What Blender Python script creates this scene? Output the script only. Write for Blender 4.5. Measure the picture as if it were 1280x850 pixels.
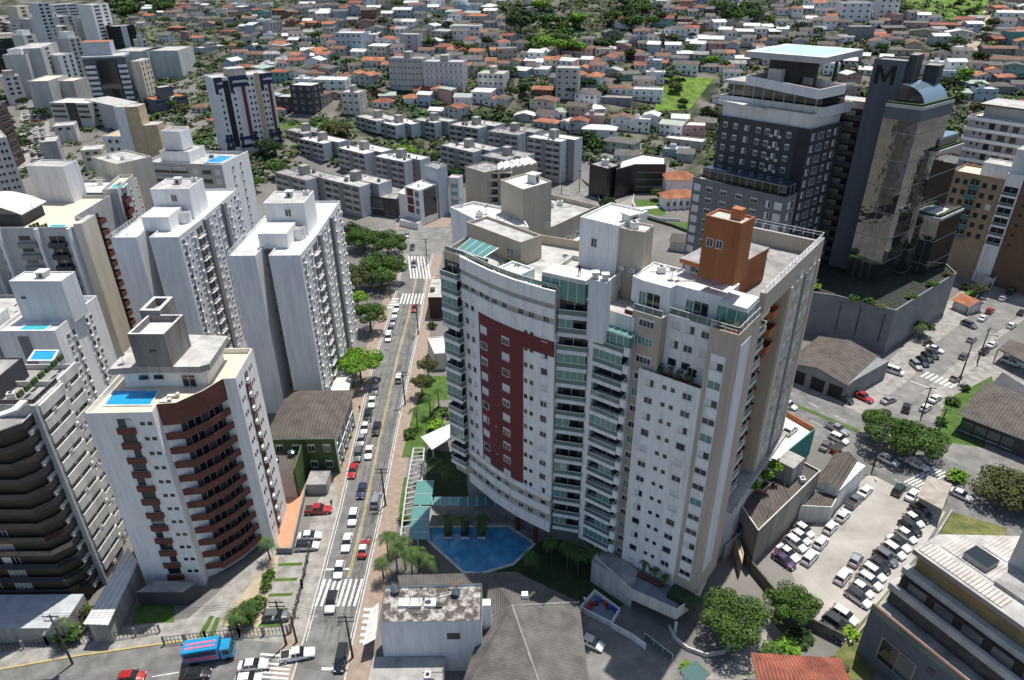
import bpy, math, random
from mathutils import Vector, Matrix
R = random.Random(7)
S = bpy.context.scene
for _o in list(bpy.data.objects):
 bpy.data.objects.remove(_o)

# ---------------------------------------------------------------- camera, sky, sun, exposure
FPX, CU, CV, CAMH = 875.0, 640.0, 425.0, 95.0
PITCH, ROLL = math.radians(28.90), math.radians(0.542)
cam_d = bpy.data.cameras.new('camera')
cam = bpy.data.objects.new('camera', cam_d)
S.collection.objects.link(cam)
cam_d.sensor_width = 36.0
cam_d.lens = FPX / 1280.0 * 36.0
cam_d.clip_start, cam_d.clip_end = 1.0, 8000.0
cam.matrix_world = (Matrix.Translation((0, 0, CAMH)) @ Matrix.Rotation(math.pi / 2 - PITCH, 4, 'X') @ Matrix.Rotation(-ROLL, 4, 'Z'))
S.camera = cam

SUN_AZ = math.atan2(0.55, 0.835)          # clockwise from +Y
SUN_EL = math.radians(72)
W = bpy.data.worlds.new('World')
S.world = W
W.use_nodes = True
_wn = W.node_tree.nodes
_wn.clear()
_sky = _wn.new('ShaderNodeTexSky')
_sky.sky_type = 'NISHITA'
_sky.sun_disc = False
_sky.sun_elevation = SUN_EL
_sky.sun_rotation = SUN_AZ
_sky.air_density, _sky.dust_density, _sky.ozone_density = 1.0, 1.0, 1.0
_bg = _wn.new('ShaderNodeBackground')
_bg.inputs['Strength'].default_value = 0.108
_wo = _wn.new('ShaderNodeOutputWorld')
W.node_tree.links.new(_sky.outputs[0], _bg.inputs['Color'])
W.node_tree.links.new(_bg.outputs[0], _wo.inputs['Surface'])
_sd = bpy.data.lights.new('sun', 'SUN')
_sd.energy, _sd.angle, _sd.color = 4.6, math.radians(0.53), (1.0, 0.955, 0.88)
_sun = bpy.data.objects.new('sun', _sd)
S.collection.objects.link(_sun)
_tosun = Vector((math.sin(SUN_AZ) * math.cos(SUN_EL), math.cos(SUN_AZ) * math.cos(SUN_EL), math.sin(SUN_EL)))
_sun.rotation_euler = (-_tosun).to_track_quat('-Z', 'Y').to_euler()
_sun.location = (0, 0, 300)
S.view_settings.view_transform = 'Standard'
S.view_settings.look = 'None'
S.view_settings.exposure = 0.27
S.view_settings.gamma = 1.0
S.view_settings.use_curve_mapping = False

# ---------------------------------------------------------------- measuring: photo pixel -> place in the world
_ct, _st, _cr, _sr = math.cos(PITCH), math.sin(PITCH), math.cos(ROLL), math.sin(ROLL)
def ray(u, v):
 x, y = u - CU, -(v - CV)
 x, y = (_cr * x + _sr * y) / FPX, (-_sr * x + _cr * y) / FPX
 return (x, _ct + y * _st, -_st + y * _ct)
def at(p, z=0.0):
 r = ray(*p)
 t = (z - CAMH) / r[2]
 return Vector((r[0] * t, r[1] * t))
def zat(p, xy):
 r = ray(*p)
 return CAMH + r[2] * math.hypot(xy[0], xy[1]) / math.hypot(r[0], r[1])
def sm(a, b, x):
 t = min(1.0, max(0.0, (x - a) / (b - a)))
 return t * t * (3 - 2 * t)
def lerp(a, b, t): return a + (b - a) * t
_PROF = [(0, 0), (322, 0), (350, 4), (400, 14), (450, 27), (500, 38), (550, 48), (620, 61), (700, 74), (850, 97), (1100, 130), (1500, 175), (2600, 230)]
def terrain(x, y):
 for (a, za), (b, zb) in zip(_PROF, _PROF[1:]):
  if y <= b:
   h = za + (zb - za) * (max(y, a) - a) / (b - a)
   break
 else:
  h = _PROF[-1][1]
 k = sm(-300, -60, x)
 low = 0.26 + 0.25 * sm(600, 1100, y)
 h *= low + (1 - low) * k
 h += 9.0 * sm(218, 262, y) * sm(105, 165, x) * (1 - sm(260, 420, y))
 if y > 330:
  h += 2.2 * math.sin(x * 0.021 + 1.3) * math.sin(y * 0.017) * sm(330, 460, y)
 return h
def hit(u, v):
 """where the sight line through photo pixel (u, v) meets the terrain"""
 r = ray(u, v)
 t, step = 60.0, 4.0
 while t < 2600:
  x, y, z = r[0] * t, r[1] * t, CAMH + r[2] * t
  if z <= terrain(x, y):
   lo, hi = t - step, t
   for _ in range(12):
    m = (lo + hi) / 2
    if CAMH + r[2] * m <= terrain(r[0] * m, r[1] * m): hi = m
    else: lo = m
   return Vector((r[0] * hi, r[1] * hi, terrain(r[0] * hi, r[1] * hi)))
  t += step
 return Vector((r[0] * 2500, r[1] * 2500, terrain(r[0] * 2500, r[1] * 2500)))
def camdist(x, y, z): return math.sqrt(x * x + y * y + (CAMH - z) ** 2)

# ---------------------------------------------------------------- materials
MATS = {}
def mat(name, col, rough=0.85, var=0.12, scale=0.6, streak=False, col2=None, bump=0.0, metal=0.0, spec=0.4, detail=4.0, pos=(0.35, 0.65), coat=0.0):
 if name in MATS: return MATS[name]
 m = bpy.data.materials.new(name)
 m.use_nodes = True
 nt = m.node_tree
 b = nt.nodes['Principled BSDF']
 b.inputs['Roughness'].default_value = rough
 b.inputs['Metallic'].default_value = metal
 b.inputs['Specular IOR Level'].default_value = spec
 if coat: b.inputs['Coat Weight'].default_value = coat
 if var > 0 or col2:
  tc = nt.nodes.new('ShaderNodeNewGeometry')
  mp = nt.nodes.new('ShaderNodeMapping')
  mp.inputs['Scale'].default_value = (1, 1, 0.13) if streak else (1, 1, 1)
  nz = nt.nodes.new('ShaderNodeTexNoise')
  nz.inputs['Scale'].default_value = scale
  nz.inputs['Detail'].default_value = detail
  nz.inputs['Roughness'].default_value = 0.62
  rp = nt.nodes.new('ShaderNodeValToRGB')
  c1 = tuple(c * (1 - var) for c in col)
  c2 = col2 or tuple(min(1, c * (1 + var * 0.7)) for c in col)
  rp.color_ramp.elements[0].position, rp.color_ramp.elements[1].position = pos
  rp.color_ramp.elements[0].color = (*c1, 1)
  rp.color_ramp.elements[1].color = (*c2, 1)
  L = nt.links
  L.new(tc.outputs['Position'], mp.inputs['Vector'])
  L.new(mp.outputs[0], nz.inputs['Vector'])
  L.new(nz.outputs[0], rp.inputs[0])
  L.new(rp.outputs[0], b.inputs['Base Color'])
  if streak:
   mp2 = nt.nodes.new('ShaderNodeMapping')
   mp2.inputs['Scale'].default_value = (1, 1, 0.07)
   n2 = nt.nodes.new('ShaderNodeTexNoise')
   n2.inputs['Scale'].default_value = 2.6
   n2.inputs['Detail'].default_value = 6.0
   r2 = nt.nodes.new('ShaderNodeValToRGB')
   r2.color_ramp.elements[0].position, r2.color_ramp.elements[1].position = 0.52, 0.80
   r2.color_ramp.elements[0].color, r2.color_ramp.elements[1].color = (1, 1, 1, 1), (0.80, 0.79, 0.77, 1)
   mx = nt.nodes.new('ShaderNodeMix')
   mx.data_type, mx.blend_type = 'RGBA', 'MULTIPLY'
   mx.inputs[0].default_value = 1.0
   L.new(tc.outputs['Position'], mp2.inputs['Vector'])
   L.new(mp2.outputs[0], n2.inputs['Vector'])
   L.new(n2.outputs[0], r2.inputs[0])
   L.new(rp.outputs[0], mx.inputs[6])
   L.new(r2.outputs[0], mx.inputs[7])
   L.new(mx.outputs[2], b.inputs['Base Color'])
  if bump:
   bp = nt.nodes.new('ShaderNodeBump')
   bp.inputs['Strength'].default_value = bump
   bp.inputs['Distance'].default_value = 0.05
   L.new(nz.outputs[0], bp.inputs['Height'])
   L.new(bp.outputs[0], b.inputs['Normal'])
 else:
  b.inputs['Base Color'].default_value = (*col, 1)
 MATS[name] = m
 return m
def ribbed(name, col, pitch=0.8, axis=0, var=0.25, rough=0.8, dark=0.55, noise=0.4):
 """corrugated or tiled sheet: ridges of the given pitch in the object's own x or y, with weathering"""
 if name in MATS: return MATS[name]
 m = mat(name, col, rough, var, noise, bump=0.0)
 nt = m.node_tree
 b = nt.nodes['Principled BSDF']
 tc = nt.nodes.new('ShaderNodeTexCoord')
 wv = nt.nodes.new('ShaderNodeTexWave')
 wv.wave_type = 'BANDS'
 wv.bands_direction = 'XY'[axis]
 wv.inputs['Scale'].default_value = 2 * math.pi / 20.0 / pitch
 wv.inputs['Distortion'].default_value = 0.0
 mx = nt.nodes.new('ShaderNodeMix')
 mx.data_type = 'RGBA'
 mx.blend_type = 'MULTIPLY'
 rp = nt.nodes.new('ShaderNodeValToRGB')
 rp.color_ramp.elements[0].position, rp.color_ramp.elements[1].position = 0.08, 0.4
 rp.color_ramp.elements[0].color = (dark, dark, dark, 1)
 src = b.inputs['Base Color'].links[0].from_socket
 L = nt.links
 L.new(tc.outputs['Object'], wv.inputs['Vector'])
 L.new(wv.outputs[0], rp.inputs[0])
 mx.inputs[0].default_value = 1.0
 L.new(src, mx.inputs[6])
 L.new(rp.outputs[0], mx.inputs[7])
 L.new(mx.outputs[2], b.inputs['Base Color'])
 bp = nt.nodes.new('ShaderNodeBump')
 bp.inputs['Strength'].default_value = 0.6
 bp.inputs['Distance'].default_value = 0.06
 L.new(wv.outputs[0], bp.inputs['Height'])
 L.new(bp.outputs[0], b.inputs['Normal'])
 return m
def glassy(name, col, rough=0.06, spec=0.8, metal=0.0):
 return mat(name, col, rough, 0.0, spec=spec, metal=metal)

WHITE = mat('white_paint', (0.72, 0.72, 0.71), 0.8, 0.15, 0.9, streak=True, detail=7, pos=(.25, .55))
WHITE2 = mat('cool_white_paint', (0.62, 0.63, 0.645), 0.8, 0.15, 0.7, streak=True, detail=7, pos=(.25, .6))
OFFW = mat('weathered_white', (0.60, 0.585, 0.55), 0.85, 0.22, 0.5, streak=True)
CREAM = mat('cream_paint', (0.60, 0.545, 0.44), 0.85, 0.14, 0.5, streak=True)
LGREY = mat('light_grey_render', (0.44, 0.44, 0.43), 0.85, 0.14, 0.4, streak=True)
MGREY = mat('mid_grey_render', (0.23, 0.235, 0.24), 0.85, 0.15, 0.4, streak=True)
DGREY = mat('dark_grey_render', (0.055, 0.058, 0.064), 0.75, 0.18, 0.4, streak=True)
BLUEG = mat('blue_grey_render', (0.11, 0.125, 0.15), 0.75, 0.12, 0.4, streak=True)
CONC = mat('bare_concrete', (0.33, 0.32, 0.30), 0.9, 0.30, 0.5, streak=True)
BEIGE = mat('beige_render', (0.46, 0.40, 0.315), 0.85, 0.10, 0.5, streak=True)
MAROON = mat('maroon_brick_cladding', (0.155, 0.035, 0.035), 0.85, 0.14, 2.0)
BROWN = mat('brown_tile_cladding', (0.145, 0.056, 0.038), 0.8, 0.16, 1.2)
TERRA = mat('terracotta_render', (0.38, 0.135, 0.05), 0.8, 0.14, 0.5, streak=True)
NAVY = mat('navy_paint', (0.022, 0.03, 0.075), 0.7, 0.15, 1.0)
YELLOW = mat('ochre_paint', (0.50, 0.38, 0.24), 0.85, 0.15, 0.6)
GREENP = mat('moss_green_paint', (0.07, 0.115, 0.035), 0.85, 0.18, 0.6)
TEAL = mat('teal_paint', (0.05, 0.22, 0.19), 0.8, 0.12, 0.5)
ROOFL = mat('pale_roof_deck', (0.43, 0.42, 0.395), 0.9, 0.3, 0.4, detail=8, bump=0.2)
ROOFW = mat('white_roof_coating', (0.60, 0.59, 0.565), 0.85, 0.22, 0.5, detail=8)
ROOFG = mat('grey_roof_deck', (0.30, 0.29, 0.28), 0.95, 0.35, 0.35, bump=0.2)
ROOFD = mat('dirty_roof_deck', (0.11, 0.095, 0.085), 0.95, 0.25, 0.9, col2=(0.50, 0.47, 0.44), pos=(0.46, 0.66), detail=8, bump=0.3)
TERRACE = mat('cream_terrace_tiles', (0.66, 0.56, 0.42), 0.8, 0.10, 0.6)
PATIO = mat('orange_terrace_tiles', (0.52, 0.27, 0.16), 0.8, 0.14, 1.2)
GLASSD = glassy('dark_window_glass', (0.018, 0.022, 0.026))
GLASSB = glassy('bluish_window_glass', (0.05, 0.075, 0.09))
GLASSG = glassy('green_tinted_glass', (0.10, 0.24, 0.215), 0.08)
GLASSR = glassy('green_balcony_glass', (0.085, 0.15, 0.14), 0.06)
MIRROR = mat('mirror_curtain_glass', (0.25, 0.262, 0.27), 0.03, 0.12, .5, metal=0.92, spec=0.9, detail=1, bump=.5)
BLIND = mat('closed_white_shutter', (0.62, 0.62, 0.61), 0.7, 0.05, 2.0)
CURTAIN = mat('curtain_behind_glass', (0.33, 0.31, 0.28), 0.25, 0.25, 1.5)
DARK = mat('unlit_opening', (0.014, 0.014, 0.015), 0.6, 0.0)  # flat near-black faces paint the shade of openings without depth
SHADE = mat('balcony_shade_tone', (0.075, 0.07, 0.065), 0.7, 0.35, 0.8)  # dark tone paints the shade behind balconies and in recesses
RAIL = mat('white_metal_rail', (0.72, 0.73, 0.73), 0.4, 0.0, metal=0.2)
GREYM = mat('grey_metal', (0.28, 0.29, 0.30), 0.45, 0.1, 2.0, metal=0.5)
BLACKM = mat('black_metal', (0.02, 0.02, 0.022), 0.5, 0.0)
ACWHITE = mat('appliance_white', (0.66, 0.66, 0.64), 0.5, 0.05, 2.0)
POOLW = mat('pool_water', (0.02, 0.30, 0.62), 0.08, 0.12, 0.8, spec=0.6)
POOLT = mat('turquoise_water', (0.05, 0.42, 0.50), 0.08, 0.10, 0.8, spec=0.6)
POOLD = mat('deep_blue_pool', (0.06, 0.27, 0.46), 0.08, 0.25, 0.35, spec=0.6)
POOLE = mat('blue_pool_tiles', (0.02, 0.085, 0.40), 0.3, 0.05, 2.0)
TILEO = ribbed('orange_clay_tiles', (0.40, 0.15, 0.07), 0.5, 0, 0.4, noise=.25)
TILEB = ribbed('brown_clay_tiles', (0.20, 0.105, 0.07), 0.5, 0, 0.3)
TILER = ribbed('red_clay_tiles', (0.28, 0.088, 0.055), 0.5, 0, 0.4, noise=.25)
FIBRE = ribbed('grey_fibre_cement_sheet', (0.15, 0.14, 0.13), .3, 0, 0.3, dark=0.42)
FIBREY = ribbed('grey_fibre_cement_sheet_crosswise', (0.15, 0.14, 0.13), .3, 1, 0.3, dark=0.42)
FIBRED = ribbed('dark_fibre_cement_sheet', (0.105, 0.088, 0.075), 0.7, 0, 0.3, dark=0.62)
METALR = ribbed('pale_metal_sheet', (0.60, 0.60, 0.58), 0.9, 0, 0.10, dark=0.8, rough=0.5)
METALG = ribbed('greenish_metal_sheet', (0.36, 0.42, 0.36), 0.9, 0, 0.12, dark=0.75, rough=0.5)
ASPH = mat('asphalt', (0.168, 0.165, 0.158), 0.93, 0.34, 0.3, detail=10)
ASPH2 = mat('worn_asphalt', (0.20, 0.194, 0.183), 0.95, 0.32, 0.25, detail=10)
PAVE = mat('concrete_paving', (0.29, 0.275, 0.25), 0.92, 0.32, 0.5, detail=6)
PAVEB = mat('brick_paving', (0.29, 0.225, 0.18), 0.92, 0.2, 0.9, detail=6)
KERB = mat('kerb_stone', (0.50, 0.49, 0.46), 0.9, 0.15, 0.8)
LINEW = mat('white_road_paint', (0.62, 0.62, 0.60), 0.85, 0.4, 1.6, detail=8)
LINEY = mat('yellow_road_paint', (0.46, 0.36, 0.13), 0.8, 0.2, 1.2)
GRASS = mat('lawn', (0.065, 0.125, 0.022), 0.95, 0.35, 0.7, detail=8)
SCRUB = mat('rough_grass', (0.11, 0.16, 0.035), 0.95, 0.5, 0.35, col2=(0.20, 0.19, 0.07), detail=8)
MEADOW = mat('bright_meadow', (0.07, 0.14, 0.018), 0.95, 0.35, 0.2, col2=(0.15, 0.25, 0.03), detail=8)
DIRT = mat('bare_earth', (0.40, 0.33, 0.23), 0.95, 0.2, 0.3, detail=8)
LOTG = mat('gravel_lot', (0.36, 0.34, 0.305), 0.95, 0.26, 0.12, detail=9)
WOODP = mat('weathered_timber', (0.085, 0.075, 0.062), 0.9, 0.2, 2.0)
RUBBER = mat('tyre_rubber', (0.016, 0.016, 0.017), 0.85, 0.0)
CHROME = mat('wheel_alloy', (0.45, 0.46, 0.47), 0.35, 0.0, metal=0.8)
LAMPW = mat('clear_headlamp', (0.75, 0.77, 0.80), 0.15, 0.0)
LAMPR = mat('red_tail_lamp', (0.35, 0.012, 0.012), 0.25, 0.0)
BARK = mat('bark', (0.10, 0.075, 0.055), 0.95, 0.25, 2.0)

# ---------------------------------------------------------------- objects
COL = S.collection
def link(o, parent=None):
 COL.objects.link(o)
 if parent is not None: o.parent = parent
 return o
def tag(o, label=None, cat=None, group=None, kind=None):
 if label: o['label'] = label
 if cat: o['category'] = cat
 if group: o['group'] = group
 if kind: o['kind'] = kind
 return o
def thing(name, label, cat, loc, rz=0.0, group=None):
 o = bpy.data.objects.new(name, None)
 o.empty_display_size = 0.5
 o.location = loc
 o.rotation_euler.z = rz
 link(o)
 return tag(o, label, cat, group)

class MB:
 """collects faces and links them as one mesh object"""
 def __init__(s, off=(0, 0, 0)):
  s.v, s.f, s.m, s.mats, s.off, s.smooth = [], [], [], [], off, False
 def mi(s, m):
  if m not in s.mats: s.mats.append(m)
  return s.mats.index(m)
 def poly(s, pts, m):
  n = len(s.v)
  ox, oy, oz = s.off
  s.v += [(p[0] - ox, p[1] - oy, p[2] - oz) for p in pts]
  s.f.append(tuple(range(n, n + len(pts))))
  s.m.append(s.mi(m))
 def box(s, x0, x1, y0, y1, z0, z1, m, top=None):
  s.prism([(x0, y0), (x1, y0), (x1, y1), (x0, y1)], z0, z1, m, top)
 def prism(s, pl, z0, z1, m, top=None, bottom=True):
  n = len(pl)
  for i in range(n):
   a, b = pl[i], pl[(i + 1) % n]
   s.poly([(a[0], a[1], z0), (b[0], b[1], z0), (b[0], b[1], z1), (a[0], a[1], z1)], m)
  s.poly([(p[0], p[1], z1) for p in pl], top or m)
  if bottom: s.poly([(p[0], p[1], z0) for p in reversed(pl)], m)
 def hexa(s, b4, t4, m, top=None):
  """box between a bottom and a top quad (ccw from above)"""
  for i in range(4):
   j = (i + 1) % 4
   s.poly([b4[i], b4[j], t4[j], t4[i]], m)
  s.poly(t4, top or m)
  s.poly(list(reversed(b4)), m)
 def beam(s, a, b, r, m, n=4):
  a, b = Vector(a), Vector(b)
  d = (b - a).normalized()
  u = d.orthogonal().normalized()
  w = d.cross(u)
  ra, rb = r if isinstance(r, tuple) else (r, r)
  A = [a + (u * math.cos(2 * math.pi * (k + .5) / n) + w * math.sin(2 * math.pi * (k + .5) / n)) * ra for k in range(n)]
  B = [b + (u * math.cos(2 * math.pi * (k + .5) / n) + w * math.sin(2 * math.pi * (k + .5) / n)) * rb for k in range(n)]
  for k in range(n):
   j = (k + 1) % n
   s.poly([A[k], A[j], B[j], B[k]], m)
  s.poly(list(reversed(A)), m)
  s.poly(B, m)
 def cyl(s, x, y, z0, z1, r, m, n=12, top=None, r1=None):
  r1 = r if r1 is None else r1
  A = [(x + r * math.cos(2 * math.pi * k / n), y + r * math.sin(2 * math.pi * k / n), z0) for k in range(n)]
  B = [(x + r1 * math.cos(2 * math.pi * k / n), y + r1 * math.sin(2 * math.pi * k / n), z1) for k in range(n)]
  for k in range(n):
   j = (k + 1) % n
   s.poly([A[k], A[j], B[j], B[k]], m)
  s.poly(B, top or m)
  s.poly(list(reversed(A)), m)
 def ring(s, outer, inner, z0, z1, m, top=None):
  """wall between two loops of equal length"""
  n = len(outer)
  for i in range(n):
   j = (i + 1) % n
   a, b, c, d = outer[i], outer[j], inner[j], inner[i]
   s.poly([(a[0], a[1], z0), (b[0], b[1], z0), (b[0], b[1], z1), (a[0], a[1], z1)], m)
   s.poly([(c[0], c[1], z0), (d[0], d[1], z0), (d[0], d[1], z1), (c[0], c[1], z1)], m)
   s.poly([(a[0], a[1], z1), (b[0], b[1], z1), (c[0], c[1], z1), (d[0], d[1], z1)], top or m)
 def strip(s, outer, inner, z0, z1, m, top=None):
  """open band between two polylines of equal length, as a solid"""
  n = len(outer)
  for i in range(n - 1):
   a, b, c, d = outer[i], outer[i + 1], inner[i + 1], inner[i]
   s.poly([(a[0], a[1], z0), (b[0], b[1], z0), (b[0], b[1], z1), (a[0], a[1], z1)], m)
   s.poly([(c[0], c[1], z0), (d[0], d[1], z0), (d[0], d[1], z1), (c[0], c[1], z1)], m)
   s.poly([(a[0], a[1], z1), (b[0], b[1], z1), (c[0], c[1], z1), (d[0], d[1], z1)], top or m)
   s.poly([(d[0], d[1], z0), (c[0], c[1], z0), (b[0], b[1], z0), (a[0], a[1], z0)], m)
  for i in (0, n - 1):
   a, d = outer[i], inner[i]
   q = [(d[0], d[1], z0), (a[0], a[1], z0), (a[0], a[1], z1), (d[0], d[1], z1)]
   s.poly(q if i == 0 else list(reversed(q)), m)
 def mesh(s, name):
  me = bpy.data.meshes.new(name)
  me.from_pydata(s.v, [], s.f)
  for m in s.mats: me.materials.append(m)
  me.polygons.foreach_set('material_index', s.m)
  if s.smooth: me.polygons.foreach_set('use_smooth', [True] * len(s.f))
  me.update()
  return me
 def build(s, name, parent=None, loc=(0, 0, 0), rz=0.0):
  o = bpy.data.objects.new(name, s.mesh(name))
  o.location = loc
  o.rotation_euler.z = rz
  return link(o, parent)
def area2(pl): return sum(pl[i][0] * pl[(i + 1) % len(pl)][1] - pl[(i + 1) % len(pl)][0] * pl[i][1] for i in range(len(pl)))
def ccw(pl):
 pl = [Vector((p[0], p[1])) for p in pl]
 return pl if area2(pl) > 0 else list(reversed(pl))
def inset(pl, d, closed=True):
 """move every edge of a ccw polygon (or a polyline, to its left) inwards by d"""
 n = len(pl)
 out = []
 for i in range(n):
  p = Vector(pl[i][:2])
  e0 = (p - Vector(pl[i - 1][:2])) if (closed or i > 0) else None
  e1 = (Vector(pl[(i + 1) % n][:2]) - p) if (closed or i < n - 1) else None
  if e0 is None: e0 = e1
  if e1 is None: e1 = e0
  n0 = Vector((-e0.y, e0.x)).normalized()
  n1 = Vector((-e1.y, e1.x)).normalized()
  k = n0 + n1
  den = 1 + n0.dot(n1)
  out.append(p + k * (d / max(den, 0.35)))
 return out
def rect(z, pl, pr, pb=None, depth=None):
 """rectangle (front left, front right, back right, back left) from roof corners seen in the photo"""
 A, B = at(pl, z), at(pr, z)
 e = (B - A).normalized()
 n = Vector((-e.y, e.x))
 D = depth if depth is not None else max(3.0, (at(pb, z) - B).dot(n))
 return [A, B, B + n * D, A + n * D]
def rectw(x0, x1, y0, y1): return [Vector((x0, y0)), Vector((x1, y0)), Vector((x1, y1)), Vector((x0, y1))]
def sub(r, a0, a1, b0, b1):
 """sub-rectangle of a rect in metres from its front left corner"""
 A = r[0]
 e = (r[1] - r[0]).normalized()
 n = Vector((-e.y, e.x))
 return [A + e * a0 + n * b0, A + e * a1 + n * b0, A + e * a1 + n * b1, A + e * a0 + n * b1]
def dims(r): return (r[1] - r[0]).length, (r[2] - r[1]).length
# ---------------------------------------------------------------- facade elements (local x along the wall, -y outwards, z up)
_EL = {}
def el(kind, *a):
 key = (kind,) + a
 if key not in _EL: _EL[key] = globals()['el_' + kind](*a)
 return _EL[key]
def el_win(w, h, style='plain', frame='w'):
 b = MB()
 fm = {'w': RAIL, 'd': BLACKM, 'g': GREYM}[frame]
 gl = {'plain': GLASSD, 'split': GLASSD, 'blind': BLIND, 'half': GLASSD, 'curtain': CURTAIN, 'blue': GLASSB, 'green': GLASSG, 'bare': GLASSD, 'simple': GLASSD}[style]
 t = 0.07 if h > 0.8 else 0.05
 x = w / 2
 if style in ('bare', 'simple'):
  b.box(-x, x, -0.03, 0.05, 0, h, gl)
  if style == 'bare': b.box(-x - .08, x + .08, -0.13, 0.04, -.09, 0, CONC)
  return b.mesh('window')
 b.poly([(-x, -0.02, 0), (x, -0.02, 0), (x, -0.02, h), (-x, -0.02, h)], gl)
 b.box(-x - t, -x, -0.07, 0.02, -t, h + t, fm)
 b.box(x, x + t, -0.07, 0.02, -t, h + t, fm)
 b.box(-x, x, -0.07, 0.02, h, h + t, fm)
 b.box(-x - .06, x + .06, -0.16, 0.02, -t - .05, -.001, OFFW)
 if style in ('split', 'half', 'curtain', 'blue', 'green'):
  n = 2 if w < 2.0 else 4
  for k in range(1, n):
   xx = -x + w * k / n
   b.box(xx - .03, xx + .03, -0.05, -0.01, 0, h, fm)
 if style == 'half': b.box(-x, 0, -0.045, -0.012, 0, h, BLIND)
 if style == 'split' and w >= 1.0: b.box(-x, x, -0.05, -0.012, h * .78, h, BLIND)
 return b.mesh('window')
def el_door(w, h):
 b = MB()
 b.box(-w / 2 - .06, w / 2 + .06, -0.06, 0.02, 0, h + .06, RAIL)
 b.box(-w / 2, w / 2, -0.075, -0.04, 0, h, GLASSD)
 b.box(-.04, .04, -0.09, -0.05, 0, h, RAIL)
 return b.mesh('door')
def el_ac():
 b = MB()
 b.box(-.42, .42, -.42, -.04, 0, .62, ACWHITE)
 b.box(-.30, .02, -.435, -.41, .12, .5, GREYM)
 b.box(-.5, .5, -.48, 0.0, -.07, 0, CONC)
 return b.mesh('air_conditioner')
def el_balcony(w, d, mname, style='solid', h=1.05, fh=2.85, back='SHADE'):
 """slab and parapet; style solid | glass | rail"""
 m = globals()[mname]
 b = MB()
 x = w / 2
 b.box(-x, x, -d, 0.0, -.18, 0.0, m)
 if style == 'glass': b.box(-x - .02, x + .02, -d - .03, -d + .1, -.5, .16, m)
 if style == 'solid':
  b.box(-x, x, -d, -d + .13, 0, h, m)
  b.box(-x, -x + .13, -d + .13, 0, 0, h, m)
  b.box(x - .13, x, -d + .13, 0, 0, h, m)
 else:
  pm = GLASSR if style == 'glass' else RAIL
  if style == 'glass':
   b.box(-x + .03, x - .03, -d + .03, -d + .06, 0.06, h - .08, pm)
   b.box(-x + .03, -x + .06, -d + .06, 0, 0.06, h - .08, pm)
   b.box(x - .06, x - .03, -d + .06, 0, 0.06, h - .08, pm)
  else:
   n = max(3, int(w / .3))
   for k in range(1, n):
    xx = -x + w * k / n
    b.box(xx - .02, xx + .02, -d + .03, -d + .06, 0, h - .08, pm)
  b.box(-x, x, -d, -d + .08, h - .08, h, RAIL)
  b.box(-x, -x + .08, -d + .08, 0, h - .08, h, RAIL)
  b.box(x - .08, x, -d + .08, 0, h - .08, h, RAIL)
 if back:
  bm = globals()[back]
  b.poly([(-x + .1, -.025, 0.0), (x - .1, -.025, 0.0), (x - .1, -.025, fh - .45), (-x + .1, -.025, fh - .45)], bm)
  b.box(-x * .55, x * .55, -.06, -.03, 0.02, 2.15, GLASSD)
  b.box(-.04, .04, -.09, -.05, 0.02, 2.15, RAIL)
 return b.mesh('balcony')
def el_panel(w, h, mname):
 b = MB()
 b.box(-w / 2, w / 2, -.08, .02, 0, h, globals()[mname])
 return b.mesh('panel')
def el_tank(r=.8, h=1.3):
 b = MB()
 b.cyl(0, 0, 0, h * .82, r * .88, GLASSB, 14, r1=r)
 b.cyl(0, 0, h * .82, h, r, GLASSB, 14, r1=r * .35)
 return b.mesh('water_tank')
def el_dish(r=.5):
 b = MB()
 b.beam((0, 0, 0), (0, 0, 1.2), .04, GREYM)
 n = 10
 c = Vector((0, -.1, 1.35))
 ax = Vector((.2, .75, .6)).normalized()
 u = ax.orthogonal().normalized()
 w = ax.cross(u)
 rim = [c + ax * .16 + (u * math.cos(6.2832 * k / n) + w * math.sin(6.2832 * k / n)) * r for k in range(n)]
 for k in range(n):
  b.poly([tuple(c), tuple(rim[k]), tuple(rim[(k + 1) % n])], ACWHITE)
  b.poly([tuple(c - ax * .03), tuple(rim[(k + 1) % n]), tuple(rim[k])], GREYM)
 return b.mesh('satellite_dish')
def el_antenna(h=4.0):
 b = MB()
 b.beam((0, 0, 0), (0, 0, h), .04, GREYM)
 for k in range(4): b.beam((-.5, 0, h - .2 - k * .3), (.5, 0, h - .2 - k * .3), .025, GREYM)
 return b.mesh('antenna')
def el_hatch(w=1.2, h=1.6):
 b = MB()
 b.box(-w / 2, w / 2, -w / 2, w / 2, 0, h, OFFW)
 b.box(-w / 2 - .25, w / 2 + .25, -w / 2 - .25, w / 2 + .25, h, h + .16, ROOFW)
 b.box(-.3, .3, -w / 2 - .02, -w / 2, .2, h - .3, DARK)
 return b.mesh('vent_housing')
def el_unit(w=1.0, d=.9, h=1.0):
 b = MB()
 b.box(-w / 2, w / 2, -d / 2, d / 2, .12, h, ACWHITE)
 b.box(-w / 2 - .02, w / 2 + .02, -d / 2 - .02, d / 2 + .02, 0, .12, GREYM)
 b.cyl(0, 0, h, h + .05, min(w, d) * .36, GREYM, 12, top=DARK)
 return b.mesh('cooling_unit')

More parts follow.
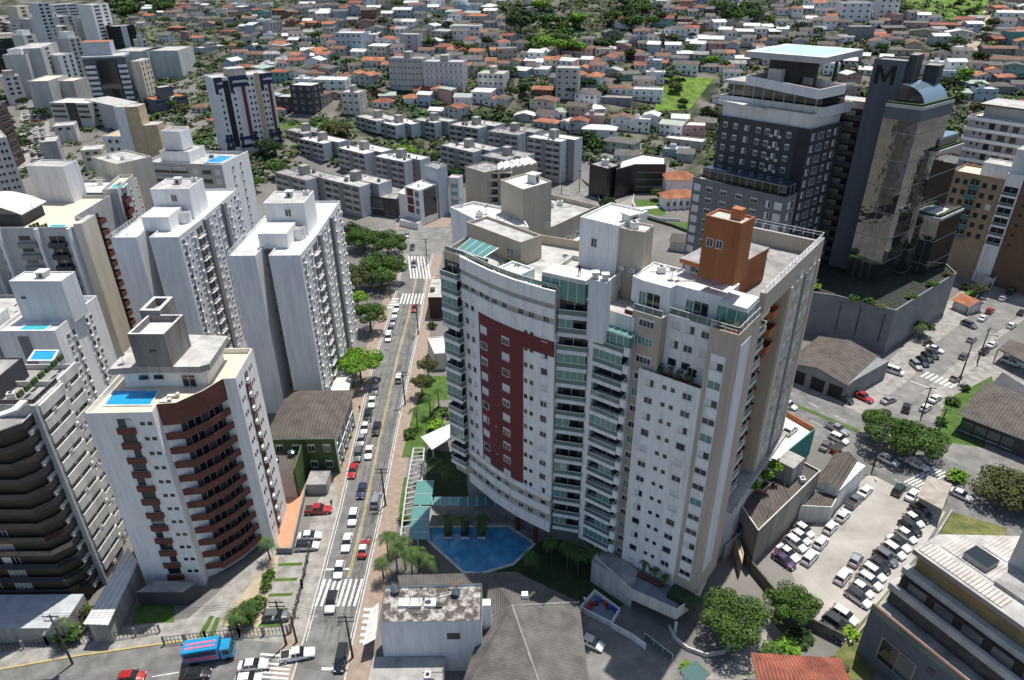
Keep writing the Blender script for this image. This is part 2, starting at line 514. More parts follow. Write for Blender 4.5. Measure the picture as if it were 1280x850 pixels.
ALL = []
class T:
 """one building: an Empty at its foot whose parts hang from it"""
 def __init__(s, name, label, cat, xy, z=0.0, group=None):
  s.o = thing(name, label, cat, (xy[0], xy[1], z), 0, group)
  s.x, s.y, s.z = xy[0], xy[1], z
  s.q = {}
  ALL.append(s)
 def mb(s): return MB((s.x, s.y, s.z))
 def add(s, name, b, label=None, parent=None):
  o = b.build(name, parent or s.o)
  if label: o['label'] = label
  return o
 def mass(s, pl, z0, z1, side, top=None, par=0.0, pt=0.18, name='wall', roof='roof', parm=None, label=None):
  """solid volume; with a parapet of height par rising from its roof"""
  pl = ccw(pl)
  b = s.mb()
  top = top or ROOFL
  zd = z1 - par
  n = len(pl)
  for i in range(n):
   a, c = pl[i], pl[(i + 1) % n]
   b.poly([(a[0], a[1], z0), (c[0], c[1], z0), (c[0], c[1], z1), (a[0], a[1], z1)], side)
  b.poly([(p[0], p[1], z0) for p in reversed(pl)], side)
  if par > 0:
   inn = inset(pl, pt)
   for i in range(n):
    j = (i + 1) % n
    a, c, e, f = pl[i], pl[j], inn[j], inn[i]
    b.poly([(e[0], e[1], zd), (f[0], f[1], zd), (f[0], f[1], z1), (e[0], e[1], z1)], side)
    b.poly([(a[0], a[1], z1), (c[0], c[1], z1), (e[0], e[1], z1), (f[0], f[1], z1)], parm or side)
  else: inn = pl
  o = s.add(name, b, label)
  r = s.mb()
  r.poly([(p[0], p[1], zd) for p in inn], top)
  s.add(roof, r, parent=o)
  return o
 def put(s, name, me, x, y, z, rz=0.0, label=None):
  s.q.setdefault(name, []).append((me, x, y, z, rz, label))
 def on(s, name, me, p0, p1, d, z, out=0.0, label=None):
  """element on the wall p0->p1 (left to right seen from outside), d metres along"""
  e = Vector(p1[:2]) - Vector(p0[:2])
  e.normalize()
  x, y = p0[0] + e.x * d + e.y * out, p0[1] + e.y * d - e.x * out
  s.put(name, me, x, y, z, math.atan2(e.y, e.x), label)
 def grid(s, p0, p1, zs, cols, name='window', skip=None):
  """cols: (fraction along, zoff, meshes) repeated for every floor level in zs"""
  Lw = (Vector(p1[:2]) - Vector(p0[:2])).length
  for i, z in enumerate(zs):
   for k, c in enumerate(cols):
    if skip and skip(i, k): continue
    f, zo, me = c[:3]
    nm = c[3] if len(c) > 3 else name
    if isinstance(me, (list, tuple)): me = me[R.randrange(len(me))]
    s.on(nm, me, p0, p1, f * Lw, z + zo)
 def faces(s, p0, p1):
  e = Vector(p1[:2]) - Vector(p0[:2])
  m = (Vector(p0[:2]) + Vector(p1[:2])) / 2
  return e.y * (0 - m.x) - e.x * (0 - m.y) > -0.25 * e.length * m.length
 def finish(s, limit=100, small=False):
  for name, L in s.q.items():
   L.sort(key=lambda t: camdist(t[1], t[2], t[3]))
   keep, rest = (L[:limit], L[limit:]) if not small else ([], L)
   for me, x, y, z, rz, lab in keep:
    o = bpy.data.objects.new(name, me)
    o.location = (x - s.x, y - s.y, z - s.z)
    o.rotation_euler.z = rz
    link(o, s.o)
    if lab: o['label'] = lab
   if rest:
    b = MB()
    for me, x, y, z, rz, lab in rest:
     c, sn = math.cos(rz), math.sin(rz)
     n = len(b.v)
     mm = [b.mi(m) for m in me.materials]
     b.v += [(v.co.x * c - v.co.y * sn + x - s.x, v.co.x * sn + v.co.y * c + y - s.y, v.co.z + z - s.z) for v in me.vertices]
     for p in me.polygons:
      b.f.append(tuple(n + i for i in p.vertices))
      b.m.append(mm[p.material_index])
    o = b.build(name, s.o)
    o['kind'] = 'stuff'
  s.q = {}
def rail_line(b, pts, z0, h, m=None, glass=None, step=1.5):
 """railing along a polyline, added to the builder b"""
 m = m or RAIL
 for a, c in zip(pts, pts[1:]):
  a, c = Vector(a[:2]), Vector(c[:2])
  L = (c - a).length
  if L < .05: continue
  e = (c - a) / L
  nrm = Vector((-e.y, e.x)) * .035
  q = [a - nrm, c - nrm, c + nrm, a + nrm]
  b.prism(q, z0 + h - .07, z0 + h, m)
  k = max(1, int(round(L / step)))
  for i in range(k + 1):
   p = a + e * (L * i / k)
   b.box(p.x - .035, p.x + .035, p.y - .035, p.y + .035, z0, z0 + h - .07, m)
  if glass:
   g = nrm * .3
   q = [a - g, c - g, c + g, a + g]
   b.prism(q, z0 + .08, z0 + h - .08, glass)
  else:
   q = [a - nrm * .6, c - nrm * .6, c + nrm * .6, a + nrm * .6]
   b.prism(q, z0 + h * .48, z0 + h * .48 + .05, m)
W_S = lambda w, h, *st: [el('win', w, h, x) for x in (st or ('plain', 'split', 'split', 'half', 'blind'))]
# ---------------------------------------------------------------- the setting
def structure(name, b, **k):
 o = b.build(name)
 o['kind'] = 'structure'
 return o
def make_ground():
 xs = sorted(set([-2200, -1800, -1500, -1200, -1000, -850] + list(range(-700, 701, 20)) + [850, 1000, 1200, 1500, 1800, 2200]))
 ys = sorted(set([-120, 0] + list(range(20, 320, 20)) + list(range(320, 760, 10)) + list(range(760, 1200, 40)) + [1200, 1300, 1400, 1500, 1700, 2000, 2300, 2600]))
 b = MB()
 gm = mat('city_ground', (0.17, 0.16, 0.145), 0.95, 0.3, 0.035, detail=10)
 hm = mat('hillside_soil', (0.035, 0.055, 0.018), 0.95, 0.45, 0.06, col2=(0.17, 0.155, 0.125), detail=10, pos=(0.42, 0.62))
 b.v = [(x, y, terrain(x, y)) for y in ys for x in xs]
 n = len(xs)
 for j in range(len(ys) - 1):
  for i in range(n - 1):
   b.f.append((j * n + i, j * n + i + 1, (j + 1) * n + i + 1, (j + 1) * n + i))
   b.m.append(b.mi(hm if ys[j] >= (330 if xs[i] > -120 else 500) + 25 * math.sin(xs[i] * .05) else gm))
 b.smooth = True
 structure('ground', b)
make_ground()
def sheet(name, pts, m, z=0.02, zb=0.0):
 """flat paved or planted area from pixel corners (taken on the level zb)"""
 b = MB()
 b.poly([(*at(p, zb), zb + z) for p in pts], m)
 if b.v and area2([v[:2] for v in b.v]) < 0:
  b.v.reverse()
 return structure(name, b)
def sheetw(name, pts, m, z=0.02):
 b = MB()
 pts = ccw(pts)
 b.poly([(p[0], p[1], z) for p in pts], m)
 return structure(name, b)
def band(b, line, w0, w1, z, m, follow=False):
 """ribbon along a polyline of world points, from w0 to w1 metres left of it"""
 P = [Vector(p[:2]) for p in line]
 L = inset(P, w0, closed=False)
 Q = inset(P, w1, closed=False)
 for i in range(len(P) - 1):
  q = [L[i], L[i + 1], Q[i + 1], Q[i]]
  if area2(q) < 0: q.reverse()
  b.poly([(p.x, p.y, (terrain(p.x, p.y) if follow else 0) + z) for p in q], m)
def kerb_line(b, line, w, zt, m):
 P = [Vector(p[:2]) for p in line]
 Q = inset(P, w, closed=False)
 if w > 0: b.strip(Q, P, 0.0, zt, m)
 else: b.strip(P, Q, 0.0, zt, m)
def dashes(b, a, c, w, on, off, z, m):
 a, c = Vector(a[:2]), Vector(c[:2])
 L = (c - a).length
 e = (c - a) / L
 n = Vector((-e.y, e.x)) * w / 2
 d = 0
 while d < L:
  p, q = a + e * d, a + e * min(L, d + on)
  b.poly([(*(p - n), z), (*(q - n), z), (*(q + n), z), (*(p + n), z)], m)
  d += on + off
def zebra(name, p0, p1, p2, nstripes, z=0.030, fill=0.5):
 """crossing: stripes run p0->p2, laid side by side from p0 to p1 (world points)"""
 p0, p1, p2 = Vector(p0[:2]), Vector(p1[:2]), Vector(p2[:2])
 b = MB()
 s = (p1 - p0) / nstripes
 d = p2 - p0
 for k in range(nstripes):
  a = p0 + s * (k + .25)
  q = [a, a + s * fill, a + s * fill + d, a + d]
  if area2(q) < 0: q.reverse()
  b.poly([(*p, z) for p in q], LINEW)
 return structure('zebra_crossing', b)
def px(*ps): return [at(p, 0.0) for p in ps]

# main street (runs away from the camera), seen between its two kerbs
ML = [Vector((-33.2, 40))] + px((380, 802), (402, 721), (424, 639), (445, 545), (467, 450), (487, 396), (500, 345), (509, 318))
MR = [Vector((-25.2, 40))] + px((440, 802), (458.5, 722), (476.6, 642), (497, 535), (519, 433), (526, 396), (534, 345), (541, 318))
b = MB()
for i in range(len(ML) - 1):
 b.poly([(*ML[i], .012), (*MR[i], .012), (*MR[i + 1], .012), (*ML[i + 1], .012)], ASPH)
structure('main_street', b)
b = MB()
band(b, ML, 0.0, 3.4, .016, PAVEB)
structure('left_pavement', b)
b = MB()
band(b, MR, 0.0, -3.6, .016, PAVEB)
structure('right_pavement', b)
b = MB()
kerb_line(b, ML, .22, .13, KERB)
kerb_line(b, MR, -.22, .13, KERB)
structure('street_kerb', b)
b = MB()
band(b, ML[1:], -.30, -.42, .020, LINEW)
band(b, MR[1:], .30, .42, .020, LINEW)
MID = [ML[i].lerp(MR[i], .60) for i in range(len(ML))]
band(b, MID[2:], -.08, -.20, .020, LINEY)
band(b, MID[2:], .08, .20, .020, LINEY)
structure('road_marking', b)

# cross street at the foot of the picture
CS_T = [Vector((-150, 56))] + px((0, 838), (90, 822), (180, 809), (270, 797), (378, 806))
CS_B = [Vector((-150, 44)), Vector((-30, 60))]
b = MB()
b.poly([(-150, 40, .008), (60, 40, .008), (60, 61, .008)] + [(p.x, p.y, .008) for p in reversed(CS_T)], ASPH)
structure('cross_street', b)
b = MB()
band(b, CS_T, 0.0, 4.6, .014, PAVE)
structure('corner_pavement', b)
b = MB()
kerb_line(b, CS_T[:5], .25, .14, LINEY)
structure('yellow_kerb', b)
b = MB()
dashes(b, at((190, 846)), at((262, 834)), .15, 30, 1, .020, LINEW)
structure('lane_line', b)
zebra('z', at((403, 724)), at((456, 724)), at((391, 758)), 8)
zebra('z', at((326, 815)), at((316, 848)), at((368, 818)), 6)
zebra('z', at((455, 758)), at((449, 806)), at((467, 758)), 6)
zebra('z', at((498, 380)), at((528, 380)), at((502, 367)), 7)
zebra('z', at((512, 348)), at((540, 349)), at((509, 320)), 7)
zebra('z', at((489, 372)), at((484, 386)), at((499, 372)), 4)
b = MB()
for a, c, w in (((405, 712), (440, 711), .4), ((402, 836), (418, 836), .5)):
 dashes(b, at(a), at(c), w, 50, 1, .020, LINEW)
structure('stop_line', b)

# square where the main street ends, and the streets beyond it
sheet('street_junction', [(498, 345), (546, 345), (560, 290), (590, 268), (560, 262), (500, 270), (470, 283), (505, 320)], ASPH2, .010)
sheet('paved_forecourt', [(492, 287), (560, 283), (575, 262), (520, 262), (505, 275)], PAVEB, .018)
sheet('street_beyond', [(640, 275), (770, 275), (790, 235), (745, 205), (715, 205), (690, 225), (640, 240)], ASPH2, .011)
sheet('street_corner', [(560, 300), (660, 300), (720, 255), (700, 225), (640, 235), (560, 262)], ASPH2, .009)

# avenue on the right with its green median
AV_N = [at(p) for p in ((960, 466), (985, 480), (1040, 503), (1085, 523))]
AV_F = [at(p) for p in ((940, 455), (979, 481), (1040, 505), (1080, 521))]
AVN = [at(p) for p in ((890, 430), (978, 479), (1081, 520))]
AVS = [at(p) for p in ((880, 470), (975, 516), (1045, 557), (1090, 582))]
b = MB()
b.poly([(*at(p), .012) for p in ((870, 475), (975, 521), (1090, 585), (1150, 620), (1260, 668), (1330, 700), (1340, 655), (1200, 578), (1081, 519), (978, 478), (880, 430))], ASPH)
structure('avenue', b)
b = MB()
b.poly([(*at(p), .014) for p in ((1055, 512), (1081, 519), (1180, 572), (1240, 600), (1290, 560), (1150, 505), (1215, 440), (1290, 378), (1290, 318), (1230, 350), (1150, 412), (1100, 462))], ASPH2)
structure('side_street', b)
b = MB()
b.poly([(*at(p), .05) for p in ((995, 505), (1073, 537), (1076, 543), (993, 508))], GRASS)
structure('median_strip', b)
b = MB()
dashes(b, at((978, 487)), at((1065, 530)), .16, 3, 4, .020, LINEW)
dashes(b, at((978, 509)), at((1062, 549)), .16, 3, 4, .020, LINEW)
dashes(b, at((1160, 597)), at((1230, 632)), .16, 3, 4, .020, LINEW)
dashes(b, at((1138, 476)), at((1172, 489)), .3, 40, 4, .020, LINEW)
structure('lane_line', b)
zebra('z', at((1148, 470)), at((1190, 486)), at((1158, 464)), 7)
zebra('z', at((1128, 602)), at((1152, 612)), at((1165, 583)), 5)
zebra('z', at((1268, 362)), at((1290, 370)), at((1282, 345)), 4)
b = MB()
b.poly([(*at(p), .016) for p in ((945, 450), (978, 478), (1040, 502), (1081, 518), (1142, 470), (1100, 468), (1020, 440))], PAVE)
structure('forecourt_paving', b)
sheet('north_pavement', [(1150, 492), (1166, 498), (1215, 448), (1290, 392), (1290, 384), (1215, 438)], PAVE, .018)
sheet('east_forecourt', [(1166, 498), (1205, 540), (1290, 500), (1290, 440), (1215, 448)], PAVE, .016)
sheet('parking_yard', [(1095, 468), (1140, 472), (1170, 428), (1210, 398), (1260, 350), (1225, 345), (1180, 380)], PAVE, .017)
# gravel car park
sheet('car_park', [(980, 690), (1087, 592), (1182, 640), (1150, 690), (1052, 806), (1010, 770)], LOTG, .018)
sheet('weedy_strip', [(1145, 700), (1190, 640), (1260, 660), (1240, 700), (1120, 790), (1090, 850), (1020, 850), (1052, 806)], SCRUB, .016)
sheet('corner_green', [(1166, 550), (1182, 500), (1240, 470), (1250, 520), (1230, 560)], GRASS, .017)
# around the two left towers
sheet('paved_yard', [(205, 800), (330, 690), (352, 655), (395, 690), (365, 790), (270, 797)], PAVE, .015)
sheet('tiled_terrace', [(349, 690), (345, 640), (360, 612), (384, 612), (366, 680)], PATIO, .03)
sheet('shaded_lawn', [(165, 780), (170, 757), (218, 757), (218, 778)], GRASS, .02)
sheet('planted_bed', [(275, 780), (335, 700), (350, 690), (335, 745), (322, 795)], DIRT, .018)
for k in range(5):
 y0 = 704 + k * 19
 sheet('grass_strip', [(349 - k * 6.2, y0), (379 - k * 6.2, y0 - 1), (377 - k * 6.2, y0 + 3), (347 - k * 6.2, y0 + 4)], GRASS, .022)
sheet('side_lot', [(376, 690), (398, 625), (420, 600), (423, 640), (401, 718), (380, 800), (366, 800)], PAVE, .019)
for q in ([(246, 797), (254, 797), (268, 770), (262, 770)], [(258, 800), (266, 800), (276, 772), (270, 772)]):
 sheet('grass_strip', q, GRASS, .021)
# garden side of the curved tower
sheet('garden_lawn', [(502, 572), (530, 572), (545, 500), (570, 500), (575, 470), (533, 470), (515, 520)], GRASS, .03)
sheet('lower_lawn', [(498, 640), (505, 597), (512, 597), (505, 650)], GRASS, .03)
sheet('tower_garden', [(530, 625), (535, 560), (585, 570), (600, 625)], mat('shaded_lawn_tone', (0.035, 0.06, 0.02), .95, .3, .6), .024)  # darker lawn colour with the tower's shade painted in
sheet('pool_deck', [(535, 665), (535, 632), (640, 632), (690, 662), (650, 700), (600, 712)], PAVE, .03)
sheet('lower_garden', [(620, 715), (690, 668), (760, 690), (800, 740), (760, 770), (700, 760)], mat('shaded_lawn_tone', (0.035, 0.06, 0.02), .95, .3, .6), .022)  # same lawn colour, darkened for the shade under the tower
sheet('driveway', [(770, 775), (800, 720), (860, 770), (905, 800), (955, 790), (945, 835), (870, 850), (830, 830)], mat('dark_drive', (0.17, 0.165, 0.155), .95, .2, .4, detail=8), .026)
sheet('round_path', [(900, 835), (955, 790), (958, 770), (985, 800), (975, 830), (930, 850), (880, 850)], PAVE, .030)
sheet('side_lawn', [(945, 835), (990, 795), (1020, 790), (1000, 810), (930, 850)], GRASS, .032)
sheet('shaded_bed', [(955, 800), (960, 765), (1022, 800), (995, 822)], SCRUB, .028)
sheet('forecourt', [(728, 800), (740, 765), (790, 790), (880, 860), (735, 860)], ASPH2, .024)
# ---------------------------------------------------------------- the curved tower in the middle
Q = [Vector(p) for p in ((-11.0, 106.5), (-8.0, 104.0), (-5.3, 100.8), (-3.3, 98.4), (0.3, 94.9), (3.8, 92.2), (6.3, 90.5))]
M1 = Vector((1.7, 93.8))
RO, E1, E2 = Vector((29.4, 78.7)), Vector((.79, -.613)), Vector((.613, .79))
def RW(a, b): return RO + E1 * a + E2 * b
def RR(a0, a1, b0, b1): return [RW(a0, b0), RW(a1, b0), RW(a1, b1), RW(a0, b1)]
FH = 2.93
t = T('apartment_tower', 'tall white apartment tower with a curved facade, maroon panel and stacked green glass balconies', 'apartment tower', (10, 98), 0.0)
TM = t
Z0 = 8.0
ZF = [Z0 + FH * i for i in range(15)]
S1a, S1b = Vector((6.6, 91.3)), Vector((11.3, 89.9))
back = [Vector((15.5, 93.0)), Vector((12, 110)), Vector((4, 114)), Vector((-7.5, 113.0))]
body = Q + [Vector((11.3, 89.2))] + back
t.mass(Q + [Vector((6.9, 91.6)), Vector((11.5, 90.4))] + back, Z0, 14.0, BEIGE, name='wall')
t.mass(Q + [Vector((6.9, 91.6)), Vector((11.5, 90.4))] + back, 14.0, 46.0, WHITE, name='wall')
t.mass(Q + [Vector((6.9, 91.6)), Vector((11.5, 90.4))] + back, 46.0, 52.9, BEIGE, ROOFL, par=1.6, name='wall')
QC = Q[1:]
for z0, z1 in ((7.0, 9.2), (11.0, 12.5), (14.0, 15.0), (45.3, 47.6), (48.6, 50.1), (50.9, 53.0)):
 b = t.mb()
 b.strip(inset(QC, -.35, closed=False), inset(QC, -.01, closed=False), z0, z1, WHITE)
 t.add('facade_band', b)
mp = [Q[2], Q[3], Q[4], M1]
b = t.mb()
b.strip(inset(mp, -.10, closed=False), inset(mp, .02, closed=False), 15.0, 44.6, MAROON)
t.add('brick_panel', b)
b = t.mb()
mq = [M1, Q[5], Q[6]]
b.strip(inset(mq, -.10, closed=False), inset(mq, .02, closed=False), 42.0, 44.6, MAROON)
t.add('brick_panel', b)
# windows of the curved front
def seg(a, c): return a + (c - a).normalized() * 0.0, c
smallw, midw, widew = el('win', .62, .75, 'simple'), W_S(1.5, 1.15), W_S(1.7, 1.15)
for i, z in enumerate(ZF):
 if i in (0, 1, 13, 14):
  for a, c, fr in ((Q[1], Q[2], (.3, .7)), (Q[2], Q[3], (.3, .75)), (Q[3], Q[4], (.2, .6)), (Q[4], Q[5], (.3, .75)), (Q[5], Q[6], (.5,))):
   if i == 14: continue
   for f in fr: t.on('window', el('win', .95, .8, 'split' if R.random() < .6 else 'simple'), a, c, f * (c - a).length, z + 1.45 + (.1 if i > 2 else 0))
  continue
 if i == 2 or i > 12: pass
 t.on('window', el('win', .8, 1.0, 'split'), Q[1], Q[2], 1.1, z + 1.1)
 if i % 2: t.on('window', el('win', .8, 1.0, 'blind'), Q[1], Q[2], 2.6, z + 1.1)
 else: t.on('window', el('win', .8, 1.0, 'plain'), Q[1], Q[2], 2.6, z + 1.1)
 if 2 <= i <= 11:
  t.on('window', R.choice(midw), Q[2], Q[3], 1.3, z + 1.1, .11)
  t.on('window', el('win', .5, .6, 'simple'), Q[3], Q[4], .8, z + 1.2, .11)
  t.on('window', R.choice(midw), Q[3], Q[4], 3.3, z + 1.1, .11)
 t.on('window', smallw, M1, Q[5], .5, z + 1.3)
 t.on('window', smallw, M1, Q[5], 1.6, z + 1.3)
 t.on('window', R.choice(W_S(1.15, 1.1)), Q[5], Q[6], 1.3, z + 1.1)
def el_glaz(w, h):
 b = MB()
 b.box(-w / 2, w / 2, -.03, .0, 0, h, GLASSG)
 n = max(2, int(w / .9))
 for k in range(n + 1): b.box(-w / 2 + w * k / n - .025, -w / 2 + w * k / n + .025, -.05, -.031, 0, h, RAIL)
 return b.mesh('balcony_glazing')
# balcony stacks
for i, z in enumerate(ZF):
 if i >= 1: t.on('balcony', el('balcony', 3.7, 1.2, 'WHITE', 'glass', 1.05, FH), Q[0], Q[1], 1.95, z)
 if i in (3, 4, 6, 7, 9, 11, 12, 13): t.on('balcony_glazing', el('glaz', 3.5, 1.8), Q[0], Q[1], 1.95, z + 1.0, 1.12)
 t.on('balcony', el('balcony', 4.5, 1.0, 'WHITE2', 'glass', 1.0, FH), Vector((6.9, 91.6)), Vector((11.5, 90.4)), 2.3, z)
S2a, S2b = Vector((11.7, 89.5)), Vector((16.1, 86.1))
e = (S2b - S2a).normalized()
n = Vector((-e.y, e.x))
t.mass([S2a + n * 1.9, S2b + n * 1.9, S2b + n * 8, S2a + n * 8], 5.0, 50.0, WHITE2, ROOFL, name='wall')
for i, z in enumerate(ZF):
 if i > 13: break
 zz = z - 1.2
 t.on('balcony', el('balcony', 4.9, 2.0, 'WHITE', 'glass', 1.0, FH), S2a + n * 1.9, S2b + n * 1.9, 2.75, zz)
 b = t.mb()
 q = [S2b - e * .25 - n * .12, S2b + e * .55 - n * .12, S2b + e * .55 + n * .35, S2b - e * .25 + n * .35]
 b.prism(q, zz - .2, zz + 1.15, WHITE)
 t.add('balcony_pier', b)
 if i in (12, 8, 5, 1, 0, 3): t.on('balcony_glazing', el('glaz', 4.6 if i in (12, 8, 0) else 2.2, 1.7), S2a + n * 1.9, S2b + n * 1.9, 2.75 if i in (12, 8, 0) else 3.6, zz + 1.0, 1.93)
 if i in (13, 11, 10, 7, 4, 2, 0): t.on('balcony_glazing', el('glaz', 4.2 if i in (11, 10) else 2.0, 1.75), Vector((6.9, 91.6)), Vector((11.5, 90.4)), 2.2 if i in (11, 10) else 1.2, z + 1.0, .93)
# white pilaster and glazed canopy at the head of the balcony stacks
b = t.mb()
b.prism([Vector((11.2, 89.9)), Vector((11.9, 89.4)), Vector((12.4, 90.1)), Vector((11.7, 90.6))], 6.0, 51.6, WHITE)
t.add('pilaster', b)
q = [S2a + n * .2 + e * .6, S2b + e * .5 + n * .2, S2b + e * .5 + n * 2.6, S2a + n * 2.6 + e * .6]
b = t.mb()
b.prism([tuple(q[0]), tuple(q[1]), tuple(q[2]), tuple(q[3])], 47.6, 47.7, GLASSG)
for k in range(6):
 p0, p1 = q[0].lerp(q[1], k / 5), q[3].lerp(q[2], k / 5)
 b.beam((*p0, 47.76), (*p1, 47.86), .05, RAIL)
t.add('glass_canopy', b)
b = t.mb()
rail_line(b, [q[3], q[0], q[1], q[2]], 45.6, 2.0, RAIL, GLASSG, 1.2)
t.add('conservatory', b)
# maroon recess and the beige bay
t.mass(RR(-17.0, -15.3, .2, 10), 5.0, 50.6, MAROON, ROOFL, name='wall')
bay = RR(-15.5, -11.0, -.2, 12)
t.mass(bay, 4.5, 51.0, BEIGE, ROOFL, name='wall')
t.mass(RR(-11.0, -3.9, 1.6, 12), 4.5, 51.0, WHITE, ROOFL, name='wall')
low = RR(-13.4, -3.9, -.9, 1.6)
t.mass(low, 4.5, 42.6, WHITE, mat('planter_soil', (0.10, 0.07, 0.05), .95), par=.9, name='wall')
t.mass(RR(-3.9, 0.0, -.9, 7.5), 4.5, 52.3, BEIGE, TERRACE, par=1.0, name='wall')
for k, z in enumerate([51.0 - 1.9 - FH * i for i in range(16)]):
 t.on('window', el('win', 2.3, 1.15, ('split', 'green', 'split')[k % 3]), bay[0], bay[1], 2.0 if k > 3 else 2.3, z)
 if z > 43.2:
  for d in (1.4, 3.5, 5.8): t.on('window', R.choice(W_S(1.25, 1.15)), RW(-11, 1.6), RW(-3.9, 1.6), d, z)
 if z < 40.5:
  t.on('window', R.choice(W_S(1.25, 1.1)), low[0], low[1], 1.9, z)
  t.on('window', el('win', .62, .7, 'simple'), low[0], low[1], 4.2, z + .25)
  t.on('window', el('win', .62, .7, 'simple'), low[0], low[1], 5.5, z + .25)
  t.on('window', R.choice(W_S(1.35, 1.1)), low[0], low[1], 7.7, z)
pan = [RW(-3.2, -.9), RW(-1.2, -.9)]
b = t.mb()
b.prism([RW(-3.2, -.98), RW(-1.2, -.98), RW(-1.2, -.905), RW(-3.2, -.905)], 7.5, 48.6, WHITE)
t.add('facade_panel', b)
for k, z in enumerate([48.6 - 2.2 - FH * i for i in range(14)]):
 t.on('window', R.choice([el('win', 1.75, 1.1, x) for x in ('split', 'split', 'half', 'green')]), pan[0], pan[1], 1.0, z, .08)
b = t.mb()
b.prism([RW(.005, .3), RW(.10, .3), RW(.10, 3.9), RW(.005, 3.9)], 9.0, 50.2, WHITE2)
t.add('facade_panel', b)
t.on('door', el('door', 1.3, 2.1), RW(-11, 1.6), RW(-3.9, 1.6), 4.6, 41.7 + .02)
# right flank with its orange balconies
fl = RR(-13.0, 0.0, 7.5, 33.5)
t.mass([RW(-13, 7.5), RW(-2.0, 7.5), RW(-2.0, 18.5), RW(0, 18.5), RW(0, 33.5), RW(-13, 33.5)], 17.0, 51.8, BEIGE, ROOFG, name='wall')
t.mass([RW(-13, 8.5), RW(-3.5, 8.5), RW(-3.5, 33), RW(-13, 33)], 4.5, 17.0, MGREY, ROOFG, name='wall')
t.mass(RR(-.8, .02, 7.5, 33.5), 51.8, 55.0, BEIGE, ROOFL, name='wall')
t.mass(RR(-13, -.85, 33.0, 33.5), 51.8, 54.4, BEIGE, ROOFL, name='wall')
b = t.mb()
b.prism(RR(-2.0, .9, 7.6, 33.6), 16.4, 16.98, CONC)
t.add('overhang_slab', b)
for b0_, m_ in ((25.6, MGREY), (32.0, CREAM), (19.0, CREAM)):  # the grey strip paints a dark recess into the flat wall
 b = t.mb()
 b.prism(RR(.005, .22, b0_, b0_ + .8), 17.2, 51.6, m_)
 t.add('pilaster', b)
for i in range(12):
 z = 18.5 + FH * i
 t.on('balcony', el('balcony', 2.8, 1.4 if i > 7 else .35, 'TERRA', 'solid', 1.05, FH), RW(-2.0, 7.5), RW(-2.0, 18.5), 8.9, z)
 t.on('balcony', el('balcony', 3.2, 1.2, 'OFFW', 'glass', 1.0, FH), RW(-2.0, 7.5), RW(-2.0, 18.5), 4.2, z - .6)
 for d in (3.2, 5.2, 9.4, 11.6): t.on('window', R.choice([el('win', 1.1, 1.1, x) for x in ('blind', 'blue', 'split', 'blind')]), RW(0, 18.5), RW(0, 33.5), d, z + 1.0)
# roof level: penthouse storey, stair tower, terraces
t.mass([RW(-17.4, 2.6), RW(-15.6, 2.0), RW(-11.2, 2.0), RW(-11.0, 3.4), RW(-4.2, 3.4), RW(-4.2, 9.0), RW(-17.4, 9.0)], 51.0, 54.8, WHITE, ROOFW, par=.25, name='penthouse')
for a, c, d in ((RW(-15.6, 2.0), RW(-11.2, 2.0), 2.0), (RW(-11.0, 3.4), RW(-4.2, 3.4), 3.9)):
 t.on('door', el('door', 2.0, 2.2), a, c, d, 51.03)
 t.on('window', el('win', 1.0, 2.0, 'green'), a, c, d - 1.7, 51.1)
b = t.mb()
rail_line(b, [RW(-15.4, -.1), RW(-11.05, -.1)], 51.0, 1.1, RAIL, GLASSR)
rail_line(b, [RW(-10.9, 1.7), RW(-4.0, 1.7)], 51.0, 1.1, RAIL, GLASSR)
rail_line(b, [RW(-3.8, -.75), RW(-.15, -.75), RW(-.15, 6.6)], 52.3, 1.0, RAIL)
rail_line(b, [RW(-.2, 7.6), RW(-.2, 33.3), RW(-12.8, 33.3), RW(-12.8, 12.0)], 55.0 - .1, 1.0, RAIL)
t.add('roof_railing', b)
b = t.mb()
cq = RR(-4.3, -.5, 2.2, 6.6)
b.prism(cq, 54.2, 54.7, ROOFW)
rail_line(b, [cq[3], cq[0], cq[1], cq[2]], 51.4, 2.8, RAIL, GLASSG, 1.3)
t.add('conservatory', b)
# terracotta penthouse with its stair tower
ph = rect(57.0, (850, 322.6), (908.3, 340.2), (965.5, 310.5))
t.mass(ph, 56.3, 57.0, TERRA, ROOFG, name='penthouse')
A_, B_ = dims(ph)
inn = sub(ph, 2.2, A_ - .1, 1.6, B_ - .1)
t.mass(inn, 51.8, 56.3, TERRA, ROOFG, name='penthouse')
for d in (1.0, 2.8, 4.6): t.on('window', el('win', 1.5, 2.2, 'curtain'), inn[0], inn[1], d, 52.4)
bx = rect(65.5, (881.9, 268.7), (928, 279.7), (949, 272))
t.mass(bx, 57.0, 65.5, TERRA, ROOFL, par=.3, name='stair_tower')
A_, B_ = dims(bx)
t.on('window', el('win', .8, 1.0, 'split'), bx[0], bx[1], A_ * .22, 61.6)
t.on('window', el('win', .8, 1.0, 'split'), bx[0], bx[1], A_ * .48, 61.6)
hq = sub(bx, A_ * .52, A_ * .80, B_ * .45, B_ * .8)
t.mass(hq, 65.2, 66.6, TERRA, TERRA, name='vent_housing')
pq = RR(-11.5, -8.0, 10.0, 14.0)
def pool(tt, q, z, water=None, rim=None, name='pool', w=.3):
 b = tt.mb()
 q = ccw(q)
 b.ring(inset(q, -w), q, z - .02, z + .18, rim or WHITE)
 o = tt.add(name, b)
 b = tt.mb()
 b.poly([(p.x, p.y, z + .06) for p in q], water or POOLW)
 tt.add('water', b, parent=o)
pool(t, RR(-12.4, -8.2, 11.0, 14.5), 52.0, POOLT)
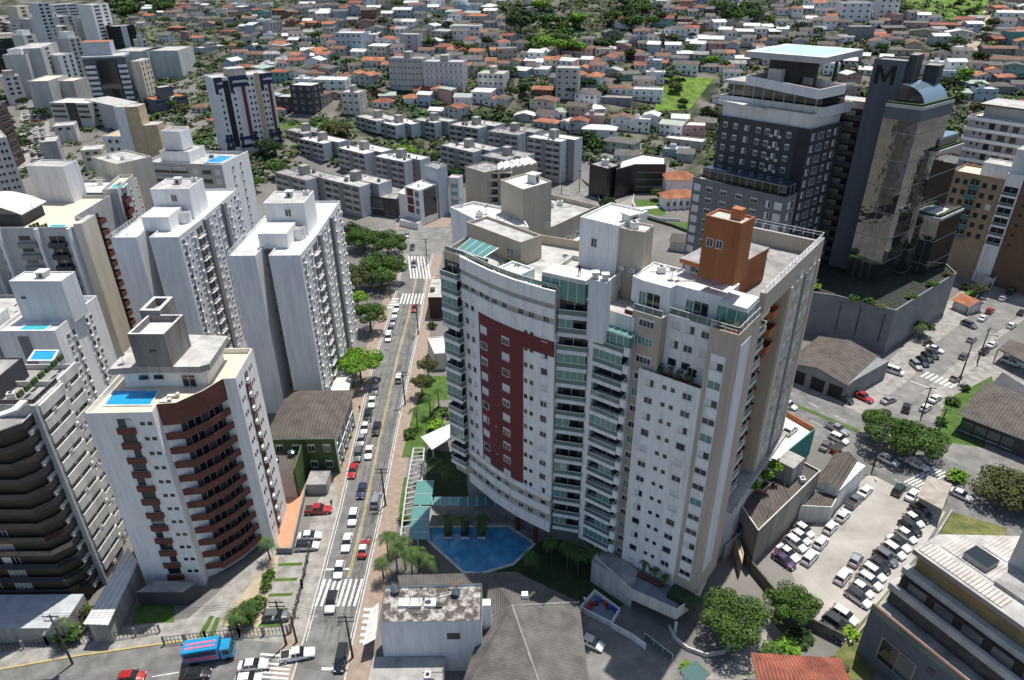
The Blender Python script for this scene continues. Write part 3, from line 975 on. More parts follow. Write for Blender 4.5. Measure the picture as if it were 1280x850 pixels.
# stair and lift tower, white and beige
bx = rect(61.0, (725.4, 270.8), (773.0, 282.2), depth=8.5)
t.mass(bx, 50.0, 61.0, WHITE, ROOFW, par=.3, name='stair_tower')
bx2 = rect(60.6, (772.0, 284.0), (806.0, 290.4), (823.6, 282.5))
t.mass(bx2, 50.0, 60.6, BEIGE, ROOFW, par=.3, name='stair_tower')
A_, B_ = dims(bx)
t.on('window', el('win', .9, 1.2, 'split'), bx[0], bx[1], A_ * .4, 57.0)
t.put('vent_housing', el('hatch', 1.7, 1.5), *(bx2[3].lerp(bx2[1], .15)), 60.4, .6)
A_, B_ = dims(bx2)
for d in (1.1, 2.9): t.on('air_conditioner', el('ac'), bx2[0], bx2[1], d, 54.3)
# pergola lounge above the curve, with a walkable flat roof
lq = [Vector(p) for p in ((4.4, 92.4), (10.4, 89.0), (12.2, 92.2), (6.2, 95.6))]
b = t.mb()
b.prism(lq, 54.6, 55.1, ROOFW)
rail_line(b, [lq[3], lq[0], lq[1], lq[2]], 51.4, 3.2, RAIL, GLASSG, 1.4)
t.add('lounge', b)
t.mass([Vector((10.7, 88.6)), Vector((13.0, 87.2)), Vector((13.9, 88.7)), Vector((11.6, 90.2))], 46.0, 55.6, WHITE2, ROOFW, name='chimney_stack')
b = t.mb()
for p in ((11.6, 88.9), (12.9, 88.2)):
 b.box(p[0] - .4, p[0] + .4, p[1] - .4, p[1] + .4, 55.7, 56.4, ACWHITE)
 b.box(p[0] - .55, p[0] + .55, p[1] - .55, p[1] + .55, 56.4, 56.6, ROOFW)
t.add('chimney_cowl', b)
t.mass([Vector((6.6, 96.2)), Vector((14.2, 91.6)), Vector((17.5, 96.5)), Vector((9.5, 101))], 51.3, 54.2, OFFW, ROOFL, par=.8, name='penthouse')
# terrace on the curve: rails, plants, jacuzzi
QT = inset(Q, .35, closed=False)
b = t.mb()
rail_line(b, [QT[0], QT[1], QT[2], QT[3], QT[4], QT[5], QT[6]], 52.9, .8, RAIL, GLASSR)
t.add('roof_railing', b)
b = t.mb()
b.poly([(p.x, p.y, 51.36) for p in ((QT[2] + Vector((.3, .4))), QT[3] + Vector((.3, .4)), QT[4] + Vector((.3, .5)), Vector((4.5, 97)), Vector((0, 103)))], PATIO)
t.add('terrace_floor', b)
b = t.mb()
jq = [Vector(p) for p in ((-1.6, 99.2), (1.4, 96.6), (3.2, 98.6), (.2, 101.4))]
b.ring(inset(jq, -.25), jq, 51.37, 53.0, mat('pale_aqua_paint', (.62, .72, .70), .8, .06))
b.poly([(p.x, p.y, 52.7) for p in jq], ROOFW)
t.add('jacuzzi_tub', b)
pool(t, [Vector(p) for p in ((1.8, 96.2), (3.6, 94.7), (4.8, 96.0), (3.2, 97.6))], 51.4, POOLT)
b = t.mb()
for k in range(4):
 b.box(3.5 + k * .35, 3.9 + k * .35, 94.0 - k * .25, 95.2 - k * .25, 51.4, 51.6 + .2 * (3 - k), PATIO)
t.add('terrace_steps', b)
wq = rect(55.4, (583, 277.5), (651, 302.8), (676.5, 293.4))
t.mass(wq, 51.3, 55.4, BEIGE, ROOFL, par=.5, name='penthouse')
A_, B_ = dims(wq)
t.on('door', el('door', 1.4, 2.2), wq[0], wq[1], A_ * .82, 51.4)
b = t.mb()
gq = [Vector((-8.6, 105.2)), Vector((-4.4, 101.2)), Vector((-2.0, 103.4)), Vector((-6.6, 108))]
gt = [(gq[0].x, gq[0].y, 53.7), (gq[1].x, gq[1].y, 53.7), (gq[2].x, gq[2].y, 54.5), (gq[3].x, gq[3].y, 54.5)]
b.poly(gt, GLASSG)
b.poly([(p[0], p[1], p[2] - .08) for p in reversed(gt)], GLASSG)
for k in range(5):
 u = k / 4
 p0 = Vector(gt[0]).lerp(Vector(gt[1]), u)
 p1 = Vector(gt[3]).lerp(Vector(gt[2]), u)
 b.beam(p0, p1, .06, RAIL)
b.beam(gt[0], gt[1], .08, RAIL)
for p in (gt[0], gt[1]): b.beam((p[0], p[1], 51.4), p, .05, RAIL)
t.add('pergola', b)
# rear volumes
bg = rect(59.5, (643.9, 233.5), (653.9, 236.9), (689.6, 226.6))
bg = [at((625.6, 224.7), 59.5), at((653.9, 236.9), 59.5), at((689.6, 226.6), 59.5)]
bg.append(bg[0] + bg[2] - bg[1])
t.mass(bg, 46.0, 59.5, BEIGE, ROOFW, par=.3, name='stair_tower')
t.put('vent_housing', el('hatch', 1.6, 1.5), *(bg[2].lerp(bg[0], .35)), 59.2, .9)
rw = [at((563, 258.5), 54.0), at((600, 277), 54.0), at((661, 284), 54.0), at((648, 262), 54.0), at((592, 251.5), 54.0)]
t.mass(rw, 8.0, 54.0, WHITE, ROOFW, par=.5, name='wall')
rr_ = rect(50.5, (690, 283.5), (749, 256.5), depth=12)
t.mass(rr_, 4.0, 50.5, BEIGE, ROOFL, par=1.0, name='wall')
A_, B_ = dims(rr_)
for z in (46.0, 43.0, 40.0):
 for f in (.3, .55, .8): t.on('window', el('win', 1.6, 1.2, 'split'), rr_[0], rr_[1], A_ * f, z)
b = t.mb()
rl = [rr_[0].lerp(rr_[1], f) for f in (.25, .9)]
b.prism([rl[0], rl[1], rl[1] + Vector((.5, -.9)), rl[0] + Vector((.5, -.9))], 44.6, 45.9, WHITE)
t.add('facade_band', b)
t.put('antenna', el('antenna', 3.0), *(wq[2] + Vector((1, .5))), 54.5)
for p, z in (((rw[0] + rw[4]) / 2, 53.4), (Vector((8.0, 97.5)), 54.0)): t.put('satellite_dish', el('dish', .45), *p, z, 0.4)
# podium: deck, planters, car ramp, maroon columns over the pool
dk = [at((744, 700), 4.5), at((789, 741), 4.5), at((846, 766.5), 4.5), at((872, 745), 4.5), RW(-.5, 4), RW(-14, 2), Vector((15, 90))]
t.mass(dk[:3] + [at((873, 746), 4.5)] + [RW(-.5, 6), RW(-14, 4), Vector((15.5, 91))], 3.0, 5.3, OFFW, mat('blue_grey_deck', (.20, .22, .25), .9, .15), par=.8, name='podium')
b = t.mb()
for p in ((846, 797), (790, 757)):
 q = at(p, 0.0)
 b.cyl(q.x - .3, q.y + .4, 0, 3.0, .25, OFFW, 10)
t.add('podium_column', b)
t.mass([at((738, 727), 0), at((788, 760), 0), at((791, 757), 0) + Vector((1.0, 3)), at((742, 722), 0) + Vector((1, 4))], 0, 4.9, OFFW, CONC, name='podium')
b = t.mb()
g1 = RR(-3.6, 1.2, -3.6, -1.1)
b.prism(g1, 4.6, 5.5, mat('dark_hedge', (.03, .055, .018), .95, .5, 3.0, bump=.6))
t.add('planter', b)
b = t.mb()
g1 = RR(-9.5, -5.2, -2.6, -1.7)
b.prism(g1, 4.52, 5.0, BROWN)
t.add('planter', b)
b = t.mb()
for p in ((646.8, 662), (669, 678), (625, 640)):
 q = at(p, 0.0)
 b.cyl(q.x, q.y, 0, 7.2, .45, MAROON, 12)
t.add('podium_column', b)
t.mass([Vector((-9, 106.5)), Vector((4.5, 97.5)), Vector((14.5, 92.5)), Vector((12, 108)), Vector((-5, 112))], 0.0, 8.0, MGREY, ROOFG, name='wall')
t.finish()
# ---------------------------------------------------------------- the left side: towers along the main street
def levels(z0, n, fh): return [z0 + fh * i for i in range(n)]
# brown-banded white tower
pp = [at(p, 36.3) for p in ((104, 516.8), (189.8, 514.9), (195.4, 505.5), (219.9, 503.6), (253.8, 488.6), (275.4, 475.4), (279, 473.5), (294.2, 472.6), (315.9, 434.9))]
bl_ = Vector((pp[0].x, pp[8].y))
t = T('apartment_tower', 'white apartment tower with curved brown balcony bands and a blue rooftop pool by the street', 'apartment tower', (-52, 96))
core = [pp[0], pp[1]] + [pp[2]] + inset(pp[2:7], 1.3, closed=False)[1:-1] + [pp[6], pp[7], pp[8], bl_]
t.mass(core, 0, 35.4, WHITE, TERRACE, name='wall')
b = t.mb()
b.strip(pp[0:3], inset(pp[0:3], .25, closed=False), 35.38, 36.3, WHITE, CREAM)
b.strip(pp[6:9], inset(pp[6:9], .25, closed=False), 35.38, 36.3, WHITE, CREAM)
b.strip([pp[8], bl_, pp[0]], inset([pp[8], bl_, pp[0]], .25, closed=False), 35.38, 36.3, WHITE, CREAM)
t.add('parapet', b)
cv = pp[2:7]
ci = inset(cv, .16, closed=False)
cw = inset(cv, 1.27, closed=False)
FHB = 2.78
for i in range(13):
 z = 35.4 - FHB * i
 b = t.mb()
 top = i == 0
 b.strip(cv, inset(cv, 1.29, closed=False), z - .22, z, BROWN, TERRACE)
 b.strip(cv, ci, z, z + (.95 if top else 1.05), BROWN if not top else BROWN, CREAM if top else BROWN)
 if top: b.strip(inset(cv, -.02, closed=False), cv, z - 1.9, z - .2, BROWN)
 t.add('balcony', b)
 if i:
  for k in range(len(cv) - 1):
   a, c = cw[k], cw[k + 1]
   L_ = (c - a).length
   if L_ > 2.2:
    t.on('balcony_door', el('door', min(2.4, L_ * .6), 2.1), a, c, L_ * .5, z + .02, .05)
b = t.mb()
b.strip(inset(cv, 1.2, closed=False), inset(cv, 1.28, closed=False), .5, 35.1, SHADE)  # dark sheet painting the shade behind the brown bands
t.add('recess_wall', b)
F = pp[0], pp[1]
FL = (F[1] - F[0]).length
t2 = [35.4 - FHB * i for i in range(1, 13)]
for i, z in enumerate(t2):
 t.on('window', el('win', .7, .62, 'simple'), *F, FL * .81, z + 1.3)
 t.on('window', el('win', .7, .62, 'simple'), *F, FL * .92, z + 1.3)
 b = t.mb()
 x0, x1 = F[0].lerp(F[1], .42), F[0].lerp(F[1], .69)
 y0 = Vector((0, -.38))
 b.prism([x0 + y0, x1 + y0, x1 + Vector((0, -.02)), x0 + Vector((0, -.02))], z - .1, z + 1.0, BROWN)
 t.add('balcony', b)
 t.on('window', el('win', 2.1, 1.5, 'bare'), *F, FL * .555, z + 1.05)
 if i % 2 == 0: t.on('window', el('win', .9, 1.2, 'blind'), *F, FL * (.5 if i % 4 else .63), z + 1.2, .05)
sd = pp[7], pp[8]
SL = (sd[1] - sd[0]).length
b = t.mb()
q0, q1 = sd[0].lerp(sd[1], .34), sd[0].lerp(sd[1], .56)
b.prism([q0 + Vector((.02, 0)), q0 + Vector((.12, 0)), q1 + Vector((.12, 0)), q1 + Vector((.02, 0))], 1.0, 33.0, BROWN)
t.add('facade_panel', b)
for i, z in enumerate(t2):
 for f in (.1, .2, .66, .76): t.on('window', el('win', .6, .7, 'simple'), *sd, SL * f, z + 1.2)
 t.on('window', el('win', 1.2, 1.2, 'bare'), *sd, SL * .45, z + 1.0, .1)
 t.on('air_conditioner', el('ac'), *sd, SL * .40, z + .5, .1)
# penthouse slab, walls, water tower
sl = [at(p, 39.6) for p in ((136, 461.3), (172, 458.8), (216, 458.5), (248, 458.5), (261.3, 454.7), (284.8, 419.9), (233, 418.0))]
sl.append(Vector((sl[0].x, sl[6].y)))
b = t.mb()
b.prism(ccw(sl), 38.5, 39.6, CONC, ROOFL)
t.add('roof_slab', b)
si = inset(ccw(sl), 1.1)
t.mass(si, 35.4, 38.5, WHITE, ROOFL, name='penthouse')
for f, w in ((.35, 1.0), (.62, 1.0)): t.on('window', el('win', 1.4, .6, 'bare'), si[0], si[2], (si[2] - si[0]).length * f, 36.9, .06)
t.on('door', el('door', 2.0, 2.0), si[2], si[3], 1.4, 35.45, .06)
A1 = at((171.5, 458.3), 39.6)
B1 = at((216, 458.4), 39.6)
zt = zat((206.7, 417), B1)
wt = [A1, B1, B1 + Vector((.3, 6.5)), A1 + Vector((.3, 6.5))]
t.mass(wt, 39.6, zt, mat('stained_concrete', (.20, .19, .18), .9, .28, .5, streak=True), ROOFW, par=1.1, pt=.35, parm=ROOFW, name='water_tower')
wt2 = [A1 + Vector((-.9, 6.4)), B1 + Vector((-3.2, 6.4)), B1 + Vector((-3.2, 11.5)), A1 + Vector((-.9, 11.5))]
t.mass(wt2, 39.6, zt + .8, mat('stained_concrete', (.20, .19, .18), .9, .28, .5, streak=True), ROOFG, par=1.3, pt=.6, parm=ROOFW, name='water_tower')
for d in (.42, .52): t.on('window', el('win', .42, .5, 'simple'), wt[0], wt[1], (wt[1] - wt[0]).length * (d + .1), zt - 3.2)
pool(t, [at(p, 35.5) for p in ((131.4, 506.5), (187.9, 505.9), (197.3, 488.6), (143.6, 488.6))], 35.42, POOLW, ROOFW)
t.put('antenna', el('antenna', 2.0), *(B1 + Vector((.4, 5.0))), zt - 1.0)
t.put('satellite_dish', el('dish', .55), *(A1 + Vector((-2.6, 1.0))), 39.6, .8)
b = t.mb()
for p in ((217, 496), (207, 503)):
 q = at(p, 35.5)
 b.box(q.x - .9, q.x + .9, q.y - .3, q.y + .3, 35.6, 35.85, ROOFW)
 b.box(q.x + .5, q.x + .95, q.y - .3, q.y + .3, 35.85, 36.2, ROOFW)
 t.add('sun_lounger', b)
 b = t.mb()
t.mass([at((176, 757), 0), at((234, 757), 0), at((252, 745), 0), at((200, 742), 0)], 0, 3.2, DGREY, ROOFG, name='wall')
t.finish()

# tower with cream parapet bands, dark bronze balconies to the front
t = T('apartment_tower', 'dark bronze-glass apartment tower with cream parapet bands on its sunlit side', 'apartment tower', (-84, 102))
q = rectw(-108, -76.9, 94.2, 101.0)
t.mass(q, -5, 32.0, OFFW, ROOFG, par=.9, name='wall')
t.mass(rectw(-108, -78.4, 101.0, 107.5), -5, 31.2, OFFW, ROOFG, par=.9, name='wall')
BRONZE = mat('bronze_cladding', (.045, .040, .030), .5, .2, .6)
OLIVE = mat('olive_grey_render', (.17, .16, .125), .85, .12, .5)
for i in range(13):
 z = 31.0 - 2.7 * i
 for (p0, p1, d0) in ((Vector((-76.9, 94.2)), Vector((-76.9, 101.0)), .0), (Vector((-78.4, 101.0)), Vector((-78.4, 107.5)), .0)):
  L_ = (p1 - p0).length
  b = t.mb()
  b.box(p0.x + .02, p0.x + .42, p0.y + .25, p1.y - .25, z - 1.0, z + .72, OFFW)
  t.add('parapet_band', b)
  nb = 2
  for k in range(nb):
   t.on('window', el('win', L_ / nb - 1.0, .95, 'split', 'd'), p0, p1, L_ * (k + .5) / nb, z - 2.05)
   t.on('air_conditioner', el('ac'), p0, p1, L_ * (k + .96) / nb - .3, z - 2.0) if (i + k) % 3 == 0 else None
b = t.mb()
b.box(-77.5, -76.7, 93.7, 94.3, -5, 32.2, LGREY)
t.add('corner_pier', b)
# front wing, darker and lower
t.mass([(-125, 89.5), (-80.0, 89.5), (-78.0, 91.4), (-78.0, 94.1), (-125, 94.1)], -5, 30.0, BRONZE, ROOFG, name='wall')
t.mass(rectw(-125, -86, 92.2, 96.0), 30.0, 34.0, DGREY, ROOFG, name='penthouse')
t.mass(rectw(-100, -84, 95.0, 104.0), 31.0, 34.5, DGREY, ROOFG, par=.2, name='penthouse')
t.mass(rectw(-104, -90, 91.0, 97.0), 31.0, 33.6, CONC, METALR, name='penthouse')
b = t.mb()
cc = [Vector((-125, 88.9)), Vector((-79.7, 88.9)), Vector((-77.4, 91.1)), Vector((-77.4, 93.6))]
for i in range(12):
 z = 30.0 - 2.9 * i
 b = t.mb()
 ci2 = inset(cc, .55, closed=False)
 b.strip(cc, ci2, z - .25, z, BRONZE)
 b.strip(cc, inset(cc, .06, closed=False), z, z + .95, GLASSD)
 b.strip(inset(cc, -.03, closed=False), inset(cc, .09, closed=False), z + .95, z + 1.02, OFFW if i == 0 else BRONZE)
 t.add('balcony', b)
 for d in (3, 8, 13, 18, 23, 28, 33, 38):
  if d > 20: t.on('window', el('win', 2.6, 1.9, R.choice(['bare', 'curtain', 'half', 'blind']), 'w'), (-125, 89.5), (-80.0, 89.5), d, z - 2.6)
 for k in range(2): t.on('air_conditioner', el('ac'), (-78.0, 91.4), (-78.0, 94.1), 2.2 - k * 1.1, z - 1.9)
b = t.mb()
b.strip(inset(cc, -.1, closed=False), inset(cc, 1.0, closed=False), 33.0, 33.3, ROOFW)
t.add('roof_slab', b)
pool(t, [at(p, 32.0) for p in ((36, 449), (62, 449), (68, 438.5), (43, 438.5))], 31.0 + .2, POOLW)
b = t.mb()
for k in range(7):
 b.box(-80.5 - .2, -80.3, 96 + k * 1.8, 97.2 + k * 1.8, 32.0, 32.9, mat('planter_green', (.05, .09, .03), .95, .5, 3))
t.add('roof_planting', b)
for x, y in ((-96, 99), (-94, 97)): t.put('cooling_unit', el('unit', 1.6, 1.2, 1.2), x, y, 34.4)
b = t.mb()
rail_line(b, [Vector((-104, 94.4)), Vector((-77.2, 94.4)), Vector((-77.2, 100.5))], 32.0, .9, GREYM, GLASSD)
t.add('roof_railing', b)
t.mass(rectw(-125, -77, 82.0, 88.6), -5, -1.6, CONC, mat('pale_canopy', (.42, .44, .46), .8, .15), name='entrance_canopy')
t.finish()
t.o.location = (t.x + 6.2, t.y - 7.7, 5.0)
# white roof of the passage between the two towers
t = T('passage_roof', 'long white sheet roof over the passage between two towers', 'roof', (-68, 88))
b = t.mb()
sq = [at(p, 4.6) for p in ((104, 780), (135, 781), (172, 702), (160, 684))]
b.prism(ccw(sq), 4.4, 4.6, METALR)
t.add('roof_sheet', b)
b = t.mb()
b.prism(inset(ccw(sq), .4), 0, 4.39, CONC)
t.add('wall', b)
# white tower with two pools on stepped terraces
t = T('apartment_tower', 'white apartment block with stepped terraces and two small pools behind the bronze tower', 'apartment tower', (-105, 135))
xr = -92.3
t.mass([(-125, 132), (xr, 125.2), (xr, 141.5), (-125, 147)] if False else rectw(-104.5, xr, 125.0, 141.5), 0, 29.2, WHITE, ROOFW, par=.8, name='wall')
t.mass(rectw(-124, -104.5, 130.0, 146), 0, 27.5, MGREY, ROOFL, par=.7, name='wall')
pbx = [at((10.7, 351.4), 37.5), at((75.8, 351.4), 37.5)]
t.mass([pbx[0], pbx[1], pbx[1] + Vector((.2, 5.0)), pbx[0] + Vector((.2, 5.0))], 28.0, 37.5, WHITE2, ROOFW, par=.3, name='water_tower')
t.put('vent_housing', el('hatch', 1.8, 1.2), *(pbx[0].lerp(pbx[1], .5) + Vector((0, 3))), 37.2)
t.on('window', el('win', 1.0, .55, 'simple'), pbx[0], pbx[1], 1.8, 33.5)
pool(t, rectw(-100.4, -95.3, 126.4, 128.6), 28.5, POOLT, ROOFW)
pool(t, rectw(-97.0, -93.6, 137.6, 140.2), 28.5, POOLE, ROOFW)
for i in range(9):
 z = 27.4 - 2.85 * (i + 1)
 p0, p1 = Vector((xr, 125)), Vector((xr, 141.5))
 for f, w in ((.20, .85), (.30, 1.5), (.62, 1.5), (.74, .85)):
  t.on('window', el('win', w, 1.15, 'split' if w < 1 else 'half'), p0, p1, 16.5 * f, z + .9)
  if w > 1: t.on('air_conditioner', el('ac'), p0, p1, 16.5 * f + .3, z + .1)
 t.on('window', el('win', .9, 1.0, 'split'), (-124, 130), (-104.5, 130), 14, z + .9)
b = t.mb()
b.prism(rectw(-100.2, -98.0, 124.86, 124.98), 8, 27.9, MGREY)
t.add('facade_panel', b)
b = t.mb()
b.prism(rectw(-112, -105.5, 127.5, 131.5), 28.0, 31.0, WHITE)
t.add('penthouse', b)
t.finish()
# tall grey and white tower with the arched white roof
t = T('apartment_tower', 'tall grey and white apartment tower with an arched white rooftop canopy and terrace pool', 'apartment tower', (-115, 160))
fr = [Vector((-140, 152.5)), Vector((-100.0, 153.5))]
t.mass([(-140, 152.5), (-100.2, 153.5), (-100.2, 159.0), (-104, 161.0), (-104, 178), (-140, 178)], 0, 41.0, LGREY, TERRACE, par=.9, name='wall')
t.mass([(-100.2, 153.4), (-98.6, 153.9), (-98.6, 160.2), (-100.2, 160.2)], 0, 41.6, CREAM, ROOFL, name='pier')
for i in range(13):
 z = 39.2 - 2.85 * i
 t.on('window', el('win', 2.6, 1.0, 'bare', 'd'), fr[0], fr[1], 27.8, z - 1.2)
 t.on('balcony', el('balcony', 4.4, .9, 'MGREY', 'solid', 1.0, 2.8, ''), fr[0], fr[1], 28.4, z - 2.75)
 t.on('window', el('win', 1.2, 1.1, 'plain'), fr[0], fr[1], 22.0, z - 1.5)
 t.on('air_conditioner', el('ac'), fr[0], fr[1], 22.3, z - 2.5)
 t.on('balcony', el('balcony', 3.8, 1.2, 'DGREY', 'solid', .95, 2.8, 'SHADE'), fr[0], fr[1], 35.2, z - 2.75)
 t.on('window', el('win', 3.0, 1.0, 'bare', 'd'), fr[0], fr[1], 14.5, z - 1.2)
 t.on('window', el('win', 3.0, 1.0, 'bare', 'd'), fr[0], fr[1], 8.5, z - 1.2)
 t.on('balcony', el('balcony', 2.8, 2.0, 'BROWN', 'solid', 1.1, 2.8, 'SHADE'), (-104, 161), (-104, 178), 3.0, z - 2.7)
 t.on('balcony', el('balcony', 2.8, 1.6, 'BROWN', 'solid', 1.1, 2.8, 'SHADE'), (-104, 161), (-104, 178), 8.0, z - 2.7)
for x in (-131, -120.6, -117.2, -108.6, -101.2):
 b = t.mb()
 b.box(x - .35, x + .35, 152.3 if x > -110 else 152.0, 153.4, 0, 40.9, WHITE2)
 t.add('pilaster', b)
b = t.mb()
xs_ = [-131 + 18 * k / 10 for k in range(11)]
zs_ = [43.2 + 2.6 * math.sin(math.pi * k / 10) for k in range(11)]
for k in range(10):
 b.hexa([(xs_[k], 156, zs_[k] - .2), (xs_[k + 1], 156, zs_[k + 1] - .2), (xs_[k + 1], 166, zs_[k + 1] - .2), (xs_[k], 166, zs_[k] - .2)],
   [(xs_[k], 156, zs_[k]), (xs_[k + 1], 156, zs_[k + 1]), (xs_[k + 1], 166, zs_[k + 1]), (xs_[k], 166, zs_[k])], ROOFW)
t.add('arched_roof', b)
t.mass(rectw(-130, -114, 157, 165.5), 40.1, 43.0, DGREY, ROOFW, name='penthouse')
wq_ = [at((32, 207), 49.5), at((78.5, 208), 49.5)]
t.mass([wq_[0], wq_[1], wq_[1] + Vector((.3, 6)), wq_[0] + Vector((.3, 6))], 40, 49.5, WHITE2, ROOFL, par=.3, name='water_tower')
pool(t, rectw(-107.5, -103.8, 154.6, 157.0), 40.15, POOLT)
b = t.mb()
for k in range(5): b.box(-111 + k * .9, -110.5 + k * .9, 154.2, 154.7, 40.1, 41.2 + .3 * (k % 3), mat('planter_green', (.05, .09, .03), .95, .5, 3))
t.add('roof_planting', b)
t.put('antenna', el('antenna', 2.5), -111, 157.5, 43)
t.finish()

# twin white slab towers
def twin(lab, c0, zt, nfl):
 x0, y0 = c0
 t = T('apartment_tower', lab, 'apartment tower', (x0 + 7, y0 + 18), 0, 'twin white slab towers by the main street')
 w, d = 15.2, 37.0
 a, bb = 6.4, 8.6
 t.mass([(x0, y0), (x0 + a - .6, y0), (x0 + a - .6, y0 + 9), (x0 + bb, y0 + 9), (x0 + bb, y0), (x0 + w, y0), (x0 + w + .6, y0 + d * .32), (x0 + w + .6, y0 + d), (x0, y0 + d)], 0, zt, WHITE2, ROOFW, par=.5, pt=.14, name='wall')
 b = t.mb()
 for k in range(nfl):
  z = zt - 2.6 - 2.85 * k
 # stepped stair tower and tanks on the roof
 t.mass(rectw(x0 + 4.6, x0 + 13.6, y0 + 13.5, y0 + 22.5), zt - .5, zt + 7.0, WHITE, ROOFL, par=.3, name='stair_tower')
 t.mass(rectw(x0 + 5.2, x0 + 11.4, y0 + 5.2, y0 + 12.5), zt - .5, zt + 2.9, WHITE, ROOFW, name='stair_tower')
 t.on('window', el('win', 1.3, 1.9, 'split'), (x0 + 4.6, y0 + 13.5), (x0 + 13.6, y0 + 13.5), 5.2, zt + 4.0)
 t.put('vent_housing', el('hatch', 1.3, 1.3), x0 + 9, y0 + 19, zt + 6.7)
 t.put('cooling_unit', el('unit', 1.3, 1.0, 1.0), x0 + 12.4, y0 + 20.5, zt + 6.7)
 b = t.mb()
 b.cyl(x0 + 12.2, y0 + 11.5, zt - .5, zt + 2.0, 1.5, WHITE, 16, top=ROOFG)
 t.add('round_turret', b)
 b = t.mb()
 rail_line(b, [Vector((x0 + .2, y0 + 12)), Vector((x0 + .2, y0 + .2)), Vector((x0 + 5.4, y0 + .2))], zt, .9, RAIL)
 t.add('roof_railing', b)
 f0, f1 = Vector((x0 + w, y0)), Vector((x0 + w + .6, y0 + d * .32))
 g0, g1 = f1, Vector((x0 + w + .6, y0 + d))
 L0, L1 = (f1 - f0).length, (g1 - g0).length
 for k in range(nfl):
  z = zt - 2.3 - 2.85 * k
  t.on('window', el('win', 1.3, 1.2, 'split'), f0, f1, L0 * .14, z)
  t.on('air_conditioner', el('ac'), f0, f1, L0 * .20, z - .95)
  t.on('window', el('win', .55, .6, 'simple'), f0, f1, L0 * .32, z + .4)
  t.on('window', el('win', 1.3, 1.2, 'curtain'), f0, f1, L0 * .50, z)
  t.on('air_conditioner', el('ac'), f0, f1, L0 * .60, z - .95)
  t.on('balcony', el('balcony', 3.2, .7, 'WHITE', 'rail', .9, 2.7, 'SHADE'), f0, f1, L0 * .84, z - 1.2)
  t.on('window_shutter', el('win', 1.8, 1.75, 'blind', 'g'), g0, g1, L1 * .19, z - .45, .05)
  t.on('window_shutter', el('win', 2.2, 1.75, 'blind', 'g'), g0, g1, L1 * .42, z - .45, .05)
  t.on('window', el('win', 1.2, 1.1, 'split'), g0, g1, L1 * .30, z)
  t.on('window', el('win', 1.4, 1.2, 'curtain'), g0, g1, L1 * .62, z)
  t.on('air_conditioner', el('ac'), g0, g1, L1 * .70, z - .9)
  t.on('window', el('win', .6, .6, 'simple'), g0, g1, L1 * .79, z + .3)
  t.on('window', el('win', 1.4, 1.2, 'split'), g0, g1, L1 * .89, z)
  t.on('air_conditioner', el('ac'), g0, g1, L1 * .96, z - .9)
  t.on('window', el('win', .5, .6, 'simple'), (x0 + a - .6, y0), (x0 + a - .6, y0 + 9), 6, z + .3)
  t.on('window', el('win', 1.1, 1.0, 'plain'), (x0 + a - .6, y0 + 9), (x0 + bb, y0 + 9), 1.4, z)
 for fr_, m_ in ((.06, BLUEG), (.535, BLUEG)):
  p = g0.lerp(g1, fr_)
  b = t.mb()
  b.box(p.x + .02, p.x + .75, p.y - .9, p.y + .9, 0, zt - .3, MGREY)
  t.add('pilaster', b)
 t.finish(80)
 return t
twin('white slab tower of the twin pair whose balconied side faces the street directly', (-59.5, 137.3), 40.0, 13)
twin('white slab tower of the twin pair, the one set farther back from the street', (-89.8, 148.9), 40.0, 13)
t = T('entrance_canopy', 'pale entrance canopy at the foot of the white slab tower by the street', 'canopy', (-42, 150))
b = t.mb()
b.prism([at(p, 4.0) for p in ((413, 489), (436, 489), (441, 458), (423, 458))], 3.7, 4.0, ROOFW)
t.add('roof', b)
b = t.mb()
b.prism(inset([at(p, 4.0) for p in ((413, 489), (436, 489), (441, 458), (423, 458))], .5), 0, 3.69, CREAM)
t.add('wall', b)

# brick-balcony tower, cream block and pool block behind
t = T('apartment_tower', 'grey tower with curved brick-red balconies and a tiny rooftop pool', 'apartment tower', (-103, 180))
q = rect(42.4, (127, 237), (146, 236), depth=14)
t.mass(q, 0, 42.4, LGREY, TERRACE, par=.8, name='wall')
t.mass([q[0] + Vector((-14, 2)), q[0] + Vector((0, 2)), q[3], q[3] + Vector((-14, 0))], 0, 41, MGREY, ROOFW, par=.6, name='wall')
L_ = (q[2] - q[1]).length
for i in range(12):
 z = 40.0 - 2.85 * i
 t.on('balcony', el('balcony', 4.2, 1.0, 'MAROON', 'solid', 1.2, 2.8, 'SHADE'), q[1], q[2], 3.2, z - 2.4)
 t.on('window', el('win', 1.0, 1.2, 'split'), q[0] + Vector((-14, 2)), q[0] + Vector((0, 2)), 11, z - 1.5)
 t.on('window', el('win', 1.0, 1.2, 'split'), q[1], q[2], 9.0, z - 1.5)
pool(t, sub(q, 1.0, 4.0, 3, 6.5), 41.7, POOLT, ROOFW)
t.finish(60)
t = T('apartment_tower', 'cream apartment tower with a small upper block beside the brick-balcony tower', 'apartment tower', (-97, 195))
q = rect(40.5, (152, 232), (171, 222), depth=12)
t.mass(q, 0, 40.5, CREAM, ROOFL, par=.5, name='wall')
q2 = rect(45.0, (114, 196), (146, 205), depth=10)
t.mass(q2, 20, 45.0, CREAM, ROOFL, par=.4, name='wall')
L_ = (q[1] - q[0]).length
for i in range(10):
 for f in (.25, .6, .85): t.on('window', el('win', .8, .9, 'plain'), q[0], q[1], L_ * f, 37.5 - 2.9 * i)
t.finish(60)
t = T('apartment_tower', 'broad grey and white apartment block with a blue rooftop pool and sun terrace', 'apartment tower', (-85, 215))
q = rect(38.0, (178, 202), (276, 206), (287, 189))
t.mass(q, 0, 38.0, LGREY, ROOFL, par=.9, name='wall')
W_, D_ = dims(q)
b = t.mb()
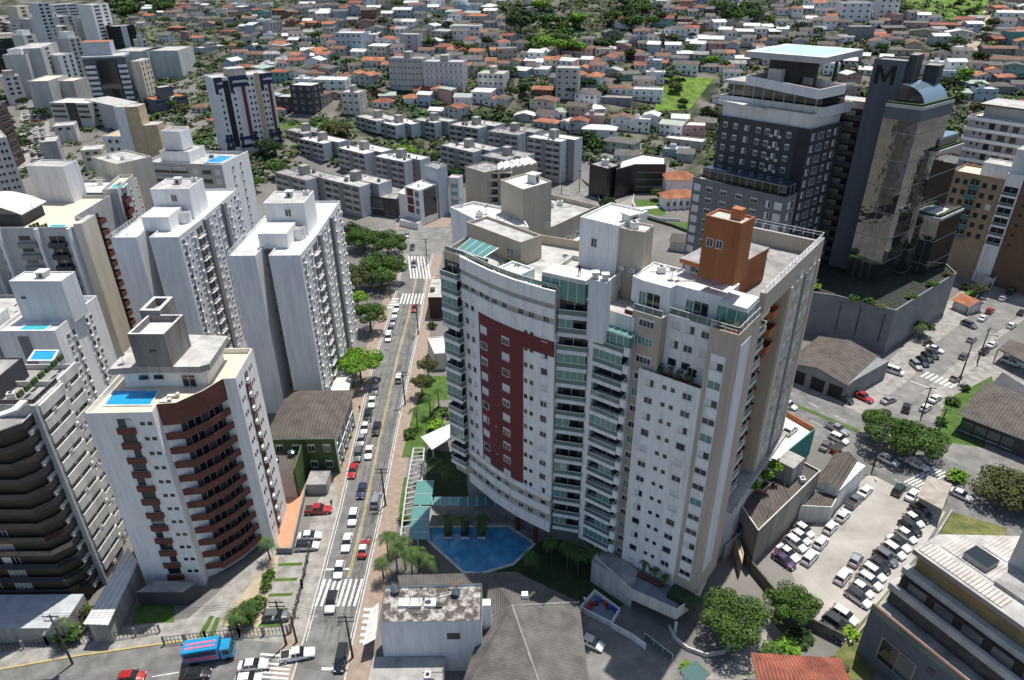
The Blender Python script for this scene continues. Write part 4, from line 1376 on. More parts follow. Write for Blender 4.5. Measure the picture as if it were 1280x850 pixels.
b.prism([q[1] + Vector((.01, 0)), q[1] + Vector((.3, 0)), q[2] + Vector((.3, 0)), q[2] + Vector((.01, 0))], 0, 38.3, WHITE)
t.add('side_wall', b)
for i in range(12):
 z = 36.6 - 2.9 * i
 for f, w in ((.18, 8.0), (.45, 6.0)): t.on('window', el('win', w, 1.3, 'bare', 'd'), q[0], q[1], W_ * f, z - 1.8)
 t.on('window', el('win', 3.0, 1.3, 'bare', 'd'), q[0], q[1], W_ * .80, z - 1.8)
 for f in (.66, .94): t.on('window_shutter', el('win', 2.2, 1.9, 'blind', 'g'), q[0], q[1], W_ * f, z - 2.0)
 b = t.mb()
 c0, c1 = q[0] + Vector((0, -.5)), q[0].lerp(q[1], .56) + Vector((0, -.5))
 b.prism([c0, c1, c1 + Vector((0, .48)), c0 + Vector((0, .48))], z - .9, z + .1, LGREY)
 t.add('parapet_band', b)
 for f in (.35, .65): t.on('window', el('win', .9, 1.1, 'split'), q[1], q[2], D_ * f, z - 1.6, .32)
t.mass(sub(q, W_ * .14, W_ * .52, D_ * .25, D_ * .8), 37.1, 40.5, WHITE, ROOFL, par=.3, name='penthouse')
t.mass(sub(q, W_ * .18, W_ * .42, D_ * .35, D_ * .7), 40.5, 46.5, WHITE, ROOFG, par=.3, name='water_tower')
pool(t, sub(q, W_ * .70, W_ * .90, D_ * .25, D_ * .75), 37.3, POOLW)
t.finish(90)
t = T('apartment_tower', 'white apartment block topped by a slim ochre and white tower', 'apartment tower', (-115, 250))
q = rect(38.0, (128, 170), (192, 171), depth=16)
zq = 38.0
t.mass(q, 0, zq, WHITE2, YELLOW, par=.4, name='wall')
W_, D_ = dims(q)
tq = rect(50.0, (141, 134), (154, 133.5), depth=6)
t.mass([tq[0], tq[1], tq[1] + Vector((0, 6)), tq[0] + Vector((0, 6))], 30, 50.0, WHITE2, ROOFL, name='water_tower')
t.mass([tq[1] + Vector((.02, .5)), tq[1] + Vector((4.2, 1.5)), tq[1] + Vector((4.2, 7)), tq[1] + Vector((.02, 7))], 30, 49.8, YELLOW, ROOFL, name='water_tower')
t.mass([tq[1] + Vector((4.3, 1.5)), tq[1] + Vector((8.8, 2.5)), tq[1] + Vector((8.8, 8)), tq[1] + Vector((4.3, 8))], 30, 43.4, YELLOW, ROOFL, name='water_tower')
for i in range(11):
 z = 35.5 - 2.95 * i
 for f in (.12, .26, .62, .72, .9): t.on('window', el('win', 1.2, 1.3, 'plain'), q[0], q[1], W_ * f, z)
q3 = rect(36.5, (192, 174), (236, 158), depth=12)
t.mass(q3, 0, 36.5, WHITE, YELLOW, par=.4, name='wall')
W_, D_ = dims(q3)
for i in range(10):
 for f in (.2, .5, .8): t.on('window', el('win', 1.2, 1.2, 'plain'), q3[0], q3[1], W_ * f, 33.5 - 2.95 * i)
t.finish(80)
t = T('apartment_tower', 'small white apartment block with rows of square windows at the left edge', 'apartment tower', (-140, 225))
q = rect(33.0, (-30, 176), (8, 171), (20, 160))
t.mass(q, 0, 33.0, OFFW, ROOFL, par=.5, name='wall')
W_, D_ = dims(q)
for i in range(11):
 for f in (.35, .5, .7, .85): t.on('window', el('win', 1.0, 1.1, 'plain'), q[0], q[1], W_ * f, 30 - 2.9 * i)
t.finish(60)
t = T('apartment_tower', 'plain beige tower with a blank windowless wall above the avenue of cars', 'apartment tower', (-120, 230))
q = rect(34.0, (48, 178), (70, 176), (86, 168))
t.mass(q, 0, 34.0, CONC, ROOFL, par=.3, name='wall')
t.on('window', el('win', 1.2, 1.0, 'simple'), q[1], q[2], 6, 30)
t.finish()
# ---------------------------------------------------------------- long slab blocks in rows
SLABG = mat('slab_shaded_grey', (.30, .30, .295), .85, .2, .5, streak=True)  # grey carries the shade of the long fronts in its colour
ORD = ['first', 'second', 'third', 'fourth', 'fifth', 'sixth', 'seventh', 'eighth', 'ninth', 'tenth', 'eleventh', 'twelfth', 'thirteenth', 'fourteenth', 'fifteenth', 'sixteenth', 'seventeenth', 'eighteenth', 'nineteenth', 'twentieth', 'twenty-first', 'twenty-second']
def slab(lab, pl, pr, pb, z, nf, roofm, off=3.6, base=None):
 q = rect(z, pl, pr, pb)
 c = (q[0] + q[2]) / 2
 zb = base if base is not None else terrain(c.x, c.y) - .5
 t = T('slab_block', lab, 'apartment block', (c.x, c.y), zb, 'long grey walk-up slab blocks')
 W_, D_ = dims(q)
 D_ = min(max(D_, 6.5), 9.5)
 q = sub(q, 0, W_, 0, D_)
 q2 = sub(q, off, W_ + off, D_ + .01, D_ * 2 + .4)
 t.mass(q, zb, z, SLABG, roofm, par=.35, pt=.15, name='wall')
 t.mass(q2, zb, z + .02, SLABG, roofm, par=.35, pt=.15, name='wall')
 e = (q[1] - q[0]).normalized()
 n = Vector((-e.y, e.x))
 b = t.mb()
 b.prism([q[1] + e * .01, q[1] + e * .12, q[2] + e * .12 - n * 1.4, q[2] + e * .01 - n * 1.4], zb, z + .03, WHITE2)
 t.add('end_wall', b)
 b = t.mb()
 b.prism([q2[1] + e * .01, q2[1] + e * .12, q2[2] + e * .12, q2[2] + e * .01], zb, z + .03, WHITE2)
 t.add('end_wall', b)
 s0 = sub(q, W_ * .48, W_ * .48 + 3.6, D_ - 1.6, D_ + 2.0)
 t.mass(s0, z - .4, z + 3.4, CONC, CONC, name='stair_tower')
 b = t.mb()
 p = q[0].lerp(q[1], .5)
 b.prism([p - e * 1.3 - n * .3, p + e * 1.3 - n * .3, p + e * 1.3 - n * .01, p - e * 1.3 - n * .01], zb, z + .1, MGREY)
 t.add('stair_bay', b)
 fh = 2.75
 for i in range(nf):
  zz = z - 1.0 - fh * i
  for f in (.12, .34, .66, .88):
   t.on('window', el('win', W_ * .15, 1.15, 'bare', 'd'), q[0], q[1], W_ * f, zz - 1.15)
  b = t.mb()
  for f0, f1 in ((.02, .45), (.55, .98)):
   p0, p1 = q[0].lerp(q[1], f0), q[0].lerp(q[1], f1)
   b.prism([p0 - n * .18, p1 - n * .18, p1 - n * .01, p0 - n * .01], zz - 2.4, zz - 1.35, LGREY)
  t.add('parapet_band', b)
  t.on('window', el('win', .7, .8, 'simple'), q[1], q[2], D_ - .8, zz - 1.2, .03)
 t.finish()
def c4(x, y): return (340 + x / 6.07, 120 + y / 6.07)
def c5(x, y): return (540 + x / 6.07, 120 + y / 6.07)
for lab, pts, z, nf, rm in (
 ('grey slab block with a brown-grey roof, nearest the white slab towers', (c4(15, 575), c4(255, 640), c4(315, 615)), 13.0, 4, ROOFG),
 ('grey slab block with a cream roof beside the dark glass showroom', (c4(385, 625), c4(660, 690), c4(745, 655)), 13.0, 4, ROOFL),
 ('grey slab block at the left end of the second row, beside dark trees', (c4(95, 250), c4(235, 288), c4(300, 270)), 13.5, 4, ROOFG),
 ('grey slab block with a white roof, second from the left in the second row', (c4(200, 320), c4(385, 362), c4(470, 345)), 13.5, 4, ROOFW),
 ('grey slab block with a white roof left of the bright green round tree', (c4(495, 390), c4(700, 440), c4(780, 415)), 13.5, 4, ROOFW),
 ('grey slab block with a white roof just below the bright green round tree', (c4(775, 455), c4(1000, 500), c4(1070, 475)), 13.5, 4, ROOFW),
 ('grey slab block at the left end of the back row, behind the round tree', (c4(630, 150), c4(790, 190), c4(860, 172)), 18.0, 5, ROOFL),
 ('grey slab block of the back row with a white roof, behind the round tree', (c4(790, 190), c4(935, 225), c4(1010, 205)), 17.0, 5, ROOFW),
 ('grey slab block of the back row directly behind the pale blue tower', (c4(1065, 175), c5(20, 205), c5(85, 195)), 18.0, 5, ROOFL),
 ('grey slab block in the middle of the back row', (c5(130, 215), c5(350, 247), c5(425, 222)), 18.5, 5, ROOFL),
 ('grey slab block of the back row left of the end block with the white gable', (c5(420, 265), c5(650, 297), c5(730, 272)), 18.5, 5, ROOFG),
 ('grey slab block with a tall white gable at the right end of the back row', (c5(720, 308), c5(975, 347), c5(1050, 330)), 20.0, 6, ROOFW),
 ('grey slab block just behind the pale blue tower in the middle row', (c5(60, 370), c5(310, 427), c5(380, 402)), 14.5, 4, ROOFL),
 ('grey slab block half hidden behind the curved beige building', (c5(370, 450), c5(560, 485), c5(640, 455)), 14.5, 4, ROOFG)):
 slab(lab, *pts, z, nf, rm)

# ---------------------------------------------------------------- the buildings around the square
t = T('office_block', 'white office block with red brick panels and a big black screen wall', 'office building', (-20, 270))
q = [at((505.6, 232.8), 14.7), at((524, 238), 14.7), at((545.4, 229.3), 14.7)]
q.append(q[0] + q[2] - q[1])
t.mass(q, 0, 14.7, WHITE, ROOFW, par=.4, name='wall')
e = (q[2] - q[1]).normalized()
L_ = (q[2] - q[1]).length
t.on('video_screen', el('win', L_ * .72, 11.0, 'plain', 'd'), q[1], q[2], L_ * .58, 3.0, .1)
L2 = (q[1] - q[0]).length
for i in range(3):
 t.on('brick_panel', el('panel', L2 * .42, 2.9, 'MAROON'), q[0], q[1], L2 * .35, 4.6 + 3.4 * i)
 t.on('window', el('win', L2 * .24, 2.6, 'split'), q[0], q[1], L2 * .82, 4.8 + 3.4 * i)
ql = [q[0] + (q[0] - q[1]).normalized() * 5 + Vector((.4, .6)), q[0] + Vector((.4, .6)), q[0] + Vector((2.5, 9)), q[0] + (q[0] - q[1]).normalized() * 5 + Vector((2.5, 9))]
t.mass(ql, 0, 11.0, WHITE, ROOFW, par=.3, name='wall')
t.mass([q[0] - Vector((2.5, 5)), q[1] - Vector((1, 4)), q[1], q[0]], 0, 2.6, WHITE, ROOFL, name='ramp_wall')
t.finish()
t = T('slim_tower', 'slim pale blue-grey windowless tower behind the black screen', 'tower', (-10, 280))
q = [at((530.5, 206), 20.5), at((546.6, 211), 20.5), at((558.7, 206), 20.5)]
q.append(q[0] + q[2] - q[1])
t.mass(q, 0, 20.5, mat('pale_blue_grey', (.42, .46, .51), .8, .1, .4), ROOFG, par=.6, name='wall')
q2 = [q[2] + Vector((.3, -.5)), q[2] + Vector((4.5, -1.5)), q[2] + Vector((6, 3)), q[2] + Vector((1.5, 4))]
t.mass(q2, 0, 15.5, WHITE2, ROOFL, par=.3, name='wall')
for i in range(4): t.on('window', el('win', 2.6, 1.6, 'green'), q2[0], q2[1], 2.3, 1.5 + 3.3 * i)
t.finish()
t = T('showroom', 'low dark glass showroom with a flat grey roof', 'showroom', (-45, 258))
q = [at(p, 8.0) for p in ((452.9, 243.5), (495.7, 249), (504.7, 236), (480, 230))]
t.mass(q, 0, 8.0, DGREY, ROOFG, par=.3, name='wall')
L_ = (q[1] - q[0]).length
for f, st in ((.14, 'blue'), (.34, 'blue'), (.52, 'blue')): t.on('window', el('win', L_ * .17, 4.2, st, 'd'), q[0], q[1], L_ * f, 3.0)
for f in (.7, .87): t.on('window', el('win', L_ * .15, 6.6, 'plain', 'd'), q[0], q[1], L_ * f, .6)
t.finish()
t = T('office_block', 'beige office block with rounded dark balconies and a white sawtooth skylight', 'office building', (0, 290))
q = rect(16.5, (581, 208), (606, 215.5), depth=12)
t.mass(q, 0, 16.5, BEIGE, ROOFG, par=.5, name='wall')
q2 = rect(15.5, (606, 216.5), (640, 216), depth=13)
t.mass(q2, 0, 15.5, BEIGE, ROOFG, par=.5, name='wall')
L2 = (q2[1] - q2[0]).length
q3 = [at((622, 211), 17.0), at((672, 203), 17.0), at((660, 196), 17.0), at((622, 203), 17.0)]
t.mass(ccw(q3), 0, 16.2, BEIGE, ROOFW, name='wall')
b = t.mb()
for k in range(6):
 a_, c_ = Vector(q3[0]).lerp(q3[1], k / 6), Vector(q3[0]).lerp(q3[1], (k + .9) / 6)
 d_, f_ = Vector(q3[3]).lerp(q3[2], k / 6), Vector(q3[3]).lerp(q3[2], (k + .9) / 6)
 b.hexa([(*a_, 16.25), (*c_, 16.25), (*f_, 16.25), (*d_, 16.25)], [(*a_, 16.5), (*c_, 17.3), (*f_, 17.3), (*d_, 16.5)], ROOFW)
t.add('skylight', b)
for i in range(4):
 z = 12.4 - 3.3 * i
 t.on('balcony', el('balcony', L2 * .38, 1.3, 'BEIGE', 'solid', 1.0, 3.2, 'DARK'), q2[0], q2[1], L2 * .28, z)
 t.on('balcony', el('balcony', L2 * .38, 1.0, 'BEIGE', 'solid', 1.0, 3.2, 'DARK'), q2[0], q2[1], L2 * .75, z)
t.finish()
t = T('office_block', 'black glass office building with a white-edged roof opposite the lawn', 'office building', (45, 300))
q = [at((737.2, 204.6), 14.0), at((759.7, 210.7), 14.0), at((776, 205.5), 14.0)]
q.append(q[0] + q[2] - q[1])
BLK = mat('black_glass_cladding', (.02, .021, .023), .25, .15, .3, spec=.6)
t.mass(q, 0, 14.0, BLK, ROOFG, par=.4, name='wall')
t.put('cooling_unit', el('unit', 3.2, 2.2, 2.4), *((q[0] + q[2]) / 2), 13.6)
q2 = [at(p, 13.0) for p in ((770, 212), (795, 205.5), (833, 205.5), (833, 196), (802, 192), (776, 200))]
t.mass(q2, 0, 13.0, BLK, ROOFW, par=.5, pt=.9, parm=DGREY, name='wall')
L2 = (Vector(q2[2]) - Vector(q2[1])).length
for i in range(3): t.on('window', el('win', L2 * .9, .35, 'blue', 'd'), q2[1], q2[2], L2 * .5, 3 + 3.2 * i)
t.finish()
t = T('villa', 'white villa with orange tiled roofs and a front lawn', 'house', (64, 285))
def gable(tt, q, z0, z1, rise, wall, roofm, axis=0, over=.5, name='wall'):
 """walls with a pitched roof over a rectangle; axis 0: ridge parallel to the front edge"""
 W_, D_ = dims(q)
 e = (q[1] - q[0]).normalized()
 n = Vector((-e.y, e.x))
 o = tt.mass(q, z0, z1, wall, wall, name=name, roof='attic_floor')
 rz = math.atan2(e.y, e.x)
 b = MB()
 if axis == 0:
  x0, x1, y0, ym, y1 = -over, W_ + over, -over, D_ / 2, D_ + over
  lo = -rise * over / (D_ / 2)
  b.poly([(x0, y0, lo), (x1, y0, lo), (x1, ym, rise), (x0, ym, rise)], roofm)
  b.poly([(x0, ym, rise), (x1, ym, rise), (x1, y1, lo), (x0, y1, lo)], roofm)
  for x in (x0 + over, x1 - over): b.poly([(x, 0, -.01), (x, D_, -.01), (x, ym, rise - .05)], wall)
  b.poly([(x0, y0, lo - .14), (x0, y1, lo - .14), (x1, y1, lo - .14), (x1, y0, lo - .14)], wall)
  b.poly([(x0, y0, lo - .14), (x1, y0, lo - .14), (x1, y0, lo), (x0, y0, lo)], OFFW)
 else:
  x0, xm, x1, y0, y1 = -over, W_ / 2, W_ + over, -over, D_ + over
  lo = -rise * over / (W_ / 2)
  b.poly([(x0, y0, lo), (xm, y0, rise), (xm, y1, rise), (x0, y1, lo)], roofm)
  b.poly([(xm, y0, rise), (x1, y0, lo), (x1, y1, lo), (xm, y1, rise)], roofm)
  for y in (0, D_): b.poly([(0, y, -.01), (W_, y, -.01), (xm, y, rise - .05)], wall)
 r = b.build('roof', tt.o, (q[0].x - tt.x, q[0].y - tt.y, z1 - tt.z), rz)
 return o
def hip(tt, q, z0, z1, rise, wall, roofm, over=.6, name='wall'):
 W_, D_ = dims(q)
 e = (q[1] - q[0]).normalized()
 tt.mass(q, z0, z1, wall, wall, name=name, roof='attic_floor')
 b = MB()
 x0, x1, y0, y1 = -over, W_ + over, -over, D_ + over
 lo = -.15
 if W_ >= D_:
  r0, r1 = (D_ / 2, D_ / 2), (W_ - D_ / 2, D_ / 2)
  b.poly([(x0, y0, lo), (x1, y0, lo), (*r1, rise), (*r0, rise)], roofm)
  b.poly([(x1, y1, lo), (x0, y1, lo), (*r0, rise), (*r1, rise)], roofm)
  b.poly([(x1, y0, lo), (x1, y1, lo), (*r1, rise)], roofm)
  b.poly([(x0, y1, lo), (x0, y0, lo), (*r0, rise)], roofm)
 else:
  r0, r1 = (W_ / 2, W_ / 2), (W_ / 2, D_ - W_ / 2)
  b.poly([(x1, y0, lo), (x1, y1, lo), (*r1, rise), (*r0, rise)], roofm)
  b.poly([(x0, y1, lo), (x0, y0, lo), (*r0, rise), (*r1, rise)], roofm)
  b.poly([(x0, y0, lo), (x1, y0, lo), (*r0, rise)], roofm)
  b.poly([(x1, y1, lo), (x0, y1, lo), (*r1, rise)], roofm)
 b.poly([(x0, y0, lo - .15), (x0, y1, lo - .15), (x1, y1, lo - .15), (x1, y0, lo - .15)], wall)
 for a_, c_ in (((x0, y0), (x1, y0)), ((x1, y0), (x1, y1)), ((x1, y1), (x0, y1)), ((x0, y1), (x0, y0))):
  b.poly([(*a_, lo - .15), (*c_, lo - .15), (*c_, lo), (*a_, lo)], OFFW)
 b.build('roof', tt.o, (q[0].x - tt.x, q[0].y - tt.y, z1 - tt.z), math.atan2(e.y, e.x))
q = rect(9.0, (833, 224), (869, 224), depth=8)
hip(t, q, 0, 9.0, 2.6, WHITE, TILEO)
q = rect(5.0, (832, 248), (872, 246), depth=8)
hip(t, q, 0, 5.0, 2.4, WHITE, TILEO)
L_ = (q[1] - q[0]).length
for f in (.1, .3, .5, .7, .9): t.on('window', el('win', 1.3, 2.2, 'split'), q[0], q[1], L_ * f, 1.6)
b = t.mb()
for f in (0.02, .2, .4, .6, .8, .98):
 p = q[0].lerp(q[1], f) - Vector((0, 1.6))
 b.cyl(p.x, p.y, 0, 4.6, .22, WHITE, 8)
t.add('porch_columns', b)
t.finish()
sheet('villa_lawn', [(793, 249), (826, 250), (832, 268), (824, 270), (798, 264)], GRASS, .03)
sheet('villa_lawn', [(830, 279), (858, 277), (870, 284), (850, 288)], GRASS, .03)
sheet('villa_path', [(796, 259), (826, 257), (826, 260), (797, 262)], ROOFW, .045)
sheet('paved_drive', [(762, 262), (790, 245), (800, 268), (790, 275), (765, 270)], PAVE, .024)
def lowwall(name, lab, pts, h, m, w=.2, z=0.0, close=False):
 P = [at(p, z) for p in pts]
 if close: P.append(P[0])
 o = thing(name, lab, 'wall', (P[0].x, P[0].y, z))
 b = MB((P[0].x, P[0].y, z))
 Qq = inset(P, w, closed=False)
 b.strip(Qq, P, z, z + h, m)
 b.build('wall', o)
 return o
lowwall('garden_wall', 'white low wall around the villa lawn', ((792, 246), (790, 256), (796, 268), (824, 276), (850, 277)), 1.2, WHITE)
t = T('wall_block', 'tall brown-walled shed open to the street beside the curved tower', 'shed', (-22, 195))
q = rectw(-24.6, -19.5, 186, 200)
t.mass(q, 0, 7.0, CREAM, ROOFL, par=.3, name='wall')
b = t.mb()
b.prism(rectw(-24.4, -19.7, 185.8, 185.98), 0, 6.8, mat('dark_brown_panel', (.06, .03, .025), .8, .15))
t.add('front_panel', b)
t = T('kiosk', 'small street shop with a curved white and red awning', 'shop', (-22, 206))
q = rectw(-25.0, -21, 203.5, 210)
t.mass(q, 0, 3.6, OFFW, TERRA, par=.3, name='wall')
t = T('shop', 'white-roofed shop between the street and the curved tower', 'shop', (-20, 165))
q = ccw([at(p, 5.0) for p in ((534, 422), (556, 420), (558, 441), (543, 442))])
t.mass(q, 0, 5.0, OFFW, ROOFW, par=.25, name='wall')
t = T('green_building', 'moss-green two-storey building with a dark hipped roof at the kerb', 'building', (-42, 122))
q = rectw(-49.5, -36.4, 115.4, 131.5)
hip(t, q, 0, 9.6, 2.6, GREENP, FIBRED, over=.9)
for i, z in enumerate((1.5, 5.6)):
 for f in (.12, .38, .62, .86): t.on('window', el('win', 1.3, 1.7, 'split'), q[0], q[1], 13.1 * f, z)
 for f in (.08, .2, .32, .44, .56, .68, .8, .92): t.on('window', el('win', 1.0, 1.8, 'split'), q[1], q[2], 16.1 * f, z)
b = t.mb()
b.box(-36.38, -36.15, 115.3, 131.6, 4.6, 5.0, WHITE)
for y in (115.4, 119.4, 123.4, 127.4, 131.3): b.box(-36.38, -36.10, y - .2, y + .2, 0, 9.3, WHITE)
t.add('facade_trim', b)
t.mass(rectw(-50, -43.2, 107.5, 115.2), 0, 6.0, mat('pinkish_render', (.44, .36, .32), .85, .15), FIBRED, name='wall')
b = t.mb()
b.hexa([(-43.1, 108, 0), (-42.8, 108, 0), (-42.8, 115.2, 0), (-43.1, 115.2, 0)], [(-43.1, 108, 7), (-42.8, 108, 7), (-42.8, 115.2, 8.4), (-43.1, 115.2, 8.4)], GREENP)
t.add('side_screen', b)
t.mass(rectw(-41.5, -37.4, 108.5, 113), 0, 2.6, CONC, ROOFG, name='gate_lodge')
t.finish()

# ---------------------------------------------------------------- foreground: white block and its big corrugated roofs
t = T('corner_building', 'white corner building with a stained flat roof and three pale hatches', 'building', (-15, 74))
zc = 11.0
q = [at(p, zc) for p in ((473.8, 778.1), (601.4, 776.5), (602.3, 728.7), (481.2, 732))]
t.mass(q, 0, zc, WHITE2, ROOFD, par=.45, pt=.12, parm=DGREY, name='wall')
for u in (505, 520.5, 538):
 p = at((u, 754.5), zc - .4)
 b = t.mb()
 b.box(p.x - .85, p.x + .85, p.y - .75, p.y + .75, zc - .45, zc + .0, ROOFW)
 t.add('roof_hatch', b)
for p_ in ((494, 738), (570, 741)): t.put('water_tank', el('tank', .7, .9), *at(p_, zc), zc - .45)
p = at((549, 755), zc)
b = t.mb()
b.box(p.x - .5, p.x + .5, p.y - .4, p.y + .4, zc - .45, zc - .1, DGREY)
b.beam((p.x, p.y, zc - .1), (p.x, p.y + .5, zc + 3.8), .05, GREYM)
t.add('antenna', b)
b = t.mb()
p = at((566, 735), zc)
b.beam((p.x - .6, p.y, zc), (p.x + 1.6, p.y + .6, zc + 1.2), .08, mat('raw_timber', (.40, .24, .15), .85, .15))
b.beam((p.x + .2, p.y, zc), (p.x - .4, p.y + .6, zc + 1.3), .08, MATS['raw_timber'])
t.add('timber_prop', b)
e = (q[1] - q[0]).normalized()
L_ = (q[1] - q[0]).length
t.on('window', el('win', 1.9, 1.15, 'bare', 'd'), q[0], q[1], L_ * .72, zc - 3.6)
t.mass([q[1] + Vector((.1, 2.6)), q[1] + Vector((1.3, 2.6)), q[1] + Vector((1.3, 3.8)), q[1] + Vector((.1, 3.8))], 6, zc + .2, WHITE, ROOFW, name='chimney_stack')
b = t.mb()
aw = [at(p, 3.2) for p in ((453, 806), (470, 800), (474, 754), (463, 761))]
b.hexa([(*p, 2.9 + .5 * (k in (1, 2))) for k, p in enumerate(aw)], [(*p, 3.0 + .5 * (k in (1, 2))) for k, p in enumerate(aw)], ROOFW)
t.add('awning', b)
t.mass([q[0] + Vector((-1.9, -9)), q[0] + Vector((9, -9)), q[0] + Vector((9, -.1)), q[0] + Vector((-1.6, -.1))], 0, 3.6, WHITE2, CONC, name='wall')
t.finish()
t = T('tiled_hall', 'hall with large grey corrugated hipped roofs next to the white corner building', 'hall', (2, 70))
zr = 6.2
A_, B_, C_, D_ = at((613, 717), zr), at((724, 753), zr), at((742, 900), zr), at((560, 900), zr)
r0, r1 = at((640, 757), 8.6), at((690, 900), 8.6)
b = t.mb()
def rp(pts, m): b.poly([(p[0], p[1], z) for p, z in pts], m)
E_, F_ = at((645, 714.5), zr), at((645, 726), zr)
G_ = at((497, 719), zr)
H_ = at((497, 726), zr - .6)
rp([(at((604, 775), 5.2), 5.2), (at((613, 717), zr), zr), (E_, zr), (B_, zr), (r0, 8.6)], FIBRE)
b.mats and None
t.add('roof', b)
b = t.mb()
rp([(B_, zr), (r0, 8.6), (r1, 8.6), (C_, zr)][::-1], FIBREY)
t.add('roof', b)
b = t.mb()
rp([(r0, 8.6), (at((604, 778), 5.4), 5.4), (at((560, 900), zr), 5.4), (r1, 8.6)], FIBREY)
t.add('roof', b)
b = t.mb()
rp([(G_, zr), (E_, zr), (at((613, 733), 5.2), 5.2), (at((500, 735), 5.2), 5.2)][::-1], FIBRE)
t.add('roof', b)
b = t.mb()
b.beam((*r0, 8.66), (*B_, zr + .08), .16, CONC)
b.beam((*r0, 8.66), (*r1, 8.66), .16, CONC)
b.beam((*r0, 8.66), (*at((604, 777), 5.3), 5.5), .16, CONC)
t.add('ridge_cap', b)
b = t.mb()
b.prism(ccw([A_ + Vector((0, .2)), B_ - Vector((.5, .4)), C_ - Vector((.6, 0)), D_, at((604, 778), 5.2)]), 0, 5.0, OFFW)
t.add('wall', b)
p = at((656, 747), 7.5)
b = t.mb()
b.box(p.x - .5, p.x + .5, p.y - .45, p.y + .45, 6.2, 8.4, WHITE)
t.add('chimney_stack', b)
t.finish()
# ---------------------------------------------------------------- right: car-park side buildings
t = T('workshop', 'low grey-roofed workshop with a concrete block on its roof beside the car park', 'building', (50, 98))
zq = 8.6
q = [at(p, zq) for p in ((918.8, 620), (948, 663.5), (1026, 588), (984, 566))]
t.mass(q, 0, zq, mat('grimy_wall', (.30, .27, .23), .9, .3, .4, streak=True), FIBRED, par=.5, pt=.2, parm=OFFW, name='wall')
c = at((985, 592), zq)
e = (q[2] - q[1]).normalized()
n = Vector((-e.y, e.x))
bq = [c - e * 2.2 - n * 1.6, c + e * 2.2 - n * 1.6, c + e * 2.2 + n * 1.8, c - e * 2.2 + n * 1.8]
t.mass(bq, zq - .5, zq + 3.4, CONC, CONC, name='water_tower')
sk = at((951, 606), zq)
sq = [sk - e * 1.6 - n * 1.3, sk + e * 1.6 - n * 1.3, sk + e * 1.6 + n * 1.3, sk - e * 1.6 + n * 1.3]
b = t.mb()
b.ring(ccw(sq), inset(ccw(sq), .25), zq - .5, zq + .3, TERRA, OFFW)
t.add('light_well', b)
t.on('window', el('win', 1.6, .9, 'bare'), q[0], q[1], 3.5, 4.2)
t.mass([q[0] + Vector((-.6, -3.6)), q[1] + Vector((-2.6, -2.2)), q[1] + Vector((-1.6, .2)), q[0] + Vector((.6, -.4))], 0, 3.2, YELLOW, ROOFL, par=.4, name='annex')
t.finish()
t = T('gabled_shed', 'white gabled shed with brown roof sheets standing at the car park edge', 'shed', (62, 100))
q = [at(p, 6.0) for p in ((1021.7, 598.6), (1049.4, 610), (1083, 578), (1053, 563))]
gable(t, q, 0, 5.2, 1.5, WHITE, FIBRED, axis=1, over=.35)
q2 = [at(p, 4.0) for p in ((1001, 632), (1040, 634), (1050, 616), (1016, 612))]
t.mass(q2, 0, 4.0, OFFW, FIBRED, par=.3, name='wall')
L_ = (q[2] - q[1]).length
for f in (.12, .35, .58, .8): t.on('wall_lamp', el('dish', .22), q[1], q[2], L_ * f, 3.2)
t.finish()
t = T('parking_deck', 'raised pale parking deck with orange and teal walls behind the curved tower', 'parking deck', (48, 100))
zd = 11.0
dq = [at(p, zd) for p in ((921, 634), (928, 560), (972, 524), (974, 511), (1017, 540), (983, 567), (940, 603))]
dq = dq[:1] + [RW(-3.6, 9.0), RW(-3.6, 32.0)] + dq[3:]
t.mass(ccw(dq), 0, zd, OFFW, mat('pale_concrete_deck', (.66, .63, .56), .9, .1, .3), name='wall')  # one even pale concrete tone across the deck top
b = t.mb()
P_ = [at(p, zd) for p in ((973, 511), (985, 522), (1016, 540))]
b.strip(inset(P_, .25, closed=False), P_, zd, zd + 1.1, TERRA)
t.add('parapet', b)
b = t.mb()
P_ = [at(p, zd) for p in ((1017, 540), (985, 566))]
b.strip(inset(P_, .2, closed=False), P_, 5.5, zd + .9, TEAL)
t.add('parapet', b)
t.finish()
lowwall('boundary_wall', 'mossy brown boundary wall between the car park and the round tree', ((930, 705), (985, 772), (1040, 800), (1052, 806)), 2.2, mat('mossy_wall', (.13, .12, .095), .95, .3, .8), .25)
lowwall('boundary_wall', 'rough stone wall along the weedy edge of the car park', ((1188, 640), (1150, 700), (1105, 750), (1060, 806)), .8, CONC, .3)
lowwall('boundary_wall', 'pale high wall beside the foot of the curved tower', ((905, 700), (928, 678), (938, 700)), 3.4, OFFW, .25)
t = T('shed', 'open-fronted shed with a wide grey sheet roof by the avenue pavement', 'shed', (85, 165))
q = [at(p, 6.2) for p in ((986, 447), (1061, 475), (1113, 446), (1022, 420))]
gable(t, q, 0, 5.0, 1.6, MGREY, FIBRED, axis=1, over=.5)
L_ = (q[1] - q[0]).length
for f in (.22, .55, .84): t.on('door', el('panel', L_ * .22, 3.4, 'DARK'), q[0], q[1], L_ * f, .2)
t.finish()
t = T('restaurant', 'low restaurant with a broad hipped fibre roof and glass front behind a lawn', 'building', (120, 140))
q = [at(p, 5.0) for p in ((1205, 517), (1292, 550), (1330, 512), (1253, 465))]
hip(t, q, 0, 5.0, 2.0, DGREY, FIBRED, over=1.0)
L_ = (q[1] - q[0]).length
for f in (.1, .3, .5, .7): t.on('window', el('win', L_ * .17, 2.6, 'blue', 'd'), q[0], q[1], L_ * f, .8)
t.finish()
t = T('carport', 'brown-roofed open carport sheltering a white car', 'carport', (125, 160))
q = [at(p, 4.0) for p in ((1248, 436), (1300, 462), (1310, 440), (1262, 424))]
b = t.mb()
